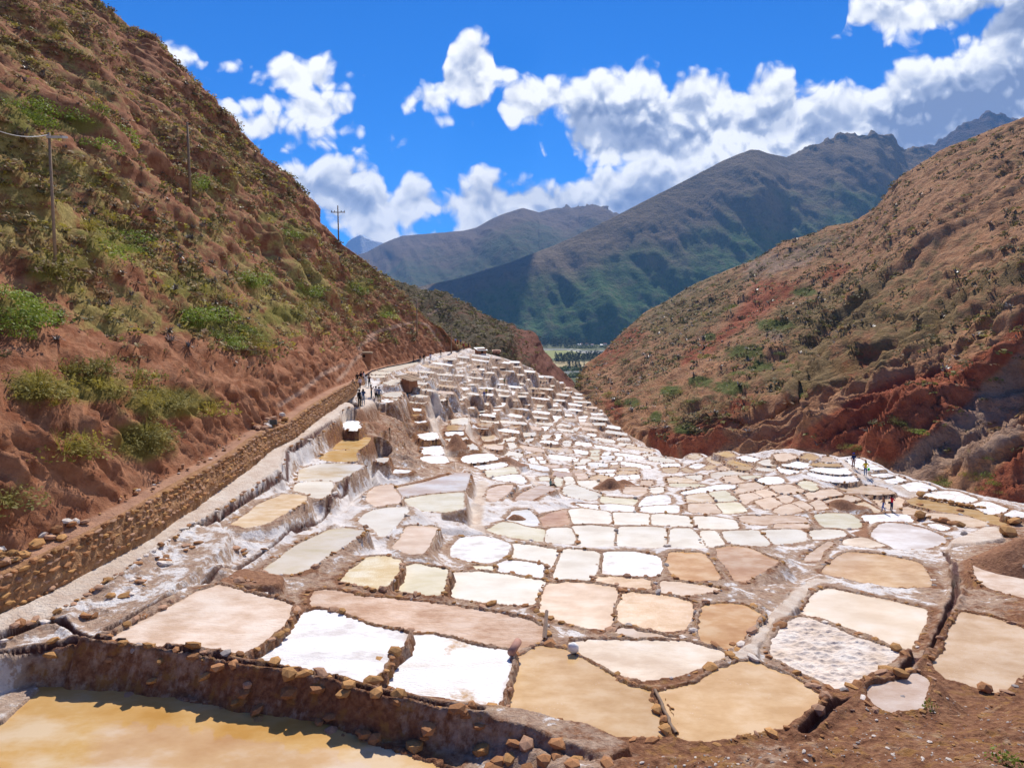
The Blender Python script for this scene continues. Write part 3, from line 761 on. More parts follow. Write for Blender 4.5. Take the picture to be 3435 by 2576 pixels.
# plan outlines and levels
for p in PANS:
    q = chaikin(offset_poly(p['px'], (5.5 if p['px'][:, 1].mean() > 1950 else 4.4) if not p.get('far') else 1.0))
    uc, vc = p['px'][:, 0].mean(), p['px'][:, 1].mean()
    p['uv'] = (uc, vc)
    p['z'] = p['zabs'] if p['zabs'] is not None else float(zmap(uc, min(vc, 2540))[0]) + p['dz']
    w = at_z(q[:, 0], q[:, 1], p['z'])
    p['plan'] = w[:, :2]
    p['d'] = float(w[:, 1].mean())
for p in LEDGES:
    q = chaikin(p['px'])
    z = zmap(q[:, 0], np.minimum(q[:, 1], 2540)) * 0 + p['zabs'] if p['zabs'] is not None else zmap(q[:, 0], np.minimum(q[:, 1], 2540)) + p['dz']
    w = at_z(q[:, 0], q[:, 1], z)
    A = np.concatenate([np.ones((len(w), 1)), w[:, :2]], 1)
    p['plane'] = np.linalg.lstsq(A, w[:, 2], rcond=None)[0]
    p['plan'] = w[:, :2]

# general lie of the land between pans
wc = at_z(_zc[:, 0], _zc[:, 1], _zc[:, 2])
extra = np.array([(-40, 5, -8.6), (-30, 20, -8.5), (-14, 5, -9.2), (0, 3, -6.5), (8, 4, -5.8), (18, 6, -5.5), (3, 9.5, -8.6), (12, 10, -8.3), (24, 14, -8.6), (32, 24, -10.5), (-6, 10, -11.4), (-12, 12, -11.3),
                  (62, 60, -19.0), (70, 75, -24), (64, 86, -26.0), (50, 96, -27), (38, 104, -27), (25, 112, -27), (20, 130, -27), (22, 160, -30), (25, 200, -36), (30, 250, -44),
                  (14, 190, -28), (16, 230, -38), (-40, 60, -8), (-45, 120, -7), (-30, 170, -6), (-12, 190, -8), (0, 200, -14), (0, 240, -22), (-20, 240, -14), (-40, 240, -12), (90, 60, -26), (100, 120, -30), (100, 240, -44)], float)
gx = np.concatenate([wc[:, :2], extra[:, :2]]); gz = np.concatenate([wc[:, 2], extra[:, 2]])
_gk = rbf_fit(gx / 40.0, gz, smooth=2e-3)
def gmap(x, y):
    return rbf_eval(gx / 40.0, _gk, np.stack([np.ravel(x), np.ravel(y)], -1) / 40.0)

# height field: a fan of rows and columns, finer near the eye
TX = np.linspace(-0.90, 0.90, 830)
rows = [9.0]
while rows[-1] < 262:
    rows.append(rows[-1] * (1 + 0.0031 + 0.0016 * min(1, rows[-1] / 120)))
DY = np.array(rows)
GXX = (TX[None, :] * DY[:, None]); GYY = np.repeat(DY[:, None], len(TX), 1)
NR, NC = GXX.shape
fx, fy = GXX.ravel(), GYY.ravel()
base = gmap(fx, fy)
gpu, gpv = to_px(np.stack([fx, fy, base], -1))
wob = (fbm(fx * 1.6, fy * 1.6, 3, 3) - 0.5)
wob2 = (fbm(fx * 5.0, fy * 5.0, 9, 2) - 0.5)
Hc = np.full(fx.shape, -1e9)              # rims and walls
Lin = np.full(fx.shape, -1e9)             # pan beds
pondm = np.zeros(fx.shape, bool)
tone = np.zeros(fx.shape)                 # trodden pale earth
mud = np.zeros(fx.shape)
Ls = np.zeros(fx.shape); Lw = np.zeros(fx.shape)
rimd = np.full(fx.shape, 99.0)            # distance to the nearest pan edge
ledge_h = np.full(fx.shape, -1e9)
def near_idx(pl, R):
    lo, hi = pl.min(0) - R, pl.max(0) + R
    r0, r1 = np.searchsorted(DY, lo[1]), np.searchsorted(DY, hi[1])
    r0, r1 = max(r0 - 1, 0), min(r1 + 1, NR)
    if r1 <= r0: return None
    ds = DY[r0:r1]
    t0 = min(lo[0] / ds.min(), lo[0] / ds.max()); t1 = max(hi[0] / ds.min(), hi[0] / ds.max())
    c0, c1 = np.searchsorted(TX, t0), np.searchsorted(TX, t1)
    c0, c1 = max(c0 - 1, 0), min(c1 + 1, NC)
    if c1 <= c0: return None
    return (np.arange(r0, r1)[:, None] * NC + np.arange(c0, c1)[None, :]).ravel()
for p in PANS:
    d = p['d']; far = d > 75
    rimw = 0.12 if d < 30 else (0.12 if d < 75 else 0.24)
    rimh = 0.07 if d < 35 else (0.035 if d < 75 else 0.07)
    slope = 2.8 if d < 26 else (3.4 if d < 75 else 2.7)
    R = 2.4
    ix = near_idx(p['plan'], R)
    if ix is None: continue
    x, y = fx[ix], fy[ix]
    sd = seg_dist(x, y, p['plan'], True)
    ins = in_poly(x, y, p['plan'])
    sd = np.where(ins, -sd, sd)
    sdw = sd + wob[ix] * (0.14 if d < 60 else 0.55) + wob2[ix] * (0.16 if d < 30 else 0.10) - (0.04 if d < 30 else 0.07)
    rimd[ix] = np.minimum(rimd[ix], np.abs(sd))
    wg_ = 1.0 / (np.maximum(sd, 0) ** 2 + 0.03) ** 1.6
    wg_ = wg_ * np.exp(np.clip(-(4.0 if d < 75 else 1.5) * (p['z'] - base[ix]), -25, 25))
    Ls[ix] += wg_ * p['z']; Lw[ix] += wg_
    inside = sdw < 0
    Lin[ix] = np.where(inside, np.maximum(Lin[ix], p['z'] - 0.07 - 0.1 * np.clip(-sdw, 0, 1)), Lin[ix])
    if p['c'] == 'O3': pondm[ix] |= inside
    bulge = rimh * (1 + 1.2 * wob[ix])
    cone = p['z'] + bulge - np.maximum(0, sdw - rimw) * slope
    cone = np.where(inside, -1e9, np.where(sdw < 0.06, np.minimum(cone, p['z'] - 0.05 + sdw * 3.0), cone))
    Hc[ix] = np.maximum(Hc[ix], cone)
for p in LEDGES:
    ix = near_idx(p['plan'], 2.8)
    if ix is None: continue
    x, y = fx[ix], fy[ix]
    sd = seg_dist(x, y, p['plan'], True); ins = in_poly(x, y, p['plan'])
    sdw = np.where(ins, -sd, sd) + wob[ix] * 0.25
    z = p['plane'][0] + p['plane'][1] * x + p['plane'][2] * y
    h = np.where(sdw < 0, z, z - sdw * 2.4)
    ledge_h[ix] = np.maximum(ledge_h[ix], np.where(sdw < 2.6, h, -1e9))
    m = sstep(-sdw, -0.25, 0.15)
    if p['tone'] == 'path': tone[ix] = np.maximum(tone[ix], m)
    if p['tone'] in ('mud', 'dirt'): mud[ix] = np.maximum(mud[ix], m)
    if p['tone'] == 'salt': tone[ix] = np.maximum(tone[ix], 0.3 * m)
rgh3 = 0.10 * (ridged(fx * 2.3, fy * 2.3, 37, 3) - 0.6)
gully = np.exp(-(((gpu - 1380) / 90) ** 2 + ((gpv - 1480) / 75) ** 2))
rough = rgh3 * (1 + 5 * gully) + (0.16 + 1.1 * gully) * (fbm(fx * 0.9, fy * 0.9, 21, 4) - 0.5) + 0.05 * (fbm(fx * 4, fy * 4, 31, 3) - 0.5)
lev = np.where(Lw > 0, Ls / np.maximum(Lw, 1e-40), base)
lev = np.clip(lev, base - 2.5, base + 2.5)
nearm = (1 - sstep(rimd, 0.7, 2.2)) * (Lw > 0)
bank = (lev + 0.05 + 0.5 * rough) * nearm + (base - 0.05 + 1.6 * rough) * (1 - nearm)
inside = Lin > -1e8
H = np.where(inside, np.maximum(Lin, np.where(Hc > Lin + 0.12, Hc + 0.5 * rough, -1e9)), np.maximum(np.maximum(Hc + 0.35 * rough, ledge_h + 0.2 * rough), bank))
H = np.where(~inside & (ledge_h > -1e8) & (tone > 0.5) & (Hc < ledge_h + 0.25), np.maximum(ledge_h + 0.12 * rough, Hc), H)
H = np.where(pondm & (ledge_h > Lin + 0.05), np.maximum(H, ledge_h + 0.5 * rough), H)
# channels
chan = np.zeros(fx.shape)
CH_POLY = []
for ln, w, dep in CHANNELS:
    z = zmap(ln[:, 0], np.minimum(ln[:, 1], 2540))
    pl = at_z(ln[:, 0], ln[:, 1], z)
    CH_POLY.append((pl, w))
    ix = near_idx(pl[:, :2], 1.0)
    if ix is None: continue
    dd = seg_dist(fx[ix], fy[ix], pl[:, :2], False) + 0.16 * wob[ix]
    lip = 0.12 * np.exp(-((dd - w * 0.95) / 0.14) ** 2)
    cut = dep * (1 - sstep(dd, w * 0.30, w * 0.62))
    H[ix] = np.where(Lin[ix] > -1e8, H[ix], H[ix] + lip - cut)
    chan[ix] = np.maximum(chan[ix], 1 - sstep(dd, w * 0.45, w * 0.75))
for ln, w in PATHS:
    z = zmap(ln[:, 0], ln[:, 1]); pl = at_z(ln[:, 0], ln[:, 1], z)
    ix = near_idx(pl[:, :2], 2.0)
    dd = seg_dist(fx[ix], fy[ix], pl[:, :2], False) + 0.3 * wob[ix]
    tone[ix] = np.maximum(tone[ix], (1 - sstep(dd, w * 0.5, w * 0.9)) * (Lin[ix] < -1e8))
# brown earth mound at the right and little heaps
def mound(u, v, z, rx, ry, h, seed):
    c = at_z(u, v, z)
    q = np.sqrt(((fx - c[0]) / rx) ** 2 + ((fy - c[1]) / ry) ** 2) + 0.35 * (fbm(fx * 2.0 / rx, fy * 2.0 / rx, seed, 3) - 0.5)
    m = 1 - sstep(q, 0.0, 1.0)
    k = m > 0.001
    H[k] = np.maximum(H[k], z + h * m[k] - 0.05 + 0.15 * rough[k] * 4)
    mud[k] = np.maximum(mud[k], sstep(m[k], 0.0, 0.15))
mound(3480, 1920, float(zmap(3400, 1930)[0]), 4.2, 2.6, 1.9, 41)
mound(1734, 1742, float(zmap(1734, 1742)[0]) - 0.1, 0.95, 0.6, 0.45, 42)
mound(2045, 1640, float(zmap(2052, 1640)[0]) - .1, 2.2, 1.6, 1.1, 43)
mound(2090, 1628, float(zmap(2090, 1635)[0]), 1.5, 1.3, .7, 44)
mound(2820, 1700, float(zmap(2820, 1712)[0]), 2.6, 1.3, 0.7, 45)
mound(1700, 1560, float(zmap(1700, 1560)[0]), 2.6, 1.6, 1.0, 46)
mound(1530, 1500, float(zmap(1530, 1500)[0]), 1.5, 3.0, 1.6, 47)
mound(1250, 1440, float(zmap(1250, 1440)[0]), 1.6, 2.6, 0.8, 48)
# how salty the bare banks are, set by where they lie on the ground
gpu, gpv = to_px(np.stack([fx, fy, H], -1))
saltc = [(300,2300,.30),(800,2350,.28),(0,2300,.55),(120,2290,.45),(60,2390,.55),(550,1990,.45),(1300,2420,.22),(1700,2520,.32),(0,2150,.42),(600,2080,.40),(2300,2530,.02),(2900,2480,.0),(3300,2400,.02),(3430,2200,.05),(3250,1950,.30),(3400,1900,.1),
         (1100,2000,.30),(1400,2050,.35),(1700,2150,.45),(2000,2150,.42),(2500,2150,.50),(2700,2100,.5),(2900,2050,.5),(2600,1990,.35),(2650,1900,.45),
         (1000,1800,.55),(1250,1750,.64),(1100,1550,.74),(1250,1600,.66),(1400,1700,.62),(1600,1700,.60),(1800,1720,.58),(1300,1480,.22),(1400,1500,.28),(1350,1440,.2),(1420,1560,.3),(1250,1400,.2),(1500,1400,.42),
         (1350,1320,.58),(1500,1260,.58),(1700,1300,.54),(1800,1250,.4),(1850,1400,.45),(1950,1480,.45),(2050,1450,.35),(1800,1580,.58),(2100,1650,.58),(2300,1700,.60),(2500,1750,.58),(2750,1780,.54),(2300,1600,.56),(2600,1560,.55),
         (2800,1580,.72),(3000,1650,.62),(3150,1760,.55),(3000,1850,.55),(2150,1560,.6),(1900,1310,.3),(2850,1680,.45)]
sc_ = np.array(saltc)
_sx = _w(sc_[:, 0], sc_[:, 1]); 
cc_ = _w(np.clip(gpu, -300, 3700), np.clip(gpv, 1120, 2700))
salt = np.empty(len(fx))
for s_ in range(0, len(fx), 60000):
    D2 = ((cc_[s_:s_ + 60000, None, :] - _sx[None]) ** 2).sum(-1) + 1e-3
    wt = D2 ** -2.0
    salt[s_:s_ + 60000] = (wt @ sc_[:, 2]) / wt.sum(1)
hv = np.stack([fx, fy, H], -1)
fac = grid_faces(NR, NC)
tx_ok = np.ones((NR, NC), bool)
# drop what lies deep under the hills
lim_l = np.interp(fy, [0, 30, 60, 112, 150, 262], [-34, -34, -34, -38, -32, -45])
lim_r = np.interp(fy, [0, 60, 110, 160, 262], [60, 75, 75, 70, 80])
okv = (fx > lim_l) & (fx < lim_r)
fac = fac[okv[fac].all(1)]
rimk = (1 - sstep(rimd, 0.25, 0.7)) * np.interp(fy, [0, 35, 55, 140], [.12, .22, .34, .12])
g_me = mesh_np('ground', hv, fac, True, dict(salt=(salt - rimk) * (1 - 0.85 * mud), path=tone, chan=chan, mud=mud))

def hfun(x, y):
    """ground height at a plan point"""
    t = x / y
    c = int(np.clip(round((t - TX[0]) / (TX[1] - TX[0])), 0, NC - 1)); r = int(np.clip(np.searchsorted(DY, y), 0, NR - 1))
    return float(H[r * NC + c])

def ground_mat(nt, b):
    P = nt.pos()
    sa, pa, ch, mu = nt.attr('salt'), nt.attr('path'), nt.attr('chan'), nt.attr('mud')
    geo = nt.node('ShaderNodeNewGeometry')
    nz = nt.node('ShaderNodeSeparateXYZ'); nt.put(nz.inputs[0], geo.outputs['True Normal'])
    steep = nt.step(nz.outputs[2], 0.80, 0.45)
    n1 = nt.noise(P, 1.1, 8, 0.62)
    n2 = nt.noise(P, 5.5, 6, 0.6)
    n3 = nt.noise(nt.vmath('MULTIPLY', P, (2.6, 2.6, 1.3)), 1.0, 7, 0.70)
    n5 = nt.noise(P, 3.2, 7, 0.7)
    dirt = nt.ramp(n2, [(0.25, (0.105, 0.040, 0.020)), (0.45, (0.22, 0.095, 0.048)), (0.62, (0.33, 0.165, 0.085)), (0.8, (0.42, 0.25, 0.145))])
    ochre = nt.mix(nt.step(nt.noise(P, 2.2, 4), 0.52, 0.66), dirt, (0.33, 0.165, 0.055))
    crust = nt.ramp(n1, [(0.2, (0.52, 0.42, 0.36)), (0.5, (0.74, 0.68, 0.64)), (0.7, (0.84, 0.81, 0.79))])
    tan = nt.mix(nt.step(n2, 0.3, 0.7), (0.50, 0.355, 0.255), (0.66, 0.54, 0.43))
    k = nt.math('ADD', nt.math('MULTIPLY', nt.mix(steep, n1, n3), 1.0), nt.math('MULTIPLY_ADD', sa, 1.0, -0.80))
    k = nt.math('MULTIPLY_ADD', nt.math('SUBTRACT', n5, 0.5), 0.75, k)
    k = nt.math('MULTIPLY_ADD', steep, -0.03, k)
    white = nt.step(k, 0.10, 0.22)
    semi = nt.step(k, -0.22, 0.05)
    c = nt.mix(semi, ochre, nt.mix(0.55, ochre, tan))
    c = nt.mix(white, c, crust)
    c = nt.mix(nt.math('MULTIPLY', pa, nt.step(n2, 0.15, 0.5, 0.55, 0.95)), c, nt.mix(nt.step(n1, 0.3, 0.7), (0.60, 0.46, 0.36), (0.74, 0.64, 0.54)))
    c = nt.mix(nt.math('MULTIPLY', mu, 0.85), c, nt.ramp(n2, [(0.3, (0.22, 0.10, 0.055)), (0.7, (0.42, 0.22, 0.125))]))
    c = nt.mix(ch, c, (0.105, 0.036, 0.024))
    nt.put(b.inputs['Base Color'], c)
    nt.put(b.inputs['Roughness'], nt.math('MULTIPLY_ADD', ch, -0.6, 0.9))
    hgt = nt.math('ADD', nt.math('MULTIPLY', n2, 0.6), nt.math('MULTIPLY', nt.noise(P, 15.0, 6, 0.7), 0.42))
    bump(nt, b, hgt, 1.0, 0.18)
M_GROUND = material('terrace earth and salt', ground_mat)
new_obj('ground', g_me, M_GROUND, kind='structure')

# the same dirt slope carried on beside and behind the viewpoint
kx, ky = np.meshgrid(np.arange(-24, 66, .8), np.arange(-10, 70, .8))
kz = gmap(kx, ky).reshape(kx.shape) - .04 + .5 * (fbm(kx * .5, ky * .5, 55, 4) - .5)
kf = grid_faces(*kx.shape)
out_ = ((np.abs(kx) > .885 * np.maximum(ky, .1)) | (ky < 9.4)) & (kx < np.interp(ky, [0, 40, 60, 70], [62, 62, 60, 58]))
kf = kf[out_.ravel()[kf].any(1) & (kx.ravel()[kf] < 64).all(1)]
nk = kx.size
new_obj('dirt_slope', mesh_np('dirt_slope', np.stack([kx, ky, np.minimum(kz, -1.2)], -1).reshape(-1, 3), kf, True, dict(salt=np.full(nk, .02), path=np.zeros(nk), chan=np.zeros(nk), mud=np.full(nk, .5))), M_GROUND, kind='structure')

# ---------------------------------------------------------------- pan surfaces
def pan_mat(name, cols, rough, spec, bump_s=0.12, bscale=6.0, fleck=0.0, edge=None, patch=None, crack=False, nscale=0.9):
    def fn(nt, b):
        P = nt.pos()
        oi = nt.node('ShaderNodeObjectInfo').outputs['Random']
        sh = nt.node('ShaderNodeCombineXYZ'); nt.put(sh.inputs[0], nt.math('MULTIPLY', oi, 50)); 
        Q = nt.vmath('ADD', P, sh.outputs[0])
        n = nt.noise(nt.vmath('MULTIPLY', Q, (1, 1.6, 1)), nscale, 6, 0.6)
        c = nt.ramp(n, [(0.36, cols[0]), (0.50, cols[1]), (0.63, cols[2])])
        r = rough
        if patch:
            pc, a, z = patch
            m = nt.step(nt.noise(Q, 0.55, 7, 0.66), a, z)
            c = nt.mix(m, c, pc)
        if fleck > 0:
            f = nt.step(nt.vor(nt.vmath('MULTIPLY', P, (1, 1.8, 1)), 9.0), 0.18, 0.05)
            f2 = nt.math('MULTIPLY', f, nt.step(nt.noise(Q, 0.9, 3), 0.62 - 0.35 * fleck, 0.75 - 0.35 * fleck))
            c = nt.mix(f2, c, (0.78, 0.72, 0.66))
        if crack:
            cr = nt.step(nt.vor(nt.vmath('ADD', P, nt.scale(nt.node('ShaderNodeTexNoise').outputs['Color'], 0.5)), 0.8, 'DISTANCE_TO_EDGE'), 0.0, 0.035)
            c = nt.mix(cr, nt.mix(0.65, c, (0.45, 0.30, 0.20)), c)
        shn = nt.math('ADD', nt.attr('shore'), nt.math('MULTIPLY', nt.math('SUBTRACT', nt.noise(Q, 1.7, 5, .65), 0.5), 1.5))
        sm = nt.step(shn, 0.55, 1.05)
        c = nt.mix(nt.math('MULTIPLY', sm, 0.7), c, edge or nt.mix(0.55, c, (0.42, 0.25, 0.13)))
        lo = nt.noise(Q, 0.22, 3, .5)
        v = nt.math('ADD', nt.math('MULTIPLY_ADD', oi, 0.16, 0.72), nt.math('MULTIPLY', lo, 0.40))
        cc = nt.node('ShaderNodeCombineColor')
        for i in range(3): nt.put(cc.inputs[i], v)
        c = nt.mix(1.0, c, cc.outputs[0], 'MULTIPLY')
        nt.put(b.inputs['Base Color'], c)
        fine = nt.noise(nt.vmath('MULTIPLY', P, (1, 2.2, 1)), bscale, 5, 0.6)
        bump(nt, b, fine, bump_s, 0.05)
    return material(name, fn, rough, spec)
PM = {
 'W':  pan_mat('white salt', [(.62,.57,.54),(.80,.78,.765),(.86,.85,.85)], 0.75, 0.25, .7, 7),
 'WT': pan_mat('white salt wet in places', [(.74,.68,.62),(.84,.82,.80),(.86,.85,.84)], 0.6, 0.3, .9, 8, patch=((.50,.31,.16), .56, .66)),
 'WC': pan_mat('cracked white salt', [(.66,.59,.53),(.78,.74,.70),(.82,.80,.78)], 0.85, 0.2, .4, 7, crack=True, patch=((.55,.40,.28), .60, .72)),
 'GW': pan_mat('greyish salt', [(.53,.44,.39),(.66,.59,.55),(.76,.72,.70)], 0.55, 0.3, .2, 8, nscale=.4),
 'C':  pan_mat('milky brine', [(.67,.585,.46),(.755,.685,.565),(.80,.745,.645)], 0.3, 0.3, .10, 10, nscale=.5),
 'CW': pan_mat('pale brine', [(.70,.66,.60),(.77,.74,.68),(.82,.80,.76)], 0.26, 0.5, .2, 10),
 'CY': pan_mat('milky yellow brine', [(.62,.52,.33),(.69,.60,.47),(.74,.68,.58)], 0.195, 0.5, .12, 8, nscale=.3),
 'CO': pan_mat('milky brine with ochre bed', [(.60,.47,.30),(.71,.64,.53),(.77,.72,.64)], 0.195, 0.5, .1, 8, nscale=.35),
 'CT': pan_mat('cream and tan brine', [(.58,.42,.27),(.66,.54,.41),(.74,.67,.57)], 0.163, 0.5, .08, 8, nscale=.4),
 'Y':  pan_mat('yellow milky brine', [(.66,.57,.36),(.73,.65,.46),(.78,.72,.56)], .25, .28, .10, 8, nscale=.5),
 'YC': pan_mat('yellow crystal crust', [(.60,.44,.22),(.67,.54,.33),(.74,.66,.50)], 0.5, 0.3, .7, 16, fleck=.5),
 'T':  pan_mat('amber brine', [(.53,.325,.135),(.60,.39,.185),(.66,.465,.26)], 0.104, 0.5, .05, 5, fleck=.16),
 'TL': pan_mat('pale tan brine', [(.61,.42,.23),(.69,.52,.34),(.75,.625,.47)], .2, .3, .06, 6),
 'T2': pan_mat('brown brine', [(.47,.24,.10),(.55,.31,.15),(.62,.40,.23)], .14, .3, .04, 5),
 'O':  pan_mat('orange brine', [(.54,.285,.10),(.63,.37,.155),(.70,.47,.25)], .16, .3, .05, 5),
 'OW': pan_mat('orange brine with salt', [(.52,.28,.12),(.60,.36,.18),(.68,.47,.29)], .16, .3, .05, 5),
 'O2': pan_mat('vivid orange brine', [(.60,.34,.10),(.66,.43,.17),(.70,.50,.27)], 0.13, 0.5, .05, 6),
 'O3': pan_mat('amber pond', [(.50,.27,.075),(.60,.375,.15),(.69,.53,.35)], 0.05, 1.0, .06, 1.6, nscale=.28),
 'O4': pan_mat('amber brine of the round pan', [(.52,.295,.11),(.62,.395,.185),(.69,.49,.29)], .12, .35, .04, 4, nscale=.6),
 'H':  pan_mat('tan puddle', [(.50,.35,.23),(.58,.43,.31),(.66,.53,.42)], 0.25, 0.3, .1, 7),
 'HP': pan_mat('peach brine', [(.62,.44,.285),(.70,.52,.36),(.755,.605,.46)], .28, .28, .08, 7, fleck=.12),
 'HT': pan_mat('pinkish tan brine', [(.57,.385,.235),(.65,.47,.32),(.71,.56,.42)], .22, .28, .05, 6),
 'BU': pan_mat('crystal flecked brine', [(.55,.36,.20),(.63,.44,.275),(.69,.52,.36)], .25, .28, .3, 9, fleck=1.0),
 'KD': pan_mat('half dry beige mud', [(.55,.42,.31),(.66,.54,.42),(.73,.64,.54)], 0.7, 0.2, .35, 6, nscale=.6),
 'KC': pan_mat('pale beige brine', [(.68,.53,.37),(.75,.615,.46),(.80,.69,.56)], .3, .25, .08, 7, nscale=.5),
 'P':  pan_mat('dry pinkish mud', [(.54,.38,.27),(.655,.505,.395),(.73,.61,.51)], 0.8, 0.2, .5, 5),
 'P2': pan_mat('dry brown pink mud', [(.47,.29,.19),(.60,.42,.305),(.68,.52,.41)], 0.85, 0.2, .9, 4.5),
 'PW': pan_mat('damp pinkish mud', [(.46,.31,.22),(.55,.41,.32),(.62,.50,.42)], 0.4, 0.3, .3, 8, fleck=.2),
 'BM': pan_mat('raked salt mud', [(.58,.46,.36),(.68,.57,.48),(.74,.67,.60)], 0.8, 0.2, .6, 9),
}
COLOUR_WORD = {'W': 'white', 'C': 'cream', 'CW': 'off-white', 'CY': 'cream', 'CO': 'cream', 'CT': 'cream-tan', 'Y': 'pale yellow', 'T': 'tan', 'TL': 'light tan',
               'T2': 'brown', 'O': 'orange', 'O2': 'orange', 'H': 'tan', 'HP': 'pinkish', 'HT': 'dull tan'}
LANDMARKS = [('the woman in yellow', 2901, 1560), ('the man in navy shirt', 2862, 1545), ('the woman in red top', 2990, 1690), ('the seated woman in green', 1846, 1615),
             ('the person in blue', 1624, 1325), ('the woman with dark skirt on path', 1500, 1345), ('the adobe booth', 1370, 1280), ('the brown earth heaps', 2060, 1640),
             ('the square orange pan', 2270, 1900), ('the stony ravine edge', 2250, 1530), ('the group of walkers', 1225, 1320), ('the person on rocks', 1479, 1185)]
ORD = ['nearest', 'second nearest', 'third nearest', 'fourth nearest', 'fifth nearest', 'sixth nearest', 'seventh nearest', 'eighth nearest', 'ninth nearest', 'tenth nearest']
unl = [p for p in PANS if not p['label'] and not p.get('far')]
cells = {}
for p in unl:
    k = min(range(len(LANDMARKS)), key=lambda i: math.hypot(p['uv'][0] - LANDMARKS[i][1], p['uv'][1] - LANDMARKS[i][2]))
    cells.setdefault((k, COLOUR_WORD.get(p['c'], 'pale')), []).append(p)
for (k, cw), ps in cells.items():
    ps.sort(key=lambda p: math.hypot(p['uv'][0] - LANDMARKS[k][1], p['uv'][1] - LANDMARKS[k][2]))
    for i, p in enumerate(ps):
        p['label'] = '%s salt pan, %s one to %s' % (cw, ORD[i] if i < 10 else '%dth nearest' % (i + 1), LANDMARKS[k][0])
for p in PANS:
    if p.get('far'):
        p['label'] = 'small %s salt pan in the crowded far terraces' % COLOUR_WORD.get(p['c'], 'pale')

def pan_surface(p):
    pl = offset_poly(p['plan'], 0.11 if p['d'] < 60 else 0.16)
    c = pl.mean(0)
    z = p['z']
    if p['c'] == 'BM':                          # raked mud: real lumps
        lo, hi = pl.min(0), pl.max(0); n = 150
        xs = np.linspace(lo[0], hi[0], n); ys = np.linspace(lo[1], hi[1], n)
        X, Y = np.meshgrid(xs, ys)
        sd = seg_dist(X, Y, pl, True) * np.where(in_poly(X, Y, pl), 1, -1)
        Z = 0.13 * (ridged(X * 2.1 + 0.6 * Y, Y * 3.6 - 0.4 * X, 77, 3) ** 2 - 0.35) * np.clip(sd / 0.3, 0, 1)
        Fq = grid_faces(n, n); ok = (sd.ravel() > -0.02)[Fq].all(1)
        V = np.stack([X.ravel() - c[0], Y.ravel() - c[1], Z.ravel() + 0.02], -1)
        return mesh_np('salt_pan', V, Fq[ok], True), (c[0], c[1], z)
    a = np.sum(pl[:, 0] * np.roll(pl[:, 1], -1) - np.roll(pl[:, 0], -1) * pl[:, 1])
    if a < 0: pl = pl[::-1]
    n = len(pl)
    ok = abs(a) * .5 > 3.0
    if ok:                                     # an inner outline lets the shore differ from the middle
        rel = pl - c; nx_ = np.roll(rel, -1, 0)
        ok = bool(((rel[:, 0] * nx_[:, 1] - rel[:, 1] * nx_[:, 0]) > 0).all())      # only where every edge faces the middle
        inn = c + rel * .84
    V = [(x - c[0], y - c[1], 0.0) for x, y in pl]
    if ok:
        V += [(x - c[0], y - c[1], 0.0) for x, y in inn]
        Fs = [(i, (i + 1) % n, n + (i + 1) % n, n + i) for i in range(n)] + [tuple(range(n, 2 * n))]
    else: Fs = [tuple(range(n))]
    me = bpy.data.meshes.new('salt_pan')
    me.from_pydata(V, [], Fs)
    at = me.attributes.new('shore', 'FLOAT', 'POINT')
    at.data.foreach_set('value', np.array([1.0] * n + [0.0] * (len(V) - n), np.float32) if ok else np.full(n, .4, np.float32))
    return me, (c[0], c[1], z)
for p in PANS:
    me, loc = pan_surface(p)
    grp = 'pans of the far terraces' if p.get('far') else ('front salt pans' if p['d'] < 45 else 'salt pans of the middle terraces')
    if p['d'] < 58:
        o = new_obj('salt_pan', None, None, None, p['label'], 'salt pan', grp)
        o.location = loc; o.empty_display_size = .3
        new_obj('mud_bed' if p['c'] in ('P', 'P2', 'KD', 'BM', 'PW') else ('salt_crust' if p['c'] in ('W', 'WT', 'WC', 'GW') else 'brine'), me, PM[p['c']], o)
    else:
        o = new_obj('salt_pan', me, PM[p['c']], None, p['label'], 'salt pan', grp)
        o.location = loc
    p['obj'] = o
# ---------------------------------------------------------------- hills and mountains
def loft(rows, nt_, seg, tt=None):
    """rows: list of (t[], pts[n,3]); seg: vertices between successive rows. Returns (nv, nt, 3), v fraction per row line"""
    t = np.linspace(0, 1, nt_) if tt is None else tt
    R = [np.stack([np.interp(t, r[0], r[1][:, k]) for k in range(3)], -1) for r in rows]
    out = []; vf = []
    for i in range(len(R) - 1):
        n = seg[i]
        for j in range(n):
            f = j / n
            out.append(R[i] * (1 - f) + R[i + 1] * f); vf.append(i + f)
    out.append(R[-1]); vf.append(len(R) - 1)
    return np.array(out), np.array(vf)
def grid_normals(G):
    du = np.gradient(G, axis=1); dv = np.gradient(G, axis=0)
    n = np.cross(du, dv); n /= np.linalg.norm(n, axis=-1, keepdims=True) + 1e-9
    n[n[..., 2] < 0] *= -1
    return n
def px_rows(lst):
    """lst of (t,u,v,d)"""
    a = np.array(lst, float)
    return a[:, 0], at_d(a[:, 1], a[:, 2], a[:, 3])

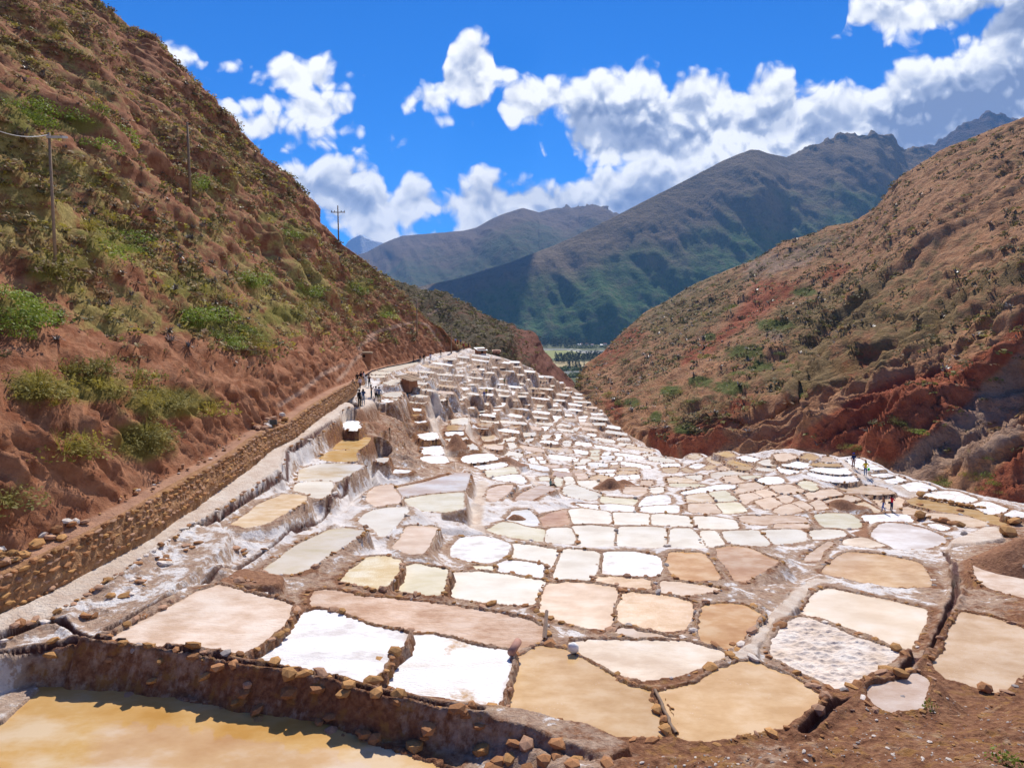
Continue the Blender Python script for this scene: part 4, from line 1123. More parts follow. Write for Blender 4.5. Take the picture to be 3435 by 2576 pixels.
# --- left hill -------------------------------------------------------
bu = [(0,2075),(208,1965),(509,1784),(598,1720),(780,1603),(899,1505),(988,1468),(1060,1405),(1150,1338),(1190,1312),(1254,1244),(1306,1230),(1366,1219),(1436,1197),(1535,1180),(1585,1166)]
bu = np.array(bu, float)
bz = zmap(bu[:, 0], bu[:, 1])
bw = at_z(bu[:, 0], bu[:, 1], bz)
bw = np.concatenate([[[-19.0, -2.0, -9.0], [-17.0, 10.0, -9.0]], bw])
bt = np.concatenate([[0.0, 0.12], np.linspace(0.2, 1.0, len(bu))])
WALL_H = np.interp(bt, [0, .2, .45, .62, .70, .72, 1], [1.15, 1.15, 1.05, .95, .85, .05, .0])
wall_foot = bw.copy()
top0 = bw + np.stack([np.full(len(bw), -0.35), 0 * bt, WALL_H], -1)
ledge_w = np.interp(bt, [0, .2, .4, .6, .72, 1], [.9, .9, 1.1, 1.2, .3, .1])
bank_h = np.interp(bt, [0, .2, .35, .5, .65, .75, .9, 1], [4.6, 4.2, 3.0, 2.2, 2.6, 3.2, 3.0, .6])
top1 = top0 + np.stack([-ledge_w, 0 * bt, 0.12 + 0 * bt], -1)
top2 = top1 + np.stack([-0.55 * bank_h, 0 * bt, bank_h], -1)
cr = [(0.0,-2600,-1900,105),(0.12,-1900,-1500,115),(0.2,-1400,-1100,128),(0.27,-700,-650,140),(0.33,-250,-350,150),(0.38,60,-140,155),(0.43,260,0,158),(0.46,333,68,158),(0.49,405,114,159),(0.52,468,140,160),(0.54,510,177,160),(0.56,551,218,160),(0.58,588,245,160),(0.60,634,286,160),(0.62,671,338,159),
      (0.635,712,374,158),(0.65,759,431,157),(0.662,780,452,156),(0.675,811,489,155),(0.69,873,535,154),(0.705,920,572,153),(0.72,972,619,152),(0.735,1019,650,150),(0.745,1055,686,149),(0.75,1058,733,149),(0.76,1086,759,148),(0.775,1107,780,148),(0.79,1150,822,148),
      (0.81,1202,860,149),(0.83,1244,892,150),(0.85,1275,922,150),(0.88,1347,985,151),(0.905,1394,1037,152),(0.93,1431,1073,152),(0.955,1483,1104,153),(0.98,1514,1141,154),(1.0,1538,1172,156)]
ct, cw = px_rows(cr)
cb = cw + np.stack([-0.10 * cw[:, 1], 45 + 0 * ct, -26 + 0 * ct], -1)
tt = np.unique(np.concatenate([np.linspace(0.0, 0.2, 50, False), np.linspace(0.2, 1.0, 450)]))
rows_l = [(bt, top0), (bt, top1), (bt, top2), (ct, cw), (ct, cb)]
GL, vfl = loft(rows_l, 0, [4, 18, 270, 10], tt)
nl = grid_normals(GL)
vv = vfl[:, None] * np.ones((1, GL.shape[1]))
x, y, z = GL[..., 0], GL[..., 1], GL[..., 2]
sl = np.hypot(x - np.interp(tt, bt, bw[:, 0])[None, :], z - np.interp(tt, bt, bw[:, 2])[None, :])        # distance up the slope
al = y + 0.35 * sl
wgt = np.clip(sl / 22, 0, 1) * np.interp(vv, [0, 2.0, 2.2, 2.94, 3.0, 4], [0, .25, 1, 1, .16, .5])
gul = (ridged(al * 0.045 + 0.6 * fbm(al * .05, sl * .05, 5), sl * 0.014, 6, 3) - 0.5) * 7.0
mid = (fbm(al * 0.09, sl * 0.07, 8, 4) - 0.5) * 5.5
rk = (fbm(al * 0.22, sl * 0.22, 12, 4) - 0.5) * 3.0
det = (fbm(al * 0.55, sl * 0.55, 15, 4) - 0.5) * 1.1
loc = (fbm(al * 1.7, z * 1.7, 19, 4) - 0.5) * 1.1 + (ridged(al * .9 + .4 * fbm(al * .5, sl * .5, 23, 2), sl * .16, 24, 3) - .6) * .9
disp = wgt * (gul + mid + rk) + np.interp(vv, [0, .8, 1.0, 2.0, 2.3, 3, 4], [.05, .1, .5, 1, 1, .5, .5]) * (det * np.clip(sl / 8, .25, 1) + loc * np.interp(vv, [0, 1, 1.2, 2, 2.2, 3], [.1, .25, 1, 1, .45, .4]))
# keep the path at the foot clear
GLd = GL + nl * disp[..., None]
# foot ledges never sink into the terrace path
lu, lv = to_px(GLd)
rc = np.array([(0,1250,.9),(200,1650,1),(500,1550,.9),(700,1500,.85),(900,1350,.7),(1150,1180,.85),(1300,1150,.95),(1400,1180,1),(1250,1090,.6),(1000,1000,.35),(700,900,.42),(300,800,.40),(100,600,.4),(500,600,.55),(350,400,.62),(800,700,.5),(950,800,.5),(600,300,.7),(100,200,.55),(1050,750,.9),(800,1150,.3),(350,1200,.3),(600,1350,.45),(150,1400,.62),(120,1150,.62),(950,1120,.45),(1200,1000,.5)])
d2 = ((lu[..., None] - rc[:, 0]) ** 2 + (lv[..., None] - rc[:, 1]) ** 2) / 1e4 + .3
bare = ((d2 ** -2) * rc[:, 2]).sum(-1) / (d2 ** -2).sum(-1)
bare = np.where(vv < 2.05, 1.0, bare)
gc = np.array([(80,400,90,60),(260,420,110,40),(380,800,150,70),(200,900,170,60),(60,1050,110,80),(700,1080,170,60),(830,1130,120,60),(850,940,90,35),(1040,980,60,30),(670,620,50,35),(560,1350,200,70),(300,1300,170,60),(480,1480,130,80),(950,1060,110,40),(1200,960,60,35),(1300,1040,40,25),(1000,780,80,30),(900,730,50,25),(120,1300,120,60),(640,960,160,50)])
green = np.zeros(lu.shape)
for a_, b_, c_, d_ in gc:
    green = np.maximum(green, np.exp(-(((lu - a_) / c_) ** 2 + ((lv - b_) / d_) ** 2)))
trail = np.zeros(lu.shape)
for ln, w in [(T('P -60,560 0,500 60,430 120,340 190,265 260,225 200,130 250,90 330,40 420,10 E 160,520 240,480 330,455 390,440'), 7), (T('E 390,440 470,420 540,440 570,470 610,540 640,580'), 4), (T('D 2212,700 2080,760 1950,870 1800,960'), 8)]:
    trail = np.maximum(trail, 1 - sstep(seg_dist(lu, lv, ln, False), w * .5, w * 1.2))
trail = np.maximum(trail, (vv < 1.0) * 0.6)
lh_me = mesh_np('hill', GLd.reshape(-1, 3), grid_faces(*GLd.shape[:2])[:, ::-1], True, dict(bare=bare.ravel(), green=green.ravel(), trail=trail.ravel()))

def hill_mat(soil, soil2, veg, veg2, sc=1.0, grey=None, streak=(1, 1, 1), gcol=(0.12, 0.118, 0.026), tcol=(0.52, 0.34, 0.24), bs=0.8, bd=0.35, fine=14.0):
    def fn(nt, b):
        P = nt.pos()
        Ps = nt.vmath('MULTIPLY', P, streak)
        ba, gr, tr = nt.attr('bare'), nt.attr('green'), nt.attr('trail')
        n1 = nt.noise(Ps, 0.16 * sc, 7, 0.62)
        n2 = nt.noise(P, 0.9 * sc, 7, 0.65)
        n3 = nt.noise(P, 3.4 * sc, 5, 0.6)
        s = nt.mix(nt.step(n2, 0.34, 0.66), soil, soil2)
        if grey: s = nt.mix(nt.math('MULTIPLY', nt.step(nt.noise(Ps, 0.05 * sc, 4), 0.52, 0.62), 0.75), s, grey)
        s = nt.mix(nt.step(n3, 0.3, 0.75, 0.0, 0.5), s, nt.mix(0.5, s, (0.06, 0.03, 0.02)))
        v = nt.mix(nt.step(n3, 0.35, 0.65), veg, veg2)
        k = nt.math('ADD', nt.math('MULTIPLY_ADD', n1, 0.8, nt.math('MULTIPLY', n2, 0.7)), nt.math('MULTIPLY_ADD', ba, -0.62, -0.06))
        m = nt.step(k, 0.30, 0.52)
        c = nt.mix(m, s, v)
        c = nt.mix(nt.math('MULTIPLY', nt.step(nt.math('ADD', gr, nt.math('MULTIPLY', n2, 0.8)), 0.75, 1.15), 0.8), c, nt.mix(n3, gcol, (gcol[0] * 2.0, gcol[1] * 1.8, gcol[2] * 1.6)))
        c = nt.mix(nt.math('MULTIPLY', tr, 0.6), c, nt.mix(n3, tcol, (tcol[0] * 1.25, tcol[1] * 1.3, tcol[2] * 1.35)))
        nt.put(b.inputs['Base Color'], c)
        bump(nt, b, nt.math('ADD', nt.math('MULTIPLY', n2, 0.7), nt.math('MULTIPLY', nt.noise(P, fine * sc * .45, 6, .7), 0.42)), bs, bd)
    return fn
M_LH = material('red hillside with dry scrub', hill_mat((0.245, 0.088, 0.042), (0.43, 0.205, 0.112), (0.22, 0.165, 0.050), (0.37, 0.285, 0.10)), 0.95, 0.1)
lh = new_obj('hill', lh_me, M_LH, kind='structure', label='steep scrubby red hillside rising on the left of the terraces')

# --- right hill ------------------------------------------------------
base_r = [(0,1921,1312,330),(.06,1975,1345,300),(.12,2033,1392,255),(.2,2098,1462,195),(.28,2168,1532,168),(.36,2284,1575,150),(.48,2497,1530,140),(.6,2725,1530,124),(.7,2873,1575,112),(.8,3047,1645,100),(.9,3289,1712,88),(1,3750,1850,74)]
clif_r = [(0,1930,1300,334),(.06,1990,1322,312),(.12,2070,1352,275),(.2,2140,1395,225),(.28,2230,1440,195),(.36,2330,1470,172),(.48,2520,1475,158),(.6,2716,1447,150),(.66,2857,1338,148),(.75,3013,1262,146),(.85,3221,1200,138),(.93,3435,1040,135),(1,3900,850,125)]
cres_r = [(0,1930,1290,338),(.03,1961,1224,420),(.06,2023,1182,480),(.09,2060,1141,530),(.12,2112,1094,580),(.15,2158,1052,610),(.18,2185,1035,620),(.21,2216,1021,630),(.25,2252,1000,640),(.29,2300,969,640),(.33,2337,950,640),(.37,2420,915,630),(.42,2550,862,600),(.46,2628,811,570),
          (.5,2732,785,540),(.54,2784,759,520),(.57,2857,749,500),(.6,2909,717,480),(.64,2956,681,460),(.68,3008,619,440),(.71,3034,587,430),(.78,3169,499,400),(.83,3262,463,385),(.88,3351,426,372),(.93,3435,395,360),(1,3900,200,330)]
brt, brw = px_rows(base_r); crt_, crw = px_rows(clif_r); kt, kw = px_rows(cres_r)
low = brw + np.stack([-.03 * brw[:, 0], -6 + 0 * brt, -14 + 0 * brt], -1)
kb = kw * np.array([1.0, 1.12, 1.0]) + np.array([15, 0, -60])
ttr = np.linspace(0, 1, 520)
GR, vfr = loft([(brt, low), (brt, brw), (crt_, crw), (kt, kw), (kt, kb)], 0, [4, 80, 190, 8], ttr)
nr_ = grid_normals(GR)
vv = vfr[:, None] * np.ones((1, GR.shape[1]))
dist = GR[..., 1]
x, y, z = GR[..., 0], GR[..., 1], GR[..., 2]
sc_d = np.clip(dist / 260, 0.4, 2.2)
up_ = np.hypot(x, z)
gul = (ridged(y * 0.028 + .4 * fbm(y * .03, z * .05, 2), z * 0.010 + x * .004, 61, 4) - 0.55) * 17.0
cl = (ridged(y * 0.085, z * 0.07, 65, 5, .58) - 0.55) * 11.0
md = (fbm(y * 0.07, up_ * 0.07, 67, 5) - 0.5) * 8.5
dt = (fbm(y * 0.33, up_ * 0.33, 70, 4) - 0.5) * 2.6 + (ridged(y * .16 + .5 * fbm(y * .1, up_ * .1, 74, 2), up_ * .05, 75, 3) - .55) * 2.2
rk = np.maximum(ridged(y * .06 + z * .04, z * .09, 72, 4) - .64, 0) * 14
edge = np.interp(vv, [0, 1, 1.15, 1.9, 2.1, 2.9, 3.0, 4], [0, .1, 1, .8, 1, 1, .10, .6])
cfw = np.interp(vv, [0, 1, 1.2, 1.9, 2.15, 3], [.2, .5, 1.3, 1.2, .45, .3])
fade = np.interp(ttr, [0, .15, .4], [.12, .35, 1.0])[None, :]
disp = edge * fade * (gul * np.interp(vv, [1, 2, 2.3, 3], [.5, .8, .5, .5]) + cl * cfw * np.interp(vv, [2, 2.3], [1, .3]) + md * np.interp(vv, [2, 2.3], [1, .42]) + rk * np.interp(vv, [2, 2.2], [.8, 0])) + dt * np.interp(vv, [0, 2.9, 3, 4], [1, 1, .35, 1])
GRd = GR + nr_ * disp[..., None]
ru, rv = to_px(GRd)
rb = np.array([(1960,1330,.55),(2050,1300,.7),(2100,1420,.95),(2150,1480,1),(2250,1530,1),(2300,1500,1),(2450,1480,1),(2350,1200,.75),(2500,1050,.8),(2650,940,.7),(2560,1130,.5),(2700,1250,.35),(2500,1350,.6),(2600,1420,.9),(2800,1400,1),(2950,1350,1.1),(3100,1330,1.1),(3250,1400,1),(3050,1520,1),(3400,1100,.8),(3300,1050,.5),
               (2400,1000,.4),(2300,1050,.3),(2250,1100,.35),(2200,1200,.6),(2120,1200,.55),(2700,1100,.3),(2900,1050,.3),(3100,1100,.35),(3000,900,.62),(3200,700,.75),(3400,600,.75),(3100,700,.75),(2900,850,.65),(2750,850,.6),(2500,1250,.35),(2200,1330,.6),(2300,1400,.45),(2420,1380,.4),(2900,1200,.45),(3150,1250,.7)])
d2 = ((ru[..., None] - rb[:, 0]) ** 2 + (rv[..., None] - rb[:, 1]) ** 2) / 1e4 + .3
rbare = ((d2 ** -2) * rb[:, 2]).sum(-1) / (d2 ** -2).sum(-1)
redc = np.zeros(ru.shape)
for pl in ['F 0,640 200,520 420,300 700,170 760,150 700,260 560,360 400,470 200,620 0,720', 'F 0,1290 0,1150 230,960 450,880 500,930 380,1010 250,1130 350,1180 150,1280', 'F 640,1220 820,1130 1100,930 1400,780 1800,690 2050,560 2212,350 2212,620 1950,800 1900,1000 1700,1100 1500,1200 1350,1330 1000,1250',
           'F 860,130 1000,40 1100,70 980,180', 'F 990,700 1150,590 1350,560 1200,700 1080,790', 'Q 1180,600 1280,720 1420,860 1500,700 1420,620', 'Q 1830,1000 2212,1080 2212,1390 1900,1290', 'F 480,160 700,160 560,330 380,360', 'S 2000,1160 2130,1090 2180,1120 2060,1220 1990,1240', 'F 1900,1500 2212,1200 2212,1654 2050,1654']:
    q = T(pl); m = in_poly(ru, rv, q); sd = seg_dist(ru, rv, q, True)
    redc = np.maximum(redc, sstep(np.where(m, sd, -sd), -38, 42))
redc = redc * np.interp(vv, [2.95, 3.0], [1, 0])
greyr = np.zeros(ru.shape)
for pl in ['F 1300,1440 1500,1200 1750,1000 1950,800 2212,560 2212,1180 1950,1330 1600,1440', 'S 2140,1080 2250,1000 2350,940 2420,930 2300,1010 2200,1090', 'F 480,480 600,430 740,520 640,580 520,570', 'S 2500,870 2750,790 2880,770 2700,900 2480,960']:
    q = T(pl); m = in_poly(ru, rv, q); sd = seg_dist(ru, rv, q, True)
    greyr = np.maximum(greyr, sstep(np.where(m, sd, -sd), -45, 50))
rg = np.zeros(ru.shape)
for a_, b_, c_, d_ in [(2120,1350,40,22),(2200,1400,30,25),(2250,1310,50,22),(2350,1280,60,25),(2500,1180,90,30),(2600,1090,90,30),(2450,1300,90,30),(2550,1230,60,20),(2300,1440,60,22),(2700,980,60,20),(2380,1130,30,20),(2950,480,0,0),(3260,470,25,8)]:
    if c_: rg = np.maximum(rg, np.exp(-(((ru - a_) / c_) ** 2 + ((rv - b_) / d_) ** 2)))
rh_me = mesh_np('hill', GRd.reshape(-1, 3), grid_faces(*GRd.shape[:2]), True, dict(bare=rbare.ravel(), green=rg.ravel(), red=redc.ravel(), grey=greyr.ravel()))
def right_mat(nt, b):
    P = nt.pos()
    ba, gr, rd, gy = nt.attr('bare'), nt.attr('green'), nt.attr('red'), nt.attr('grey')
    n1 = nt.noise(P, 0.05, 7, 0.62); n2 = nt.noise(P, 0.28, 7, 0.66); n3 = nt.noise(P, 1.1, 5, 0.62)
    soil = nt.mix(nt.step(n2, 0.32, 0.68), (0.34, 0.165, 0.082), (0.49, 0.270, 0.148))
    red = nt.mix(nt.step(n2, 0.3, 0.7), (0.27, 0.068, 0.034), (0.44, 0.155, 0.080))
    grey = nt.mix(nt.step(n2, 0.3, 0.7), (0.25, 0.165, 0.12), (0.42, 0.31, 0.24))
    rk = nt.math('ADD', rd, nt.math('MULTIPLY', nt.math('ADD', nt.math('SUBTRACT', n1, 0.5), nt.math('MULTIPLY', nt.math('SUBTRACT', n2, 0.5), .8)), 1.3))
    c = nt.mix(nt.step(rk, 0.22, 0.66), soil, red)
    gk = nt.math('ADD', gy, nt.math('MULTIPLY', nt.math('SUBTRACT', nt.noise(P, 0.09, 8, .68), 0.5), 2.0))
    c = nt.mix(nt.math('MULTIPLY', nt.step(gk, 0.45, 0.85), 0.7), c, grey)
    k = nt.math('ADD', nt.math('MULTIPLY_ADD', n1, 0.6, nt.math('MULTIPLY', n2, 0.9)), nt.math('MULTIPLY', ba, -0.55))
    veg = nt.mix(nt.step(n3, 0.35, 0.65), (0.105, 0.092, 0.034), (0.22, 0.172, 0.075))
    c = nt.mix(nt.math('MULTIPLY', nt.step(k, 0.36, 0.56), 0.75), c, veg)
    c = nt.mix(nt.step(nt.math('ADD', gr, nt.math('MULTIPLY', n2, 0.8)), 0.8, 1.15), c, nt.mix(n3, (0.07, 0.085, 0.022), (0.16, 0.17, 0.05)))
    c = nt.mix(nt.step(n3, 0.45, 0.75, 0.0, 0.45), c, nt.mix(0.6, c, (0.05, 0.03, 0.02)))
    nt.put(b.inputs['Base Color'], c)
    bump(nt, b, nt.math('ADD', nt.math('MULTIPLY', n2, 1.0), nt.math('MULTIPLY', n3, 0.30)), 1.0, 2.0)
M_RH = material('ochre and red hillside', right_mat, 0.95, 0.1)
rh = new_obj('hill', rh_me, M_RH, kind='structure', label='ochre hillside with red cliffs across the ravine on the right')

# --- dark spur behind the terraces ----------------------------------
cres_s = [(0,1000,820,430),(.1,1180,890,410),(.18,1280,928,400),(.26,1358,954,395),(.34,1431,980,388),(.40,1493,995,382),(.46,1555,1021,376),(.52,1618,1052,370),(.58,1670,1078,366),(.65,1737,1108,362),(.71,1789,1119,360),(.75,1810,1145,358),(.78,1821,1167,357),(.81,1838,1190,356),(.84,1845,1208,355),(.89,1878,1234,352),(.95,1915,1272,350),(1,1940,1300,348)]
base_s = [(0,1000,1150,260),(.18,1300,1180,250),(.34,1450,1190,245),(.46,1560,1195,240),(.58,1660,1210,245),(.71,1750,1255,262),(.84,1840,1300,290),(1,1935,1335,325)]
mid_s = [(0,1000,1000,340),(.18,1290,1040,330),(.34,1440,1080,322),(.46,1560,1100,316),(.58,1665,1140,312),(.71,1790,1180,322),(.84,1842,1240,335),(1,1938,1310,342)]
sct, scw = px_rows(cres_s); sbt, sbw = px_rows(base_s); smt, smw = px_rows(mid_s)
GS, vfs = loft([(sbt, sbw + np.array([0, -5, -12])), (sbt, sbw), (smt, smw), (sct, scw), (sct, scw * np.array([1, 1.15, 1]) + np.array([-20, 0, -70]))], 0, [3, 55, 65, 6], np.linspace(0, 1, 230))
ns = grid_normals(GS); vv = vfs[:, None] * np.ones((1, 230))
x, y, z = GS[..., 0], GS[..., 1], GS[..., 2]
disp = np.interp(np.linspace(0, 1, 230), [0, .6, .75, 1], [1, 1, .3, .12])[None, :] * np.interp(vv, [0, 1, 1.3, 2.7, 3, 4], [0, .3, 1, 1, .10, 1]) * ((ridged(x * .03 + y * .01, z * .02, 81, 4) - .55) * 14 + (fbm(x * .06, z * .09, 84, 5) - .5) * 10 + np.maximum(ridged(x * .07, z * .06, 86, 4) - .6, 0) * 9) + (fbm(x * .25, z * .3, 88, 3) - .5) * 2.0
GSd = GS + ns * disp[..., None]
su, sv = to_px(GSd)
sbare = 0.25 + 0.85 * sstep(su, 1690, 1800) * sstep(vv, 1.0, 1.5)
strail = 1 - sstep(seg_dist(su, sv, T('E 530,385 600,350 660,310'), False), 2, 5)
sp_me = mesh_np('hill', GSd.reshape(-1, 3), grid_faces(*GSd.shape[:2]), True, dict(bare=sbare.ravel(), green=np.zeros(su.size), trail=strail.ravel()))
M_SP = material('dark scrubby spur', hill_mat((0.19, 0.075, 0.05), (0.27, 0.12, 0.08), (0.075, 0.062, 0.034), (0.15, 0.11, 0.062), sc=0.3, bs=1.0, bd=1.5), 0.95, 0.1)
new_obj('hill', sp_me, M_SP, kind='structure', label='dark scrub covered spur ending in a cliff behind the terraces')

# --- far mountains ---------------------------------------------------
K = 3435 / 2212.0
def mtn(name, cres, base, seg, ncol, amp, scale, mat, label, seed, mid=None, attr=None, crest_amp=0.12, jag=None):
    c = np.array(cres, float); b = np.array(base, float)
    tc = (c[:, 0] - c[0, 0]) / (c[-1, 0] - c[0, 0]); tb = (b[:, 0] - b[0, 0]) / (b[-1, 0] - b[0, 0])
    cwp = at_d(c[:, 0] * K, c[:, 1] * K, c[:, 2]); bwp = at_d(b[:, 0] * K, b[:, 1] * K, b[:, 2])
    back = cwp * np.array([1.03, 1.25, 1]) - np.array([0, 0, 0.25]) * cwp[:, 1:2] * 0.5
    G, vf = loft([(tb, bwp), (tc, cwp), (tc, back)], 0, [seg, 10], np.linspace(0, 1, ncol))
    n = grid_normals(G); v = vf[:, None] * np.ones((1, ncol))
    x, y, z = G[..., 0] / scale, G[..., 1] / scale, G[..., 2] / scale
    sp_ = x + 0.25 * y
    rid = (ridged(sp_ * 1.0 + .5 * fbm(x, z, seed + 9), z * .45, seed, 5, .52) - .55)
    f = (fbm(x * 1.7, z * 1.7, seed + 3, 5) - .5)
    sm = ridged(sp_ * 3.1, z * 1.6, seed + 5, 4) - .55
    e = np.interp(v, [0, .12, .75, 1, 2], [0, 1, 1, crest_amp, 1])
    fin = ridged(sp_ * 7.5 + .8 * f, z * 3.2, seed + 7, 3) - .55
    D = e * amp * (1.0 * rid + .7 * f + .45 * sm + .16 * fin)
    if jag:
        D = D + np.interp(v, [.9, 1, 1.2], [0, 1, 0]) * jag[0] * (ridged(x * 9, y * 4, seed + 11, 3, .6) - .6) * sstep(c[0, 0] + (c[-1, 0] - c[0, 0]) * np.linspace(0, 1, ncol)[None, :], jag[1], jag[1] + 60)
    Gd = G + n * D[..., None]
    pu, pv = to_px(Gd)
    at = attr(pu, pv, v, Gd, rid) if attr else {}
    me = mesh_np(name, Gd.reshape(-1, 3), grid_faces(*G.shape[:2]), True, {k: np.ravel(q) for k, q in at.items()})
    return new_obj(name, me, mat, kind='structure', label=label)
def mtn_mat(lo, lo2, hi, hi2, rock, sc, snow=False):
    def fn(nt, b):
        P = nt.pos()
        h = nt.attr('hh'); 
        n1 = nt.noise(P, 0.004 * sc, 8, 0.62); n2 = nt.noise(P, 0.02 * sc, 7, 0.66); n3 = nt.noise(P, 0.09 * sc, 4, 0.6)
        low = nt.mix(nt.step(n2, .35, .65), lo, lo2); high = nt.mix(nt.step(n2, .35, .65), hi, hi2)
        k = nt.math('ADD', h, nt.math('MULTIPLY', nt.math('SUBTRACT', n1, .5), .9))
        c = nt.mix(nt.step(k, .35, .75), low, high)
        c = nt.mix(nt.math('MULTIPLY', nt.step(n2, .50, .62), .5), c, rock)
        c = nt.mix(nt.step(n3, .5, .72, 0, .5), c, nt.mix(.6, c, (.012, .018, .014)))
        if snow:
            c = nt.mix(nt.step(nt.math('ADD', h, nt.math('MULTIPLY', nt.math('SUBTRACT', n1, .5), 1.6)), .45, .62), (.06, .07, .09), (.85, .87, .9))
        nt.put(b.inputs['Base Color'], c)
        bump(nt, b, nt.math('ADD', n2, nt.math('MULTIPLY', n3, .3)), 1.0, 30.0 / sc)
    return material('mountain slope', fn, 0.95, 0.05)
def hh(pu, pv, v, G, rid): return dict(hh=np.clip(v, 0, 1))
M_M2 = mtn_mat((.048, .115, .042), (.145, .215, .080), (.18, .135, .085), (.29, .22, .14), (.11, .085, .07), 1.0)
M_M1 = mtn_mat((.070, .100, .065), (.13, .15, .09), (.16, .12, .09), (.24, .18, .13), (.09, .07, .065), .7)
M_M3 = mtn_mat((.10, .075, .05), (.14, .10, .07), (.11, .075, .06), (.17, .12, .09), (.06, .045, .042), .7)
M_SN = mtn_mat((.06, .07, .09), (.06, .07, .09), (.8, .82, .85), (.8, .82, .85), (.3, .3, .32), .4, snow=True)
mtn('mountain', [(780,650,3700),(830,640,3700),(920,617,3700),(1000,600,3700),(1100,570,3720),(1180,540,3750),(1250,508,3700),(1330,468,3800),(1400,432,3900),(1500,380,4050),(1560,350,4150),(1600,334,4200),(1622,325,4250),(1640,326,4260),(1660,333,4300),(1700,341,4400),(1720,332,4450),(1740,322,4500),(1765,315,4500),(1780,303,4550),(1800,296,4600),(1815,286,4600),(1830,288,4600),(1860,291,4600),(1890,283,4650),(1908,297,4650),(1926,294,4700),(1935,312,4700),(1955,320,4700),(1990,324,4700),(2060,335,4700),(2300,380,4700)],
    [(780,746,3050),(920,746,3050),(1090,745,3030),(1200,745,3000),(1330,746,2960),(1500,747,2950),(1700,747,2950),(2300,747,2950)], 210, 330, 120.0, 620.0, M_M2, 'huge green brown mountain filling the middle distance', 101, attr=hh, jag=(75, 1690))
mtn('mountain', [(1800,380,6500),(1900,345,6400),(1990,322,6300),(2020,310,6300),(2045,298,6300),(2065,280,6300),(2080,270,6300),(2100,259,6300),(2118,252,6300),(2135,243,6300),(2150,250,6300),(2165,248,6300),(2180,260,6300),(2195,262,6300),(2240,285,6300),(2400,330,6300)],
    [(1800,520,5200),(2000,500,5200),(2400,520,5200)], 90, 160, 150.0, 700.0, M_M3, 'jagged dark peak at far right above the ochre hill', 131, attr=hh, jag=(90, 1800))
mtn('mountain', [(640,590,7600),(740,562,7600),(790,545,7500),(830,525,7500),(870,509,7400),(930,505,7300),(1000,500,7200),(1030,492,7100),(1060,475,7000),(1090,462,7000),(1130,450,7000),(1150,455,7000),(1165,459,7000),(1180,454,7000),(1200,452,7000),(1230,446,7000),(1250,453,7000),(1270,447,7000),(1290,443,7000),(1303,446,7000),(1312,455,7000),(1330,463,7000),(1450,520,7000)],
    [(640,680,4600),(900,660,4400),(1100,660,4300),(1450,640,4300)], 130, 230, 190.0, 900.0, M_M1, 'blue hazy mountain ridge left of the huge green mountain', 151, attr=hh, jag=(110, 1180))
mtn('mountain', [(690,600,10800),(720,560,10800),(740,540,10800),(752,521,10800),(764,513,10800),(778,507,10800),(790,514,10800),(805,519,10800),(815,522,10800),(830,526,10800),(850,536,10800),(900,575,10800)],
    [(690,680,9800),(900,680,9800)], 60, 110, 110.0, 1500.0, M_SN, 'distant snow capped peak above the left hillside', 171, attr=hh)
# ---------------------------------------------------------------- valley floor far below
VZ = -110.0
xs = np.linspace(-700, 900, 80); ys = np.concatenate([np.linspace(700, 1300, 8), np.linspace(1305, 3200, 150)])
X, Y = np.meshgrid(xs, ys)
Zv = VZ + 1.2 * (fbm(X * .01, Y * .01, 201, 3) - .5)
vu, vw = to_px(np.stack([X, Y, Zv], -1))
jit = (fbm(X * .012, Y * .012, 204, 4) - .5)
river = np.maximum((1 - sstep(np.abs(vw - (1172 + 0.00 * vu + 14 * np.clip((vu - 1900) / 120, 0, 1.6) - 18 * np.clip((vu - 1960) / 160, 0, 2)) + 8 * jit), 2.2, 4.0)), 1 - sstep(np.abs(vw - 1251 + 5 * jit), 5.5, 8))
bar = (1 - sstep(np.abs(vw - 1181 + 8 * jit), 3, 6)) * sstep(vu, 1935, 1970)
field = ((vw > 1176) & (vw < 1203) & (vu < 1950)).astype(float)
tanf = np.maximum(((vw > 1212) & (vw < 1237)).astype(float), ((vw > 1145) & (vw < 1156) & (vu > 1960)) * 0.8)
vme = mesh_np('valley_floor', np.stack([X, Y, Zv], -1).reshape(-1, 3), grid_faces(*X.shape), True, dict(river=river.ravel(), field=field.ravel(), tanf=tanf.ravel(), bar=bar.ravel()))
def valley_mat(nt, b):
    P = nt.pos(); n = nt.noise(P, .03, 5); n2 = nt.noise(P, .15, 5)
    c = nt.mix(nt.step(n, .35, .65), (.05, .07, .02), (.13, .13, .045))
    c = nt.mix(nt.attr('field'), c, nt.mix(n2, (.20, .23, .06), (.30, .29, .10)))
    c = nt.mix(nt.attr('tanf'), c, nt.mix(n2, (.34, .27, .12), (.46, .36, .18)))
    c = nt.mix(nt.attr('bar'), c, (.52, .46, .40))
    c = nt.mix(nt.attr('river'), c, (.30, .30, .26))
    nt.put(b.inputs['Base Color'], c)
    nt.put(b.inputs['Roughness'], nt.math('MULTIPLY_ADD', nt.attr('river'), -.75, .95))
new_obj('valley_floor', vme, material('valley fields', valley_mat, .95, .3), kind='structure')
# sheet of land under everything, to the horizon
pl = bpy.data.meshes.new('land')
B_ = 60000.0
pl.from_pydata([(-B_, -3000, -135), (B_, -3000, -135), (B_, B_, -135), (-B_, B_, -135)], [], [(0, 1, 2, 3)])
new_obj('land', pl, flat_mat('far land', (.12, .11, .05), .95, .05, .2, .001), kind='structure')

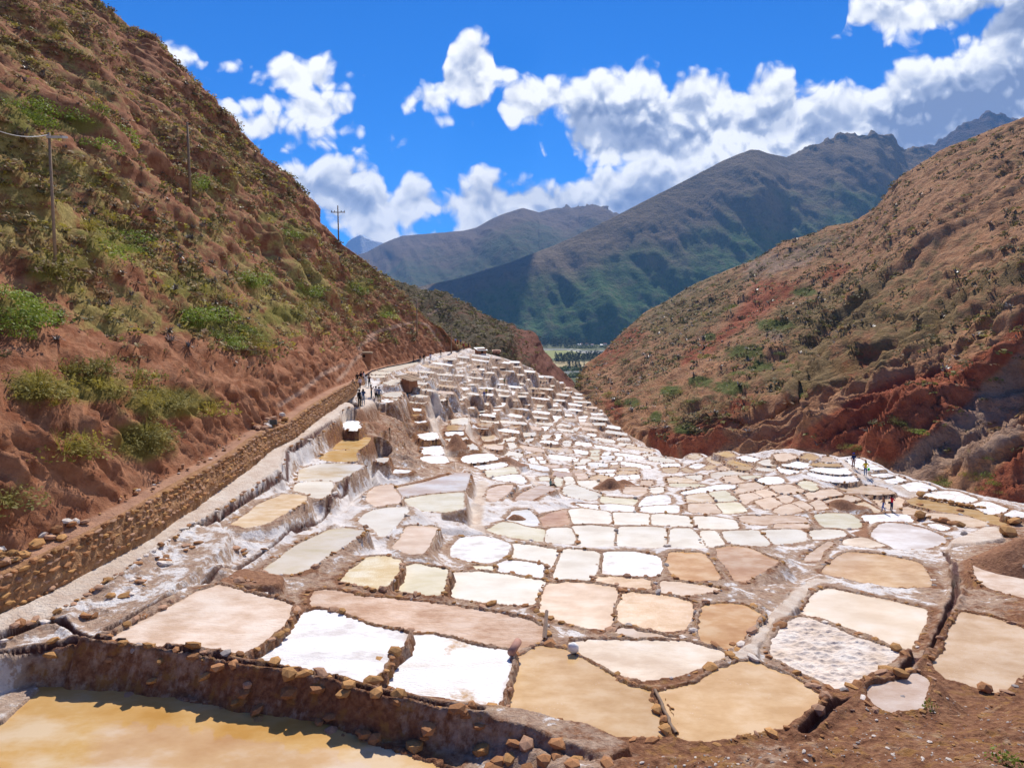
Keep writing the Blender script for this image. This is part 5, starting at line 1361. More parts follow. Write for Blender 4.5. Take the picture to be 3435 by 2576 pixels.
# ---------------------------------------------------------------- shapes reused many times
def ico(sub=1):
    bm = bmesh.new(); bmesh.ops.create_icosphere(bm, subdivisions=sub, radius=1.0)
    V = np.array([v.co[:] for v in bm.verts]); Ft = np.array([[v.index for v in f.verts] for f in bm.faces]); bm.free()
    return V, Ft
ICO1, ICO1F = ico(1)
def stone_verts(seed, box=.55, flat=.7):
    r = np.random.default_rng(seed)
    V = ICO1.copy()
    m = np.abs(V).max(1, keepdims=True)
    V = V * (1 - box) + (V / m) * .8 * box
    V *= 1 + .22 * (r.random((len(V), 1)) - .5)
    V *= np.array([1.0, .75 + .2 * r.random(), flat * (.8 + .4 * r.random())])
    for _ in range(2):                                     # knocked-off corners
        n = r.normal(size=3); n /= np.linalg.norm(n); h = V @ n; c = .62 * h.max(); k = h > c
        V[k] -= np.outer((h[k] - c) * .85, n)
    return V
STONE_M = [flat_mat('ochre stone', (.42, .225, .088), .9, .15, .45, 5), flat_mat('rust brown stone', (.34, .165, .075), .9, .15, .45, 5),
           flat_mat('grey stone', (.33, .29, .27), .9, .15, .35, 5), flat_mat('salt crusted stone', (.66, .58, .51), .9, .15, .35, 4),
           flat_mat('pinkish earthy stone', (.40, .235, .15), .9, .15, .4, 5)]
STONE = {}
for k in range(7):
    V = stone_verts(300 + k)
    for mi in range(5):
        me = mesh_np('stone', V, ICO1F, False); me.materials.append(STONE_M[mi]); STONE[(k, mi)] = me
RS = random.Random(3)
def put_stone(name, parent, loc, size, mi=None, rot=None, local=True, mesh=None):
    me = mesh or STONE[(RS.randrange(7), RS.choices(range(5), [4, 4, 2, 3, 3])[0] if mi is None else mi)]
    o = bpy.data.objects.new(name, me); COL.objects.link(o)
    if parent is not None:
        o.parent = parent; pl_ = parent.location
        o.location = (loc[0] - pl_[0], loc[1] - pl_[1], loc[2] - pl_[2])
    else: o.location = loc
    o.rotation_euler = rot or (RS.uniform(-.3, .3), RS.uniform(-.3, .3), RS.uniform(0, 6.28))
    o.scale = size if isinstance(size, tuple) else (size, size, size)
    return o
def merge_stones(lst):
    """many small stones as one array mesh: lst of (x,y,z,sx,sy,sz,rz)"""
    Vs, Fs, M = [], [], []; off = 0
    protos = [stone_verts(500 + k) for k in range(8)]
    for i, (x, y, z, a, b, c, r) in enumerate(lst):
        V = protos[i % 8] * np.array([a, b, c]); ca, sa = math.cos(r), math.sin(r)
        V = np.stack([V[:, 0] * ca - V[:, 1] * sa + x, V[:, 0] * sa + V[:, 1] * ca + y, V[:, 2] + z], -1)
        Vs.append(V); Fs.append(ICO1F + off); off += len(V); M.append(np.full(len(ICO1F), i % 5))
    return np.concatenate(Vs), np.concatenate(Fs), np.concatenate(M)

# ---------------------------------------------------------------- stones on the pan rims
taken = set()
far_rub = []
n_rim = 0
for p in sorted(PANS, key=lambda q: q['d']):
    if p['d'] > 112 or p['c'] == 'O3': continue
    pl_ = offset_poly(p['plan'], 0.17 if p['d'] < 35 else 0.20)
    seg = np.roll(pl_, -1, 0) - pl_; L = np.linalg.norm(seg, axis=1); per = L.sum()
    near = p['d'] < 58
    s = RS.uniform(0, .4); cum = np.concatenate([[0], np.cumsum(L)])
    run = RS.random(); on = True
    cnt = 0
    while s < per:
        i = min(np.searchsorted(cum, s, 'right') - 1, len(L) - 1); f = (s - cum[i]) / max(L[i], 1e-6)
        q = pl_[i] + seg[i] * f
        sz = RS.uniform(.06, .15) if RS.random() < .75 else RS.uniform(.15, .26)
        if p['d'] > 34: s += RS.uniform(0, .5)
        if not near: sz *= .85; s += RS.uniform(.1, .7)
        if p['d'] < 24: sz *= 1.12
        s += sz * (RS.uniform(1.2, 2.0) if p['d'] < 33 else RS.uniform(1.6, 3.2))
        run -= sz
        if run < 0:
            on = not on; run = RS.uniform(1.2, 4.0) if on else RS.uniform(.2, .8)
        if not on: continue
        cs_ = .17 if p['d'] < 33 else .26
        key = (int(q[0] / cs_), int(q[1] / cs_))
        if any((key[0] + a, key[1] + b) in taken for a in (-1, 0, 1) for b in (-1, 0, 1)): continue
        u_, v_ = to_px(np.array([q[0], q[1], p['z']]))
        if u_ < -60 or u_ > 3500 or v_ > 2650: continue
        z = hfun(q[0], q[1])
        if abs(z - p['z']) > .55: continue
        taken.add(key)
        if near and n_rim < 1700 and cnt < 90:
            put_stone('rim_stone', p['obj'], (q[0] + RS.uniform(-.05, .05), q[1] + RS.uniform(-.05, .05), max(z, p['z']) + sz * RS.uniform(-.28, .14)), (sz * RS.uniform(.8, 1.4), sz * RS.uniform(.7, 1.1), sz * RS.uniform(.6, 1.0)), RS.choices(range(5), [5, 5, 1, 1, 4] if p['d'] < 34 else [4, 3, 1, 5, 2])[0])
            n_rim += 1; cnt += 1
        else:
            far_rub.append((q[0], q[1], max(z, p['z']) + sz * .3, sz, sz, sz, RS.uniform(0, 6)))
V, Fm, M = merge_stones(far_rub[:6000])
ground = bpy.data.objects['ground']
new_obj('rim_rubble', mesh_np('rim_rubble', V, Fm, False, midx=M), STONE_M, ground, kind='stuff')

# stones bedded in the big front bank and scattered gravel on the near slope
bank_l = T('A 350,895 700,880 820,905 960,890 1050,900 1130,930 1230,920 1330,930 1430,980 1500,990 1600,1010 1660,1040 1760,1000 1850,1040 1950,1060 2040,1080 2130,1100 2200,1120 B 30,1130 120,1170 200,1200 350,1200 440,1240 540,1280 620,1270 760,1320 820,1320 900,1360 980,1440 1100,1430 1200,1470 1300,1540 1380,1500 1500,1580 1700,1600')
pond = next(p for p in PANS if p['c'] == 'O3')['obj']
for i, (u_, v_) in enumerate(bank_l):
    for rep in range(2):
        uu, v2 = u_ + RS.uniform(-12, 12), v_ + RS.uniform(-3, 22) * (1 + rep)
        z = float(zmap(uu, v2)[0]) - .1
        w = at_z(uu, v2, z); sz = RS.uniform(.13, .27)
        put_stone('bank_stone', pond, (w[0], w[1], hfun(w[0], w[1]) + sz * .15), (sz * 1.15, sz, sz * .9), RS.choice([0, 0, 1, 1, 4, 1]))
grav = []
for _ in range(1700):
    u_, v_ = RS.uniform(2050, 3480), RS.uniform(2300, 2640)
    if v_ < 2560 - (u_ - 2050) * .28 + RS.uniform(-20, 20): continue
    w = at_z(u_, v_, float(zmap(min(u_, 3400), min(v_, 2560))[0]))
    sz = RS.uniform(.012, .03) if RS.random() < .85 else RS.uniform(.03, .075)
    grav.append((w[0], w[1], hfun(w[0], w[1]) + sz * .3, sz, sz * .8, sz * .6, RS.uniform(0, 6)))
V, Fm, M = merge_stones(grav)
new_obj('gravel', mesh_np('gravel', V, Fm, False, midx=M), [STONE_M[4], STONE_M[1], STONE_M[3], STONE_M[0], STONE_M[2]], None, 'loose gravel strewn over the brown dirt slope at lower right', 'gravel', None, 'stuff')

# boulders in a row on the right-hand terraces
def on_ground(u_, v_):
    """first meeting of a pixel's ray with the height field"""
    dx, _, dz = ray(u_, v_)
    d = 10.0
    while d < 255:
        if dz * d <= hfun(float(dx) * d, d): break
        d *= 1.004
    return np.array([float(dx) * d, d, hfun(float(dx) * d, d)])
bould = [('M', 870, 262, .95), ('M', 950, 285, .4), ('M', 1020, 300, .5), ('M', 1065, 305, .45), ('M', 1120, 315, .5), ('M', 1195, 330, .6), ('M', 1270, 352, .65), ('M', 1350, 365, .5), ('M', 1412, 378, .6), ('M', 1478, 392, .5), ('M', 1545, 402, .5), ('M', 1610, 412, .5), ('M', 1680, 425, .6)]
for i, (t_, a_, b_, r_) in enumerate(bould):
    px = T('%s %d,%d' % (t_, a_, b_))[0]; w = on_ground(*px)
    o = put_stone('boulder', None, (w[0], w[1], w[2] + r_ * .3), (r_ * .62, r_ * .5, r_ * .55), 0)
    tag(o, None, '%s ochre boulder from the left in the row behind the long tan brine strip' % ['first', 'second', 'third', 'fourth', 'fifth', 'sixth', 'seventh', 'eighth', 'ninth', 'tenth', 'eleventh', 'twelfth', 'thirteenth'][i], 'boulder', 'row of ochre boulders')
b2 = [('M', 870, 520, 1.0, 'flat ochre boulder on the edge of the broad pinkish pan'), ('M', 980, 545, .6, 'smaller ochre boulder right of the flat one by the pinkish pan'), ('M', 1080, 590, .8, 'brown boulder left of the red slab under the broad pinkish pan'), ('M', 1180, 605, 1.1, 'reddish slab boulder under the broad pinkish pan'),
      ('M', 1285, 630, .8, 'ochre boulder between the reddish slab and the mossy boulder'), ('M', 1370, 648, .8, 'yellow mossy boulder at the end of the boulder group'), ('M', 690, 380, .6, 'dark boulder standing right of the woman in red'), ('M', 865, 382, .7, 'dark flat boulder by the small tan pan'),
      ('M', 1385, 458, .8, 'wide dark boulder in the long tan brine strip'), ('M', 1990, 760, 1.5, 'tall ochre boulder beside the brown earth mound'), ('M', 2080, 610, 1.2, 'ochre boulder pile stone at the far right rim'), ('M', 1440, 755, .5, 'lone ochre stone on the pale path ledge'), ('C', 1420, 1065, .42, 'rounded orange boulder beside the curved channel'),
      ('C', 1960, 1165, .42, 'dark purplish rock on the edge of the wide flecked pan'), ('C', 1430, 1220, .25, 'pale flat stone lying in the small damp pan'), ('C', 330, 870, .3, 'dark grey rock beside the footpath and orange pan')]
for t_, a_, b_, r_, lab in b2:
    px = T('%s %d,%d' % (t_, a_, b_))[0]; w = on_ground(*px)
    o = put_stone('boulder', None, (w[0], w[1], w[2] + r_ * .25), (r_ * .62, r_ * .5, r_ * .5), 1 if 'dark' in lab or 'red' in lab else (2 if 'grey' in lab or 'pale' in lab else 0))
    tag(o, None, lab, 'boulder')

# ---------------------------------------------------------------- dry stone wall along the pale footway
wt_ = np.linspace(.13, .705, 420)
foot = np.stack([np.interp(wt_, bt, wall_foot[:, k]) for k in range(3)], -1)
whgt = np.interp(wt_, bt, WALL_H) + .04
arc = np.concatenate([[0], np.cumsum(np.linalg.norm(np.diff(foot, axis=0), axis=1))])
prof = np.array([(0.12, -.5), (0.02, .3), (-.14, .65), (-.30, 1.0), (-.75, 1.0), (-.8, -.5)])
V = []
for k in range(len(foot)):
    for px_, pz_ in prof:
        V.append((foot[k, 0] + px_ - .03, foot[k, 1], foot[k, 2] + (pz_ * whgt[k] if pz_ > 0 else pz_)))
V = np.array(V); npf = len(prof)
Fw = grid_faces(len(foot), npf)
def wall_core(nt, b):
    P = nt.pos(); n = nt.noise(P, 3.0, 6, .6)
    nt.put(b.inputs['Base Color'], nt.ramp(n, [(.3, (.22, .105, .05)), (.55, (.36, .19, .09)), (.75, (.46, .28, .16))])); bump(nt, b, nt.noise(P, 7, 5), 1, .12)
wall = new_obj('stone_wall', mesh_np('stone_wall', V, Fw, False), material('earth core of the wall', wall_core), None, 'long low dry stone retaining wall at the foot of the left hillside', 'wall')
sts = []
r = 0; hrow = 0.0
for row in range(7):
    s = RS.uniform(0, .3)
    while s < arc[-1]:
        w_ = RS.choice([RS.uniform(.12, .28), RS.uniform(.2, .62)])
        sm = s + w_ * .5; s += w_ * 1.02
        x_ = np.interp(sm, arc, foot[:, 0]); y_ = np.interp(sm, arc, foot[:, 1]); z_ = np.interp(sm, arc, foot[:, 2]); h_ = np.interp(sm, arc, whgt)
        rh_ = h_ / 4.6
        zc = (row + .45) * rh_ + RS.uniform(-.03, .03)
        if zc > h_ + .06: continue
        sts.append((x_ + .03 - .34 * zc / max(h_, .1) + RS.uniform(-.07, .05), y_, z_ + zc + RS.uniform(-.05, .05), w_ * .58, .17, rh_ * RS.uniform(.38, .72), math.pi / 2 + RS.uniform(-.25, .25)))
def vis_size(q): return q[3] / max(q[1], 8)
sts = [q for q in sts if 14 < q[1]]
sts.sort(key=lambda q: -vis_size(q) * (1 if to_px(np.array(q[:3]))[0] > -80 else 0))
for q in sts[:300]:
    put_stone('stone', wall, q[:3], (q[3], q[4], q[5]), RS.choices(range(5), [3, 5, 0, 0, 5])[0], (RS.uniform(-.1, .1), RS.uniform(-.15, .15), q[6]))
V, Fm, M = merge_stones(sts[300:])
new_obj('stonework', mesh_np('stonework', V, Fm, False, midx=M), [STONE_M[0], STONE_M[1], STONE_M[4], STONE_M[4], STONE_M[1]], wall, kind='stuff')

# stones edging the pale footway
edge_root = bpy.data.objects.new('stone_edging', None); COL.objects.link(edge_root); edge_root.location = at_z(600, 1850, float(zmap(600, 1850)[0]))
tag(edge_root, None, 'broken line of stones edging the pale footway along the channel', 'stone edging')
eln = T('A 0,845 270,712 D 480,1654 A 720,430 1000,240 1330,30 D 1700,1460 1800,1412 G 60,495 350,357 600,210 640,160 860,15')
eln = eln[[0, 1, 3, 4, 5, 6, 7, 8, 9, 10, 11, 12]]
for i in range(len(eln) - 1):
    L_ = np.linalg.norm(eln[i + 1] - eln[i]); n_ = max(2, int(L_ / 20))
    for k in range(n_):
        t = (k + RS.uniform(0, .8)) / n_; uu, vv_ = eln[i] * (1 - t) + eln[i + 1] * t + np.array([RS.uniform(-3, 9), RS.uniform(-3, 6)])
        w = on_ground(uu, vv_); sz = RS.uniform(.07, .2) * (1 if w[1] < 40 else 1.2)
        put_stone('stone', edge_root, (w[0], w[1], w[2] + sz * RS.uniform(-.1, .25)), (sz * 1.3, sz, sz * .8), RS.choice([1, 4, 1, 0, 3]))
# rocks lying on the rough bank between the footway and the front pans
bank_root = bpy.data.objects.new('rock_scatter', None); COL.objects.link(bank_root); bank_root.location = at_z(700, 1900, float(zmap(700, 1900)[0]))
tag(bank_root, None, 'brown rocks strewn over the salty bank beside the footway', 'rocks')
for a_, b_, su_, sv_, n_ in [(560,1890,24,8,6),(480,1950,30,8,6),(400,2000,30,8,6),(640,1840,24,8,5),(300,2060,30,8,5),(850,1850,50,8,5),(820,1950,40,10,6)]:
    for _ in range(n_):
        w = on_ground(a_ + RS.gauss(0, su_), b_ + RS.gauss(0, sv_)); sz = RS.uniform(.06, .24)
        put_stone('rock', bank_root, (w[0], w[1], w[2] + sz * .12), (sz * 1.4, sz, sz * .7), RS.choice([1, 4, 1, 0, 3]))

# piles of fallen rock on the ledge above the wall
def rock_pile(pts, label, szs):
    c = pts.mean(0)
    root = bpy.data.objects.new('rock_pile', None); COL.objects.link(root); root.location = c; root.empty_display_size = .2
    tag(root, None, label, 'rock pile')
    for q in pts:
        sz = RS.uniform(*szs)
        put_stone('rock', root, (q[0], q[1], q[2] + sz * .35), (sz * 1.1, sz * .9, sz * .8), RS.choice([0, 0, 4, 4, 3, 1]))
def ledge_pts(t0, t1, n, w0, w1, lay=0.0):
    out = []
    for _ in range(n):
        t = RS.uniform(t0, t1); f = RS.uniform(w0, w1)
        a = np.array([np.interp(t, bt, top0[:, k]) for k in range(3)]); b = np.array([np.interp(t, bt, top1[:, k]) for k in range(3)])
        q = a * (1 - f) + b * f; q[2] += lay * RS.random() * (f - w0)
        out.append(q)
    return np.array(out)
rock_pile(ledge_pts(.475, .535, 34, .35, 1.1, .5), 'heap of pale orange rocks on the ledge beside the black crate', (.16, .38))
rock_pile(ledge_pts(.185, .285, 46, .45, 1.15, .5), 'heap of reddish rocks on the wall ledge at the left edge', (.14, .32))
rock_pile(ledge_pts(.29, .46, 40, .5, 1.1, .3), 'scatter of broken rocks along the wall ledge between the heaps', (.06, .16))
# ---------------------------------------------------------------- plants
def quads_to_mesh(V, name, mat, tri=False):
    n = len(V) // (3 if tri else 4)
    return mesh_np(name, V, np.arange(n * (3 if tri else 4)).reshape(n, -1), False)
def leaf_cloud(r, n, rx, rz, leaf, up=.4):
    """n leaf quads through a dome of radius rx and height rz, lumpy outline"""
    out = []
    lob = r.normal(size=(7, 3)); lob[:, 2] = np.abs(lob[:, 2]); lob /= np.linalg.norm(lob, axis=1, keepdims=True)
    for _ in range(n):
        d = r.normal(size=3); d[2] = abs(d[2]) * .9; d /= np.linalg.norm(d)
        rad = (.45 + .55 * r.random() ** .45) * (.72 + .42 * np.max(lob @ d) ** 3)
        c = d * rad * np.array([rx, rx, rz])
        t = r.normal(size=3); t /= np.linalg.norm(t)
        nrm = d * .6 + r.normal(size=3) * .6 + np.array([0, 0, up]); nrm /= np.linalg.norm(nrm)
        t -= nrm * (t @ nrm); t /= np.linalg.norm(t) + 1e-9; b = np.cross(nrm, t)
        l = leaf * (.6 + .8 * r.random()); w = l * .55
        out += [c - t * l, c + b * w, c + t * l, c - b * w]
    return np.array(out)
def blades(r, n, L, w, spread, droop=.3, seg=1):
    out = []
    for _ in range(n):
        a = r.random() * 6.283; tl = spread * (.25 + .75 * r.random())
        d = np.array([math.cos(a) * math.sin(tl), math.sin(a) * math.sin(tl), math.cos(tl)]); l = L * (.6 + .5 * r.random())
        s = np.array([-math.sin(a), math.cos(a), 0]) * w
        p0 = np.array([math.cos(a), math.sin(a), 0]) * .08 * L * r.random()
        p1 = p0 + d * l * .55; p2 = p0 + d * l + np.array([0, 0, -droop * l * tl])
        out += [p0 - s, p0 + s, p1 + s * .8, p1 - s * .8, p1 - s * .8, p1 + s * .8, p2 + s * .1, p2 - s * .1]
    return np.array(out)
def leaf_mat(name, c1, c2, rough=.7, spec=.2, trans=.25):
    def fn(nt, b):
        P = nt.pos(); n = nt.noise(P, 2.4, 3); n2 = nt.noise(P, 17.0, 2)
        oi = nt.node('ShaderNodeObjectInfo').outputs['Random']
        f = nt.math('MULTIPLY_ADD', n, .6, nt.math('MULTIPLY', n2, .5))
        c = nt.mix(nt.step(f, .3, .75), c1, c2)
        v = nt.math('MULTIPLY_ADD', oi, .5, .75)
        cc = nt.node('ShaderNodeCombineColor')
        for i in range(3): nt.put(cc.inputs[i], v)
        c = nt.mix(1.0, c, cc.outputs[0], 'MULTIPLY')
        nt.put(b.inputs['Base Color'], c)
        tr = nt.node('ShaderNodeBsdfTranslucent'); nt.put(tr.inputs[0], c)
        mx = nt.node('ShaderNodeMixShader'); mx.inputs[0].default_value = trans
        out = nt.n['Material Output']
        nt.l.new(b.outputs[0], mx.inputs[1]); nt.l.new(tr.outputs[0], mx.inputs[2]); nt.l.new(mx.outputs[0], out.inputs['Surface'])
    return material(name, fn, rough, spec)
ML = dict(green=leaf_mat('fresh green leaves', (.10, .155, .015), (.27, .34, .045), .6, .3, .35), olive=leaf_mat('olive leaves', (.15, .14, .035), (.30, .26, .075), trans=.3),
          dry=leaf_mat('dry straw', (.24, .17, .07), (.44, .34, .17), trans=.3), brown=leaf_mat('brown twigs', (.15, .085, .04), (.29, .18, .09)),
          dark=leaf_mat('dark scrub leaves', (.065, .062, .025), (.16, .135, .055)), agave=leaf_mat('purple grey agave blades', (.060, .042, .042), (.24, .21, .20), .45, .35, .05),
          yel=leaf_mat('yellow green broom', (.24, .20, .03), (.42, .35, .07), trans=.35))
r = np.random.default_rng(77)
def gm(name, V, m, extra=None):
    me = quads_to_mesh(V, name, m); me.materials.append(ML[m]); return me
SHRUB = [gm('shrub', np.concatenate([leaf_cloud(r, 420, 1.0, .75, .058), blades(r, 26, 1.05, .010, 1.1)]), 'green') for _ in range(3)]
OLIV = [gm('shrub', np.concatenate([leaf_cloud(r, 230, 1.0, .7, .055), blades(r, 90, 1.05, .010, 1.15)]), k) for k in ('olive', 'yel', 'olive')]
SCRUB = [gm('shrub', leaf_cloud(r, 130, 1.0, .7, .11), k) for k in ('dark', 'brown', 'dark')]
AGAV = [gm('agave', blades(r, 34, 1.0, .055, 1.35, .25), 'agave') for _ in range(3)]
GRAS = [gm('grass_tuft', blades(r, 60, 1.0, .010, .75, .5), 'dry') for _ in range(3)]
RV = random.Random(21)
GLf = GLd.reshape(-1, 3); lpx = np.stack([lu.ravel(), lv.ravel()], -1)
seen = (lpx[:, 0] > -60) & (lpx[:, 0] < 1700) & (lpx[:, 1] > -60) & (lpx[:, 1] < 2200) & (np.repeat(vfl, GLd.shape[1]) < 3.0)
from collections import defaultdict
def nearest_l(u_, v_):
    i = np.argmin((lpx[:, 0] - u_) ** 2 + (lpx[:, 1] - v_) ** 2 + (~seen) * 1e9); return GLf[i]
def place(mesh, loc, sc, label, cat, group, name, rz=None, tilt=0.0, flat=1.0):
    o = bpy.data.objects.new(name, mesh); COL.objects.link(o)
    o.location = loc; o.rotation_euler = (RV.uniform(-.12, .12), RV.uniform(-.12, .12) + tilt, RV.uniform(0, 6.28) if rz is None else rz)
    o.scale = (sc, sc, sc * flat)
    return tag(o, None, label, cat, group)
# bright bushes where the photograph shows them (px, py, spread, count)
for a_, b_, su_, sv_, n_, kind in [(90,370,80,55,9,'g'),(250,395,60,25,4,'g'),(370,470,60,20,3,'g'),(420,820,75,45,8,'g'),(330,780,70,30,4,'y'),(200,900,90,35,6,'y'),(60,1040,75,55,10,'g'),(650,1070,45,28,6,'g'),(760,1120,75,50,10,'g'),(850,930,55,22,6,'g'),(1030,975,45,22,5,'g'),(670,620,30,22,4,'g'),(690,1000,70,30,4,'y'),
                                (960,780,22,16,2,'g'),(1190,950,40,20,3,'g'),(1010,1030,60,22,4,'y'),(560,1350,110,45,10,'y'),(420,1300,90,40,6,'y'),(300,1240,90,40,5,'y'),(470,1480,80,45,9,'y'),(250,1500,60,40,4,'y'),(120,1330,70,40,5,'y'),(850,1180,70,30,4,'y'),(1290,1060,30,12,2,'g'),(180,100,45,30,3,'y'),(20,1690,24,20,2,'y'),(1390,1210,0,0,0,'y')]:
    for _ in range(n_):
        q = nearest_l(a_ + RV.gauss(0, su_ * .6), b_ + RV.gauss(0, sv_ * .6))
        g_ = kind == 'g'
        sc_ = RV.uniform(.7, 1.5) * (1.0 + q[1] / 160) * (.9 if q[1] < 40 else 1)
        place(RV.choice(SHRUB if g_ else OLIV), q - np.array([0, 0, .12 * sc_]), sc_, 'bright green leafy bush on the left hillside' if g_ else 'yellow green broom bush on the left hillside', 'bush', 'bright green bushes on the left hillside' if g_ else 'yellow green bushes on the left hillside', 'bush', flat=RV.uniform(.6, .9))
# the larger agaves
ag_idx = RV.sample(list(np.nonzero(seen & (GLf[:, 1] < 75) & (np.repeat(vfl, GLd.shape[1]) > 2.03) & (np.repeat(vfl, GLd.shape[1]) < 2.75))[0]), 78)
for i in ag_idx:
    q = GLf[i]
    place(RV.choice(AGAV), q, RV.uniform(.42, .75), 'spiky purple grey agave on the left hillside', 'agave', 'agaves on the left hillside', 'agave')
# undergrowth as one mass: thousands of tufts and small shrubs
def scatter(mask_w, Pts, n, protos, smin, smax, grow, flat=(.6, 1.0), name='undergrowth', seed=1):
    rr = np.random.default_rng(seed)
    w = mask_w / mask_w.sum()
    idx = rr.choice(len(Pts), n, p=w)
    Vs, Ms = [], []
    for k, i in enumerate(idx):
        Pv, mi = protos[rr.integers(len(protos))]
        sc = (smin + (smax - smin) * rr.random() ** 1.6) * (1 + Pts[i, 1] / grow)
        a = rr.random() * 6.283; ca, sa = math.cos(a), math.sin(a)
        V = Pv * np.array([sc, sc, sc * (flat[0] + (flat[1] - flat[0]) * rr.random())])
        jx, jy = rr.normal(size=2) * .12
        Vs.append(np.stack([V[:, 0] * ca - V[:, 1] * sa + Pts[i, 0] + jx, V[:, 0] * sa + V[:, 1] * ca + Pts[i, 1] + jy, V[:, 2] + Pts[i, 2] - .06 * sc], -1)); Ms.append(np.full(len(V) // 4, mi))
    return np.concatenate(Vs), np.concatenate(Ms)
mats = [ML['dry'], ML['olive'], ML['brown'], ML['dark'], ML['agave'], ML['yel'], ML['green']]
lowp = [(blades(r, 11, .62, .016, .8, .5), 0), (blades(r, 11, .6, .014, .8, .5), 0), (leaf_cloud(r, 26, .5, .42, .12), 1), (leaf_cloud(r, 24, .5, .40, .12), 2), (leaf_cloud(r, 26, .55, .42, .13), 3), (blades(r, 12, .5, .045, 1.3, .25), 4), (leaf_cloud(r, 24, .5, .38, .12), 5), (leaf_cloud(r, 24, .5, .4, .12), 2), (leaf_cloud(r, 24, .6, .42, .13), 0)]
cellA = np.linalg.norm(np.cross(np.gradient(GLd, axis=1), np.gradient(GLd, axis=0)), axis=-1).ravel()
clump = fbm(GLf[:, 1] * .22, GLf[:, 2] * .22 + GLf[:, 0] * .1, 301, 3)
vfull = np.repeat(vfl, GLd.shape[1])
wl = cellA * seen * (vfull > 2.02) * np.clip(1.35 - bare.ravel(), .06, 1) * (sstep(clump, .40, .58) * .9 + .1) * np.interp(GLf[:, 1], [10, 40, 90, 160], [1.6, 1.2, .9, .7]) * (1 - trail.ravel())
V, M = scatter(wl, GLf, 8600, lowp, .45, 1.35, 150.0, seed=5)
new_obj('undergrowth', mesh_np('undergrowth', V, np.arange(len(V)).reshape(-1, 4), False, midx=M), mats, None, 'dry grass, scrub and small agaves covering the left hillside', 'undergrowth', None, 'stuff')
# right hill
GRf = GRd.reshape(-1, 3); rpu, rpv = ru.ravel(), rv.ravel()
vr_ = np.repeat(vfr, GRd.shape[1])
seen_r = (rpu > 1880) & (rpu < 3500) & (rpv > 300) & (rpv < 1720) & (vr_ < 3.0) & (vr_ > 1.05)
cellR = np.linalg.norm(np.cross(np.gradient(GRd, axis=1), np.gradient(GRd, axis=0)), axis=-1).ravel()
clr = fbm(GRf[:, 1] * .06, GRf[:, 2] * .09, 311, 4)
wr = cellR * seen_r * np.clip(1.25 - rbare.ravel(), .05, 1) * (sstep(clr, .40, .60) * .9 + .12) * np.interp(GRf[:, 1], [90, 200, 400, 650], [2.2, 1.3, .7, .25])
lowr = [(leaf_cloud(r, 18, .8, .6, .24), 3), (leaf_cloud(r, 18, .8, .6, .24), 1), (leaf_cloud(r, 16, .8, .55, .24), 2), (leaf_cloud(r, 18, .8, .6, .24), 3), (blades(r, 9, .9, .10, 1.3, .2), 4), (leaf_cloud(r, 16, .7, .5, .22), 0)]
V, M = scatter(wr, GRf, 5200, lowr, .55, 1.5, 320.0, seed=8)
new_obj('scrub', mesh_np('scrub', V, np.arange(len(V)).reshape(-1, 4), False, midx=M), mats, None, 'dark low scrub dotted over the ochre hillside on the right', 'scrub', None, 'stuff')
def nearest_r(u_, v_):
    i = np.argmin((rpu - u_) ** 2 + (rpv - v_) ** 2 + (~seen_r) * 1e9); return GRf[i]
for a_, b_, su_, sv_, n_ in [(3260,1600,80,45,9),(3180,1630,50,25,4),(2240,1310,40,18,4),(2040,1325,25,12,3),(2110,1350,30,14,3),(2215,1390,22,10,2),(2260,1420,30,14,4),(2180,1420,16,8,2),(2330,1345,40,18,4),(2500,1260,60,22,5),(2640,1210,60,25,4),(3000,1420,18,14,3),(3060,1450,22,16,3),(2370,1200,26,18,3),(2860,1500,24,10,3),(2450,1030,26,12,3),(2700,1330,30,16,3),(2400,1240,22,12,2)]:
    for _ in range(n_):
        q = nearest_r(a_ + RV.gauss(0, su_ * .6), b_ + RV.gauss(0, sv_ * .6))
        sc_ = RV.uniform(.7, 1.4) * (.7 + q[1] / 170)
        place(RV.choice(SHRUB + OLIV), q - np.array([0, 0, .15 * sc_]), sc_, 'green bush growing on the red slope across the ravine', 'bush', 'green bushes on the right hillside', 'bush', flat=RV.uniform(.6, .9))
# spur: scattered scrub
GSf = GSd.reshape(-1, 3); spu, spv = su.ravel(), sv.ravel()
seen_s = (spu > 1270) & (spu < 1960) & (np.repeat(vfs, GSd.shape[1]) < 3) & (np.repeat(vfs, GSd.shape[1]) > 1)
cS = np.linalg.norm(np.cross(np.gradient(GSd, axis=1), np.gradient(GSd, axis=0)), axis=-1).ravel()
V, M = scatter(cS * seen_s * np.clip(1.2 - sbare.ravel(), .1, 1), GSf, 1300, lowr[:4], .7, 1.6, 500.0, seed=9)
new_obj('scrub', mesh_np('scrub', V, np.arange(len(V)).reshape(-1, 4), False, midx=M), mats, None, 'dark scrub covering the spur behind the terraces', 'scrub', None, 'stuff')
# weeds at the lower right
for u_, v_, s_, lab in [(3115, 2375, .22, 'small leafy weed growing in the white salt at lower right'), (3360, 2560, .26, 'green weed in the bottom right corner of the dirt slope'), (3400, 2572, .2, 'second smaller weed beside the bottom right corner weed')]:
    w = on_ground(u_, v_)
    root = bpy.data.objects.new('weed', None); COL.objects.link(root); root.location = w; root.scale = (s_,) * 3; tag(root, None, lab, 'weed')
    new_obj('foliage', gm('foliage', leaf_cloud(r, 60, 1, 1.2, .16, .2), 'green'), None, root)
    new_obj('stem', gm('stem', blades(r, 7, 1.1, .02, .5, .1), 'olive'), None, root)

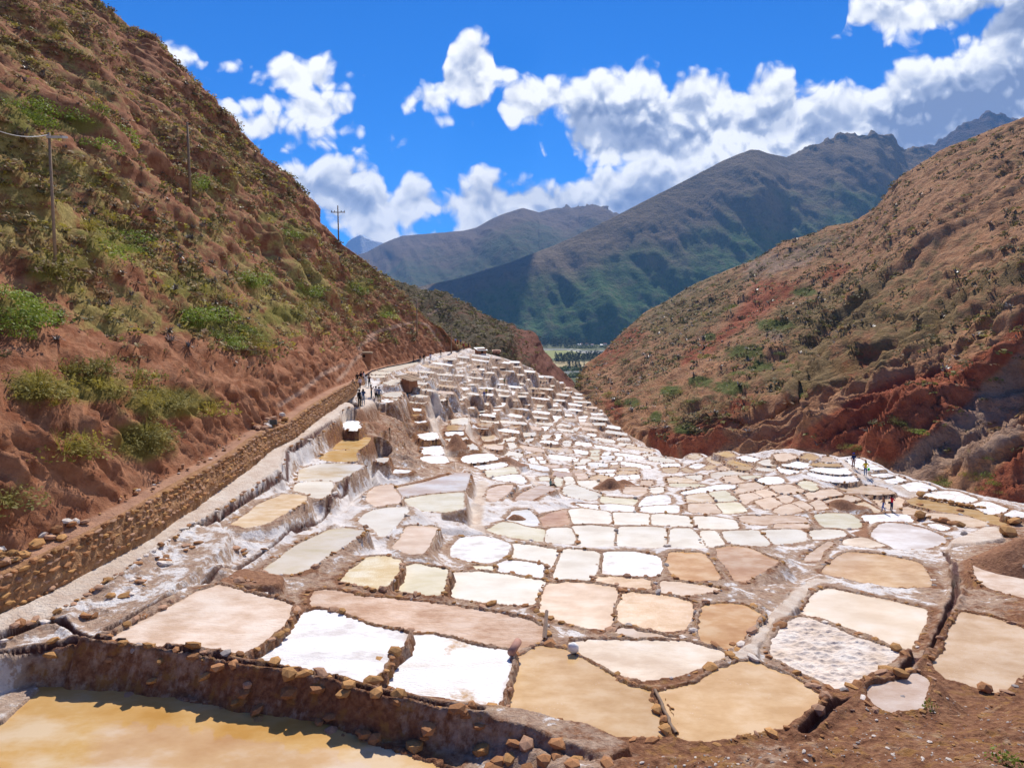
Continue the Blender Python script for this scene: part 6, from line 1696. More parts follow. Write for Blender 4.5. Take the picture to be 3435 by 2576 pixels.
# ---------------------------------------------------------------- trees of the valley
def tall_tree(seed, n=110, rx=.16, leaf=.05):
    rr = np.random.default_rng(seed); out = []
    for _ in range(n):
        h = .12 + .88 * rr.random(); rad = rx * (1.15 - h) ** .55 * (.6 + .6 * rr.random()) * (1 if h > .2 else .5); a = rr.random() * 6.283
        c = np.array([math.cos(a) * rad, math.sin(a) * rad, h]); t = rr.normal(size=3); t /= np.linalg.norm(t); b = rr.normal(size=3); b -= t * (b @ t); b /= np.linalg.norm(b)
        l = leaf * (.7 + .8 * rr.random()); out += [c - t * l, c + b * l * .7, c + t * l, c - b * l * .7]
    return np.array(out)
trunk_V = np.array([(-.012, 0, 0), (.012, 0, 0), (.006, 0, .8), (-.006, 0, .8), (0, -.012, 0), (0, .012, 0), (0, .006, .8), (0, -.006, .8)])
M_TREE = leaf_mat('far tree leaves', (.018, .035, .014), (.05, .075, .026), trans=.15)
M_BUSH = leaf_mat('far bush leaves', (.05, .08, .018), (.12, .15, .035), trans=.2)
M_TRUNK = flat_mat('trunk bark', (.12, .09, .065))
TCROWN = []
for k in range(4):
    me = quads_to_mesh(tall_tree(40 + k), 'crown', None); me.materials.append(M_TREE); TCROWN.append(me)
TTR = mesh_np('trunk', trunk_V, np.arange(8).reshape(2, 4), False); TTR.materials.append(M_TRUNK)
def valley_tree(u_, v_, h, label, group):
    w = at_z(u_, v_, VZ - .3)
    o = bpy.data.objects.new('tree', None); COL.objects.link(o); o.location = w; o.empty_display_size = 2
    tag(o, None, label, 'tree', group)
    for nm, me in (('trunk', TTR), ('crown', RV.choice(TCROWN))):
        c = bpy.data.objects.new(nm, me); COL.objects.link(c); c.parent = o; c.scale = (h * RV.uniform(.85, 1.25),) * 2 + (h,) ; c.rotation_euler = (0, 0, RV.uniform(0, 6))
for k in range(44):
    valley_tree(1862 + k * 3.7 + RV.uniform(-2, 2), 1217 - k * .22 + RV.uniform(-3, 4), RV.uniform(19, 29), 'dark tall tree in the dense row across the valley fields', 'row of tall trees in the valley')
for k in range(16):
    valley_tree(1905 + RV.uniform(0, 95), 1236 + RV.uniform(-5, 8), RV.uniform(12, 20), 'dark tree standing among the tan valley fields', 'trees among the valley fields')
Vs = []
rr = np.random.default_rng(91)
TT = [tall_tree(60 + k, 60) for k in range(4)]
for k in range(330):
    u_ = rr.uniform(1775, 2075); v_ = rr.uniform(1149, 1168)
    if u_ > 1940 and rr.random() < .55: continue
    w = at_z(u_, v_, VZ); h = rr.uniform(18, 38) if u_ < 1930 or rr.random() < .3 else rr.uniform(8, 16)
    Vs.append(TT[k % 4] * np.array([h * 1.3, h * 1.3, h]) + w)
wood = np.concatenate(Vs)
new_obj('forest', mesh_np('forest', wood, np.arange(len(wood)).reshape(-1, 4), False), M_TREE, None, 'dark wood at the foot of the huge mountain in the valley', 'forest', None, 'stuff')
Vs = []
lc = [leaf_cloud(rr, 34, 1, .9, .28) for _ in range(3)]
for k in range(120):
    if k < 60: u_, v_ = rr.uniform(1900, 2070), rr.uniform(1163, 1170)
    elif k < 105: u_, v_ = rr.uniform(1868, 2000), rr.uniform(1236, 1246)
    else: u_, v_ = rr.uniform(1910, 1950), rr.uniform(1258, 1268)
    w = at_z(u_, v_, VZ); h = rr.uniform(5, 10)
    Vs.append(lc[k % 3] * np.array([h, h, h * .9]) + w)
wood = np.concatenate(Vs)
new_obj('shrubbery', mesh_np('shrubbery', wood, np.arange(len(wood)).reshape(-1, 4), False), M_BUSH, None, 'light green bushes along the river banks in the valley', 'bushes', None, 'stuff')
# ---------------------------------------------------------------- poles, huts, timber
dg = bpy.context.evaluated_depsgraph_get()
def hit(u_, v_):
    bpy.context.view_layer.update()
    x, y, z = ray(u_, v_)
    d = Vector((float(x), 1.0, float(z))).normalized()
    ok, loc, n, i, o, m = S.ray_cast(bpy.context.evaluated_depsgraph_get(), Vector((0, 0, 0)), d, distance=900)
    return np.array(loc) if ok else None
def tube_V(p0, p1, r0, r1, n=8):
    p0, p1 = np.array(p0, float), np.array(p1, float); d = p1 - p0; d /= np.linalg.norm(d)
    a = np.cross(d, [0, 0, 1.0]) if abs(d[2]) < .9 else np.cross(d, [1.0, 0, 0]); a /= np.linalg.norm(a); b = np.cross(d, a)
    th = np.arange(n) * 2 * math.pi / n
    ring = np.cos(th)[:, None] * a + np.sin(th)[:, None] * b
    V = np.concatenate([p0 + ring * r0, p1 + ring * r1])
    Fq = [(i, (i + 1) % n, n + (i + 1) % n, n + i) for i in range(n)]
    return V, np.array(Fq)
class MB:
    def __init__(s): s.V = []; s.F = []; s.n = 0
    def add(s, V, Fq):
        for f in Fq: s.F.append(tuple(int(i) + s.n for i in f))
        s.V += [tuple(v) for v in V]; s.n += len(V); return s
    def tube(s, p0, p1, r0, r1=None, n=8):
        V, Fq = tube_V(p0, p1, r0, r0 if r1 is None else r1, n); s.add(V, Fq)
        s.F.append(tuple(s.n - 2 * n + i for i in range(n))[::-1]); s.F.append(tuple(s.n - n + i for i in range(n))); return s
    def box(s, c, size, rz=0.0, tilt=0.0):
        c = np.array(c, float); h = np.array(size, float) / 2
        V = np.array([(x, y, z) for x in (-1, 1) for y in (-1, 1) for z in (-1, 1)]) * h
        R = Matrix.Rotation(rz, 3, 'Z') @ Matrix.Rotation(tilt, 3, 'X'); V = V @ np.array(R).T + c
        return s.add(V, [(0, 1, 3, 2), (4, 6, 7, 5), (0, 4, 5, 1), (2, 3, 7, 6), (0, 2, 6, 4), (1, 5, 7, 3)])
    def build(s, name, mat, parent=None, smooth=False):
        me = bpy.data.meshes.new(name); me.from_pydata(s.V, [], s.F); me.update()
        if smooth: me.polygons.foreach_set('use_smooth', [True] * len(me.polygons))
        return new_obj(name, me, mat, parent)
def empty(name, loc, label, cat, group=None, rz=0.0):
    o = bpy.data.objects.new(name, None); COL.objects.link(o); o.location = loc; o.rotation_euler = (0, 0, rz); o.empty_display_size = .3
    return tag(o, None, label, cat, group)
M_WOOD = flat_mat('weathered wood', (.24, .17, .12), .85, .15, .4, 6); M_PLANK = flat_mat('pale plank', (.52, .38, .26), .8, .2, .35, 5)
M_METAL = flat_mat('dark fitting', (.05, .05, .05), .5, .4, .2); M_CABLE = flat_mat('pale cable', (.55, .55, .55), .6, .3, .1)
POLES = []
for u_, vb, vt, lab, arm in [(188, 930, 478, 'tall leaning timber pole with a lamp box on the near left hillside', 'lamp'), (640, 680, 432, 'thin timber pole halfway up the left hillside', 'knob'), (1136, 815, 698, 'utility pole with crossarm against the sky behind the hillside shoulder', 'arm'),
                             (1514, 1185, 1093, 'slender pole beside the far group of walkers', None), (1399, 1118, 1010, 'faint thin pole on the spur above the far footpath', None)]:
    b = hit(u_, vb)
    if b is None: continue
    d = b[1]; h = (vb - vt) * d / F_PX * 1.03
    root = empty('utility_pole', b, lab, 'pole')
    r0 = min(max(.0024 * d, .09), .16)
    MB().tube((0, 0, -.6), (.015 * h if arm == 'lamp' else 0, 0, h), r0, r0 * .7, 10).build('shaft', M_WOOD, root, True)
    top = b + np.array([0.015 * h if arm == 'lamp' else 0, 0, h])
    if arm == 'lamp':
        MB().box((.55, 0, h - .25), (.9, .5, .12), 0, .2).build('lamp', flat_mat('lamp housing', (.5, .5, .5), .5), root)
        MB().tube((0, 0, h - .3), (.5, 0, h - .2), .04).build('bracket', M_METAL, root)
    if arm == 'arm':
        MB().box((0, 0, h * .82), (3.0, .14, .16)).build('crossarm', M_WOOD, root)
        for x_ in (-1.35, -.7, .7, 1.35):
            MB().tube((x_, 0, h * .82 + .08), (x_, 0, h * .82 + .4), .09, .06, 6).build('insulator', M_METAL, root)
    if arm == 'knob':
        MB().tube((-.1, 0, h - .2), (.35, 0, h - .2), .08, .08, 6).build('insulator', M_METAL, root)
    POLES.append(top)
def cable(p0, p1, sag, rad, label):
    n = 24; pts = [p0 * (1 - t) + p1 * t - np.array([0, 0, sag * 4 * t * (1 - t)]) for t in np.linspace(0, 1, n)]
    m = MB()
    for a, b in zip(pts[:-1], pts[1:]):
        V, Fq = tube_V(a, b, rad, rad, 5); m.add(V, Fq)
    o = m.build('cable', M_CABLE, None, True); tag(o, None, label, 'cable')
if len(POLES) > 2:
    cable(POLES[0] - np.array([0, 0, .1]), at_d(-120, 380, POLES[0][1] * .85), .5, .022, 'pale cable running from the near lamp pole out of the picture')
    pass

# adobe hut built into the red bank
M_ADOBE = flat_mat('adobe', (.33, .155, .09), .95, .1, .35, 3); M_THATCH = flat_mat('weathered roof poles', (.22, .16, .11), .95, .1, .4, 4); M_DARK = flat_mat('dark interior', (.02, .012, .01), 1, 0, .1)
b = hit(1212, 1190)
if b is not None:
    k = b[1] / F_PX
    b = b + np.array([0, .8, -1.1])
    root = empty('adobe_hut', b, 'small ruined adobe hut with a window opening in the red bank', 'hut', None, .15)
    w_, h_ = 52 * k, 27 * k
    m = MB()                                                     # front wall round the opening
    m.box((-w_ * .34, 0, h_ * .5), (w_ * .32, .4, h_)); m.box((w_ * .33, 0, h_ * .5), (w_ * .34, .4, h_)); m.box((-w_ * .01, 0, h_ * .26), (w_ * .34 - .01, .38, h_ * .52)); m.box((-w_ * .01, 0, h_ * .93), (w_ * .34 - .01, .38, h_ * .14))
    m.box((w_ * .49, 1.6, h_ * .45), (.4, 3.0, h_ * .9)); m.box((-w_ * .49, 1.6, h_ * .45), (.4, 3.0, h_ * .9))
    m.box((0, 1.4, -.3), (w_ * .97, 2.6, .58)); m.build('wall', M_ADOBE, root)
    MB().box((0, 3.0, h_ * .45), (w_ * .9, .3, h_ * .9)).build('rear_wall', M_ADOBE, root)
    for i in range(9):
        MB().tube((-w_ * .56 + i * w_ * .14, -.5, h_ * 1.02), (-w_ * .54 + i * w_ * .14, 3.2, h_ * 1.0), .13, .1, 6).build('roof_pole', M_THATCH, root)
    MB().box((0, 1.4, h_ * 1.07), (w_ * 1.14, 3.8, .18)).build('roof', M_THATCH, root)
# adobe booth with plank roof on the terrace
b = on_ground(1372, 1316)
k = b[1] / F_PX
root = empty('adobe_booth', b, 'brown adobe booth with tilted plank roof on the white terraces', 'booth', None, -.35)
m = MB(); wd, ht = 32 * k, 50 * k
V = np.array([(-wd / 2, -1.2, 0), (wd / 2, -1.2, 0), (wd * .42, -1.0, ht * .82), (-wd * .42, -1.0, ht), (-wd / 2, 1.6, 0), (wd / 2, 1.6, 0), (wd * .42, 1.4, ht * .82), (-wd * .42, 1.4, ht)])
m.add(V, [(0, 1, 2, 3), (5, 4, 7, 6), (4, 0, 3, 7), (1, 5, 6, 2), (3, 2, 6, 7)]).build('wall', M_ADOBE, root)
for i in range(6):
    MB().box((-.9 * wd + i * wd * .36, .1, ht * 1.06 - i * ht * .055), (wd * .33, 3.6, .12), RV.uniform(-.06, .06)).build('roof_plank', M_PLANK, root)
# sheds near the far end of the path
def shed(u_, v_, wpx, hpx, label, roofm, wallm, rz):
    b = hit(u_, v_)
    if b is None or b[1] > 420: b = at_d(u_, v_, 190.0)
    k = b[1] / F_PX; w_, h_ = wpx * k, hpx * k
    root = empty('shed', b, label, 'shed', None, rz)
    MB().box((0, 0, h_ * .3), (w_ * .9, w_ * .7, h_ * .6 + .6)).build('wall', wallm, root)
    V = np.array([(-w_ * .55, -w_ * .5, h_ * .55), (w_ * .55, -w_ * .5, h_ * .55), (w_ * .55, w_ * .45, h_), (-w_ * .55, w_ * .45, h_)]); V = np.concatenate([V, V - np.array([0, 0, .12])])
    MB().add(V, [(0, 1, 2, 3), (7, 6, 5, 4), (0, 4, 5, 1), (1, 5, 6, 2), (2, 6, 7, 3), (3, 7, 4, 0)]).build('roof', roofm, root)
    MB().box((0, -w_ * .36, h_ * .22), (w_ * .2, .08, h_ * .44)).build('door', M_DARK, root)
M_TIN = flat_mat('pale tin roof', (.62, .64, .66), .4, .5, .15, 3); M_SALM = flat_mat('salmon roof', (.58, .34, .25), .8, .2, .2)
shed(1612, 1184, 34, 18, 'shed with a pale tin roof beyond the far walkers', M_TIN, M_ADOBE, .5)
shed(1665, 1184, 26, 10, 'low shed with a salmon roof right of the tin roofed shed', M_SALM, M_ADOBE, .1)
for i, (u_, v_, c_) in enumerate([(1942, 1159, 0), (1950, 1157, 1), (1985, 1160, 1), (2018, 1161, 0), (2030, 1158, 2), (1968, 1158, 2)]):
    w = at_z(u_, v_, VZ); root = empty('house', w, ['white walled valley house under the wood at left', 'pink roofed valley house beside the white one', 'grey roofed valley house in the middle of the hamlet', 'white valley house at the right end of the hamlet', 'red roofed valley house at the right end', 'small valley house between the grey roofs'][i], 'house', 'houses of the valley hamlet', RV.uniform(-.5, .5))
    wd, ht = RV.uniform(9, 15), RV.uniform(4, 6)
    MB().box((0, 0, ht / 2), (wd, 8, ht)).build('wall', flat_mat('house wall', (.7, .66, .6)), root)
    V = np.array([(-wd * .55, -4.6, ht), (wd * .55, -4.6, ht), (wd * .55, 4.6, ht), (-wd * .55, 4.6, ht), (-wd * .55, 0, ht + 2.6), (wd * .55, 0, ht + 2.6)])
    MB().add(V, [(0, 1, 5, 4), (2, 3, 4, 5), (0, 4, 3), (1, 2, 5)]).build('roof', [M_TIN, M_SALM, flat_mat('tile roof', (.35, .13, .08))][c_], root)
# timber at the front pans
p0, p1 = on_ground(*T('R 2030,925')[0]), on_ground(*T('R 2005,1195')[0])
m = MB(); a = at_d(*T('R 2030,915')[0], p1[1] + .75); c_ = on_ground(*T('R 2008,1195')[0]) + np.array([0, 0, .05])
dirv = a - c_
root = empty('sluice_plank', c_, 'upright weathered plank sluice standing at the end of the long brown pan', 'plank')
V, Fq = tube_V((0, 0, 0), dirv * .52, .075, .075, 4); MB().add(V, Fq).build('lower_board', M_PLANK, root)
V, Fq = tube_V(dirv * .40, dirv, .06, .06, 4); MB().add(V, Fq).build('upper_board', M_PLANK, root)
ends = [on_ground(*T('B 2012,1165')[0]), on_ground(*T('B 2145,1445')[0])]
V, Fq = tube_V(ends[0] + np.array([0, 0, .05]), ends[1] + np.array([0, 0, .06]), .045, .04, 6)
m = MB(); n_ = 10
pts = [ends[0] * (1 - t) + ends[1] * t + np.array([RV.uniform(-.03, .03), 0, .06]) for t in np.linspace(0, 1, n_)]
for q0, q1 in zip(pts[:-1], pts[1:]):
    V, Fq = tube_V(q0, q1, .05, .045, 6); m.add(V, Fq)
tag(m.build('wooden_divider', M_WOOD, None, True), None, 'thin crooked wooden divider between the two big amber pans', 'divider')
c_ = on_ground(*T('R 1735,1310')[0])
root = tag(MB().tube(c_ + np.array([-.12, -.28, .12]), c_ + np.array([.1, .3, .2]), .12, .12, 12).build('clay_tile', flat_mat('clay tile', (.40, .22, .17)), None, True), None, 'half round clay tile lying on the rim corner', 'tile')
c_ = on_ground(*T('B 1490,905')[0])
V = stone_verts(9, .2, .9) * np.array([.22, .18, .22]) + c_ + np.array([0, 0, .14])
tag(new_obj('sack', mesh_np('sack', V, ICO1F, True), flat_mat('white sack', (.78, .77, .75)), None), None, 'crumpled white sack on the stone rim', 'sack')
# black crate on the wall ledge
b = hit(917, 1424)
if b is not None:
    root = empty('crate', b, 'black plastic crate on the ledge beside the pale rock heap', 'crate', None, .3)
    for z_ in (.04, .16, .28):
        m = MB(); m.box((0, -.2, z_), (.5, .03, .07)); m.box((0, .2, z_), (.5, .03, .07)); m.box((-.235, 0, z_), (.03, .37, .07)); m.box((.235, 0, z_), (.03, .37, .07)); m.build('slat', M_METAL, root)
    MB().box((0, 0, .012), (.46, .36, .02)).build('base', M_METAL, root)
# branches of salt stained timber on the far right rim
for u_, v_, u2, v2, lab in [(2704, 1500, 2790, 1524, 'dark timber beam along the far rim above the right terraces')]:
    a, c_ = on_ground(u_, v_), on_ground(u2, v2)
    tag(MB().tube(a + np.array([0, 0, .1]), c_ + np.array([0, 0, .1]), .08, .08, 6).build('timber_beam', M_WOOD, None), None, lab, 'beam')

# ---------------------------------------------------------------- people
SK = {}
def body_mesh(pose):
    """one continuous skinned body, 1.70 m tall, facing -Y"""
    j = dict(pelvis=(0, 0, .92), waist=(0, -.01, 1.06), chest=(0, .0, 1.28), neck=(0, .01, 1.44), chin=(0, -.005, 1.50), head=(0, -.01, 1.58), crown=(0, .0, 1.66),
             shL=(.17, .01, 1.39), shR=(-.17, .01, 1.39), elL=(.23, .03, 1.12), elR=(-.23, .03, 1.12), wrL=(.24, -.06, .88), wrR=(-.24, -.06, .88), haL=(.24, -.09, .80), haR=(-.24, -.09, .80),
             hiL=(.09, 0, .86), hiR=(-.09, 0, .86), knL=(.10, -.01, .48), knR=(-.10, -.01, .48), anL=(.10, .03, .09), anR=(-.10, .03, .09), toL=(.12, -.13, .04), toR=(-.12, -.13, .04))
    if pose == 'photo':
        j.update(elL=(.24, -.12, 1.20), wrL=(.10, -.30, 1.42), haL=(.05, -.32, 1.47), elR=(-.24, -.12, 1.20), wrR=(-.10, -.30, 1.42), haR=(-.05, -.32, 1.47))
    if pose == 'hips':
        j.update(elL=(.36, .08, 1.18), wrL=(.20, -.02, .99), haL=(.14, -.05, .96), elR=(-.36, .08, 1.18), wrR=(-.20, -.02, .99), haR=(-.14, -.05, .96))
    if pose == 'walk':
        j.update(knL=(.10, -.14, .50), anL=(.10, -.12, .10), toL=(.11, -.29, .07), knR=(-.10, .03, .48), anR=(-.10, .26, .14), toR=(-.10, .14, .04), wrL=(.25, .10, .90), haL=(.25, .12, .82), wrR=(-.24, -.16, .92), haR=(-.24, -.20, .85))
    if pose == 'sit':
        for k in j: j[k] = (j[k][0], j[k][1], j[k][2] - .74)
        j.update(knL=(.14, -.42, .34), knR=(-.14, -.42, .34), anL=(.10, -.70, .08), anR=(-.10, -.70, .08), toL=(.11, -.86, .05), toR=(-.11, -.86, .05), wrL=(.16, -.28, .36), wrR=(-.16, -.28, .36), haL=(.12, -.34, .36), haR=(-.12, -.34, .36))
    names = list(j); ix = {k: i for i, k in enumerate(names)}
    rad = dict(pelvis=.155, waist=.125, chest=.155, neck=.058, chin=.07, head=.098, crown=.06, shL=.07, shR=.07, elL=.045, elR=.045, wrL=.032, wrR=.032, haL=.04, haR=.04, hiL=.095, hiR=.095, knL=.062, knR=.062, anL=.042, anR=.042, toL=.035, toR=.035)
    E = [('pelvis', 'waist'), ('waist', 'chest'), ('chest', 'neck'), ('neck', 'chin'), ('chin', 'head'), ('head', 'crown'), ('chest', 'shL'), ('chest', 'shR'), ('shL', 'elL'), ('shR', 'elR'), ('elL', 'wrL'), ('elR', 'wrR'), ('wrL', 'haL'), ('wrR', 'haR'), ('pelvis', 'hiL'), ('pelvis', 'hiR'), ('hiL', 'knL'), ('hiR', 'knR'), ('knL', 'anL'), ('knR', 'anR'), ('anL', 'toL'), ('anR', 'toR')]
    me = bpy.data.meshes.new('body'); me.from_pydata([j[k] for k in names], [(ix[a], ix[b]) for a, b in E], [])
    o = bpy.data.objects.new('body', me); COL.objects.link(o)
    o.modifiers.new('s', 'SKIN'); ss = o.modifiers.new('d', 'SUBSURF'); ss.levels = 1; ss.render_levels = 1
    for k in names:
        sv_ = me.skin_vertices[0].data[ix[k]]; r_ = rad[k]; sv_.radius = (r_, r_ * (.72 if k in ('chest', 'waist', 'pelvis') else 1)); sv_.use_root = (k == 'pelvis')
    bpy.context.view_layer.update()
    ev = o.evaluated_get(bpy.context.evaluated_depsgraph_get())
    out = bpy.data.meshes.new_from_object(ev)
    bpy.data.objects.remove(o); bpy.data.meshes.remove(me)
    # nearest bone decides cloth or skin
    tagm = {('chin', 'head'): 0, ('head', 'crown'): 0, ('neck', 'chin'): 0, ('wrL', 'haL'): 0, ('wrR', 'haR'): 0, ('elL', 'wrL'): 3, ('elR', 'wrR'): 3, ('anL', 'toL'): 4, ('anR', 'toR'): 4,
            ('hiL', 'knL'): 2, ('hiR', 'knR'): 2, ('knL', 'anL'): 5, ('knR', 'anR'): 5, ('pelvis', 'hiL'): 2, ('pelvis', 'hiR'): 2}
    P0 = np.array([j[a] for a, b in E]); P1 = np.array([j[b] for a, b in E]); tg = np.array([tagm.get(e, 1) for e in E])
    C = np.array([p.center[:] for p in out.polygons]); D = P1 - P0
    t = np.clip(((C[:, None] - P0) * D).sum(-1) / (D * D).sum(-1), 0, 1); dd = np.linalg.norm(C[:, None] - P0 - t[..., None] * D, axis=-1)
    g = tg[dd.argmin(1)]
    hip = j['pelvis'][2] + .02
    g = np.where((g == 1) & (C[:, 2] < hip) & (pose != 'sit'), 2, g)
    out.polygons.foreach_set('material_index', g.astype(np.int32)); out.polygons.foreach_set('use_smooth', [True] * len(g))
    return out, j
for ps in ('stand', 'photo', 'hips', 'walk', 'sit'): SK[ps] = body_mesh(ps)
CM = {}
def cloth(c):
    if c not in CM: CM[c] = flat_mat('cloth', c, .85, .1, .12, 12)
    return CM[c]
SKIN = flat_mat('skin', (.42, .24, .17), .6, .3, .05)
SHOE = flat_mat('shoe', (.06, .05, .05), .6, .3, .1)
def hair_mesh(long_, j):
    V, Fh = ico(2); V = V * np.array([.105, .112, .115]); k = (V[:, 2] > -.02) | (V[:, 1] > .02)
    hx = np.array(j['head']) + np.array([0, .012, .022])
    if long_:
        V[:, 2] = np.where((V[:, 1] > .03) & (V[:, 2] < .02), V[:, 2] * 2.9 - .05, V[:, 2])
    Fk = Fh[k[Fh].all(1)]
    return V + hx, Fk
BLK, WHT = (.012, .012, .014), (.72, .71, .70)
PEOPLE = [  # u, v feet, px height, pose, heading, top, legs, long hair, sleeves, short trousers, extras, label
 (1207, 1366, 60, 'stand', 180, WHT, BLK, 0, 1, 0, 'pack', 'person with a black backpack, white top and black trousers on the path'),
 (1219, 1361, 56, 'photo', 200, (.03, .06, .15), (.30, .36, .42), 1, 1, 0, 'bag', 'person in navy top and pale jeans beside the black backpack walker'),
 (1246, 1340, 48, 'photo', 120, (.26, .16, .12), (.03, .09, .13), 0, 0, 0, '', 'person in brown shirt and teal jeans turned to the terraces'),
 (1262, 1350, 53, 'stand', 160, WHT, BLK, 0, 0, 1, '', 'person in white shirt and black shorts near the terrace edge'),
 (1272, 1352, 53, 'hips', 175, (.17, .21, .32), (.09, .10, .05), 0, 1, 0, '', 'person in grey blue shirt and olive trousers, hands at waist'),
 (1185, 1318, 45, 'stand', 20, (.13, .13, .11), BLK, 1, 0, 0, 'bag', 'person in grey shirt with a tan bag by the stone wall end'),
 (1208, 1306, 36, 'walk', 0, (.62, .57, .66), (.05, .05, .08), 0, 1, 0, '', 'person in pale lilac shirt walking down the path'),
 (1199, 1292, 42, 'stand', 10, BLK, BLK, 0, 1, 0, '', 'person all in black at the left of the path group'),
 (1212, 1288, 43, 'walk', 180, (.34, .03, .06), BLK, 0, 0, 0, 'pack', 'person in dark red top carrying a backpack'),
 (1220, 1287, 40, 'walk', 175, WHT, BLK, 1, 0, 0, '', 'person in white top behind the dark red one'),
 (1228, 1296, 40, 'stand', 200, (.78, .77, .74), BLK, 1, 1, 0, 'skirt', 'person in long white tunic over black trousers'),
 (1239, 1300, 43, 'photo', 30, BLK, (.02, .02, .03), 0, 0, 0, '', 'person in black raising a camera on the path'),
 (1388, 1217, 23, 'stand', 90, BLK, BLK, 0, 1, 0, '', 'dark clothed person closest to the red bank on the far path'),
 (1410, 1217, 25, 'stand', 170, (.04, .05, .09), (.34, .27, .18), 0, 1, 0, 'pack', 'person in navy top and khaki trousers on the far path'),
 (1422, 1217, 28, 'stand', 180, BLK, (.36, .28, .18), 0, 0, 0, 'pack', 'person in khaki trousers with a black backpack on the far path'),
 (1444, 1212, 26, 'walk', 190, (.55, .50, .66), (.20, .20, .24), 1, 0, 0, '', 'person in pale violet top and grey trousers on the far path'),
 (1479, 1195, 20, 'hips', 0, BLK, BLK, 0, 0, 0, '', 'person in black standing on the rocks above the far path'),
 (1500, 1365, 32, 'photo', 20, (.50, .36, .22), BLK, 0, 0, 0, 'hat', 'person in tan top and dark trousers alone on the curving terrace path'),
 (1624, 1342, 27, 'stand', 160, (.01, .05, .28), (.01, .03, .14), 0, 1, 0, '', 'person in bright blue on the terrace path'),
 (1631, 1338, 22, 'stand', 160, (.60, .48, .05), BLK, 0, 0, 0, '', 'small person in yellow behind the one in blue'),
 (1692, 1300, 21, 'stand', 40, (.10, .16, .10), (.25, .18, .10), 0, 1, 0, '', 'distant person in green among the far terraces'),
 (1528, 1155, 15, 'stand', 0, (.30, .35, .6), BLK, 0, 1, 0, '', 'far walker in pale blue at the end of the path'),
 (1535, 1160, 17, 'stand', 0, (.45, .05, .04), BLK, 0, 1, 0, '', 'far walker in red top and dark trousers'),
 (1545, 1158, 15, 'walk', 0, (.06, .10, .25), BLK, 0, 1, 0, '', 'far walker in dark blue between the red tops'),
 (1555, 1176, 25, 'stand', 0, (.35, .04, .05), (.03, .04, .03), 0, 1, 0, 'hat', 'far walker in red with a pale hat, nearest of the far group'),
 (1562, 1166, 17, 'stand', 0, (.10, .09, .10), BLK, 0, 1, 0, '', 'far walker in charcoal behind the hatted one'),
 (1571, 1169, 18, 'stand', 180, (.03, .03, .05), BLK, 0, 1, 0, '', 'far walker in black at the right end of the far group'),
 (1847, 1632, 22, 'sit', 60, (.16, .27, .24), BLK, 1, 1, 0, '', 'seated person in grey green top among the pans'),
 (2862, 1574, 54, 'stand', 180, (.012, .025, .09), (.30, .19, .16), 0, 0, 0, 'cap', 'person in navy shirt, blue cap and brown trousers on the rim'),
 (2902, 1598, 53, 'hips', 180, (.70, .50, .03), (.06, .12, .25), 1, 0, 0, 'bucket', 'person in yellow shirt and jeans holding a bright green bucket'),
 (2962, 1718, 57, 'walk', 260, (.30, .14, .08), (.10, .16, .42), 1, 1, 0, '', 'person in brown cardigan and blue jeans beside the white pan'),
 (2990, 1715, 56, 'photo', 100, (.62, .02, .04), (.05, .07, .14), 1, 0, 0, 'bag', 'person in bright red top photographing the terraces'),
]
bpy.context.view_layer.update()
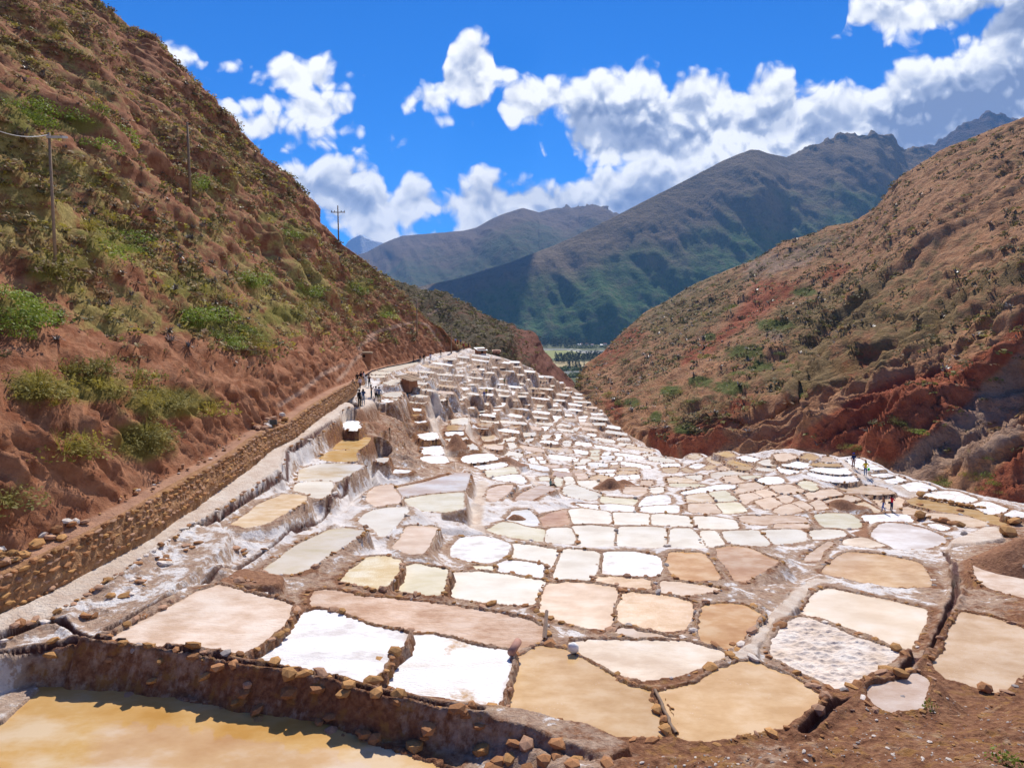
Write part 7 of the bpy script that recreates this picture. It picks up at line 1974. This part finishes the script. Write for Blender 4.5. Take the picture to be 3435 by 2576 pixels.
for (u_, v_, hp, pose, hd, top, legs, lng, slv, shrt, ext, lab) in PEOPLE:
    far_ = v_ < 1225
    b = hit(u_, v_ - 1) if far_ else on_ground(u_, v_)
    if b is None or b[1] > 240: b = at_d(u_, v_, 165.0)
    hgt = hp * b[1] / F_PX; sc_ = np.clip(hgt / (1.70 if pose != 'sit' else .98), .82, 1.15)
    body, j = SK[pose]
    me = body.copy(); me.name = 'person'
    mi_ = np.zeros(len(me.polygons), np.int32); body.polygons.foreach_get('material_index', mi_)
    me.materials.clear()
    for m_ in (SKIN, cloth(top), cloth(legs), cloth(top) if slv else SKIN, SHOE, SKIN if shrt else cloth(legs)): me.materials.append(m_)
    me.polygons.foreach_set('material_index', mi_)
    o = new_obj('person', me, None, None, lab, 'person', 'visitors on the terraces')
    o.location = b; o.rotation_euler = (0, 0, math.radians(hd)); o.scale = (sc_,) * 3
    V, Fh = hair_mesh(lng, j)
    new_obj('hair', mesh_np('hair', V, Fh, True), cloth((.018, .012, .010) if lab.find('yellow shirt') < 0 else (.05, .025, .015)), o)
    if ext == 'pack':
        m = MB(); m.box((0, .2, j['chest'][2] - .06), (.30, .17, .44)); m.box((0, .30, j['chest'][2] - .12), (.22, .06, .24)); m.build('backpack', cloth(BLK), o)
    if ext == 'bag':
        MB().box((.24, .06, .88), (.12, .26, .22)).build('bag', cloth((.16, .10, .06)), o)
    if ext in ('cap', 'hat'):
        V, Fq = ico(2); V = V * np.array([.115, .125, .09]) + np.array(j['head']) + np.array([0, 0, .055]); kk = V[:, 2] > j['head'][2] + .03
        hat = new_obj('hat', mesh_np('hat', V, Fq[kk[Fq].all(1)], True), cloth((.03, .06, .35) if ext == 'cap' else (.6, .5, .36)), o)
        MB().tube((0, -.09 if ext == 'cap' else 0, j['head'][2] + .045), (0, -.1 if ext == 'cap' else 0, j['head'][2] + .055), .11 if ext == 'cap' else .2, n=12).build('brim', hat.data.materials[0], hat)
    if ext == 'bucket':
        MB().tube((-.34, .02, .62), (-.34, .02, .88), .10, .13, 12).build('bucket', cloth((.05, .60, .05)), o)
    if ext == 'skirt':
        MB().tube((0, 0, .62), (0, 0, 1.02), .20, .15, 12).build('tunic', cloth(top), o, True)
# ---------------------------------------------------------------- haze over the valley
def haze():
    me = bpy.data.meshes.new('haze')
    x0, x1, y0, y1, z0, z1 = -30000.0, 30000.0, -2900.0, 13900.0, -140.0, 2010.0
    V = [(x, y, z) for x in (x0, x1) for y in (y0, y1) for z in (z0, z1)]
    me.from_pydata(V, [], [(0, 1, 3, 2), (4, 6, 7, 5), (0, 4, 5, 1), (2, 3, 7, 6), (0, 2, 6, 4), (1, 5, 7, 3)])
    m = bpy.data.materials.new('thin haze'); m.use_nodes = True
    nt = NT(m.node_tree)
    for n in list(nt.n):
        if n.type != 'OUTPUT_MATERIAL': nt.n.remove(n)
    v = nt.node('ShaderNodeVolumePrincipled')
    v.inputs['Color'].default_value = (.24, .50, 1.0, 1); v.inputs['Density'].default_value = HAZE
    v.inputs['Anisotropy'].default_value = 0.1
    nt.l.new(v.outputs[0], nt.n['Material Output'].inputs['Volume'])
    o = new_obj('haze', me, m, None, 'thin bluish haze in the mountain air', 'haze', None, 'stuff')
HAZE = 5.6e-5
haze()

# a cumulus above the picture; its shadow lies on the far slope
V, Fq = ico(3)
tgt = at_d(1035 * K, 640 * K, 3500.0); cc = tgt + np.array(SUN_DIR) * 4250.0
lump = 1 + .5 * (fbm(V[:, 0] * 1.6 + 3, V[:, 1] * 1.6 + V[:, 2], 401, 3) - .5)
V = V * lump[:, None] * np.array([270, 330, 120]); V[:, 2] = np.maximum(V[:, 2], -45)
new_obj('cloud', mesh_np('cloud', V + cc, Fq, True), flat_mat('cloud white', (.9, .9, .9), 1, 0, .05, .01), None, 'white cumulus drifting over the far mountain', 'cloud', None, 'stuff')
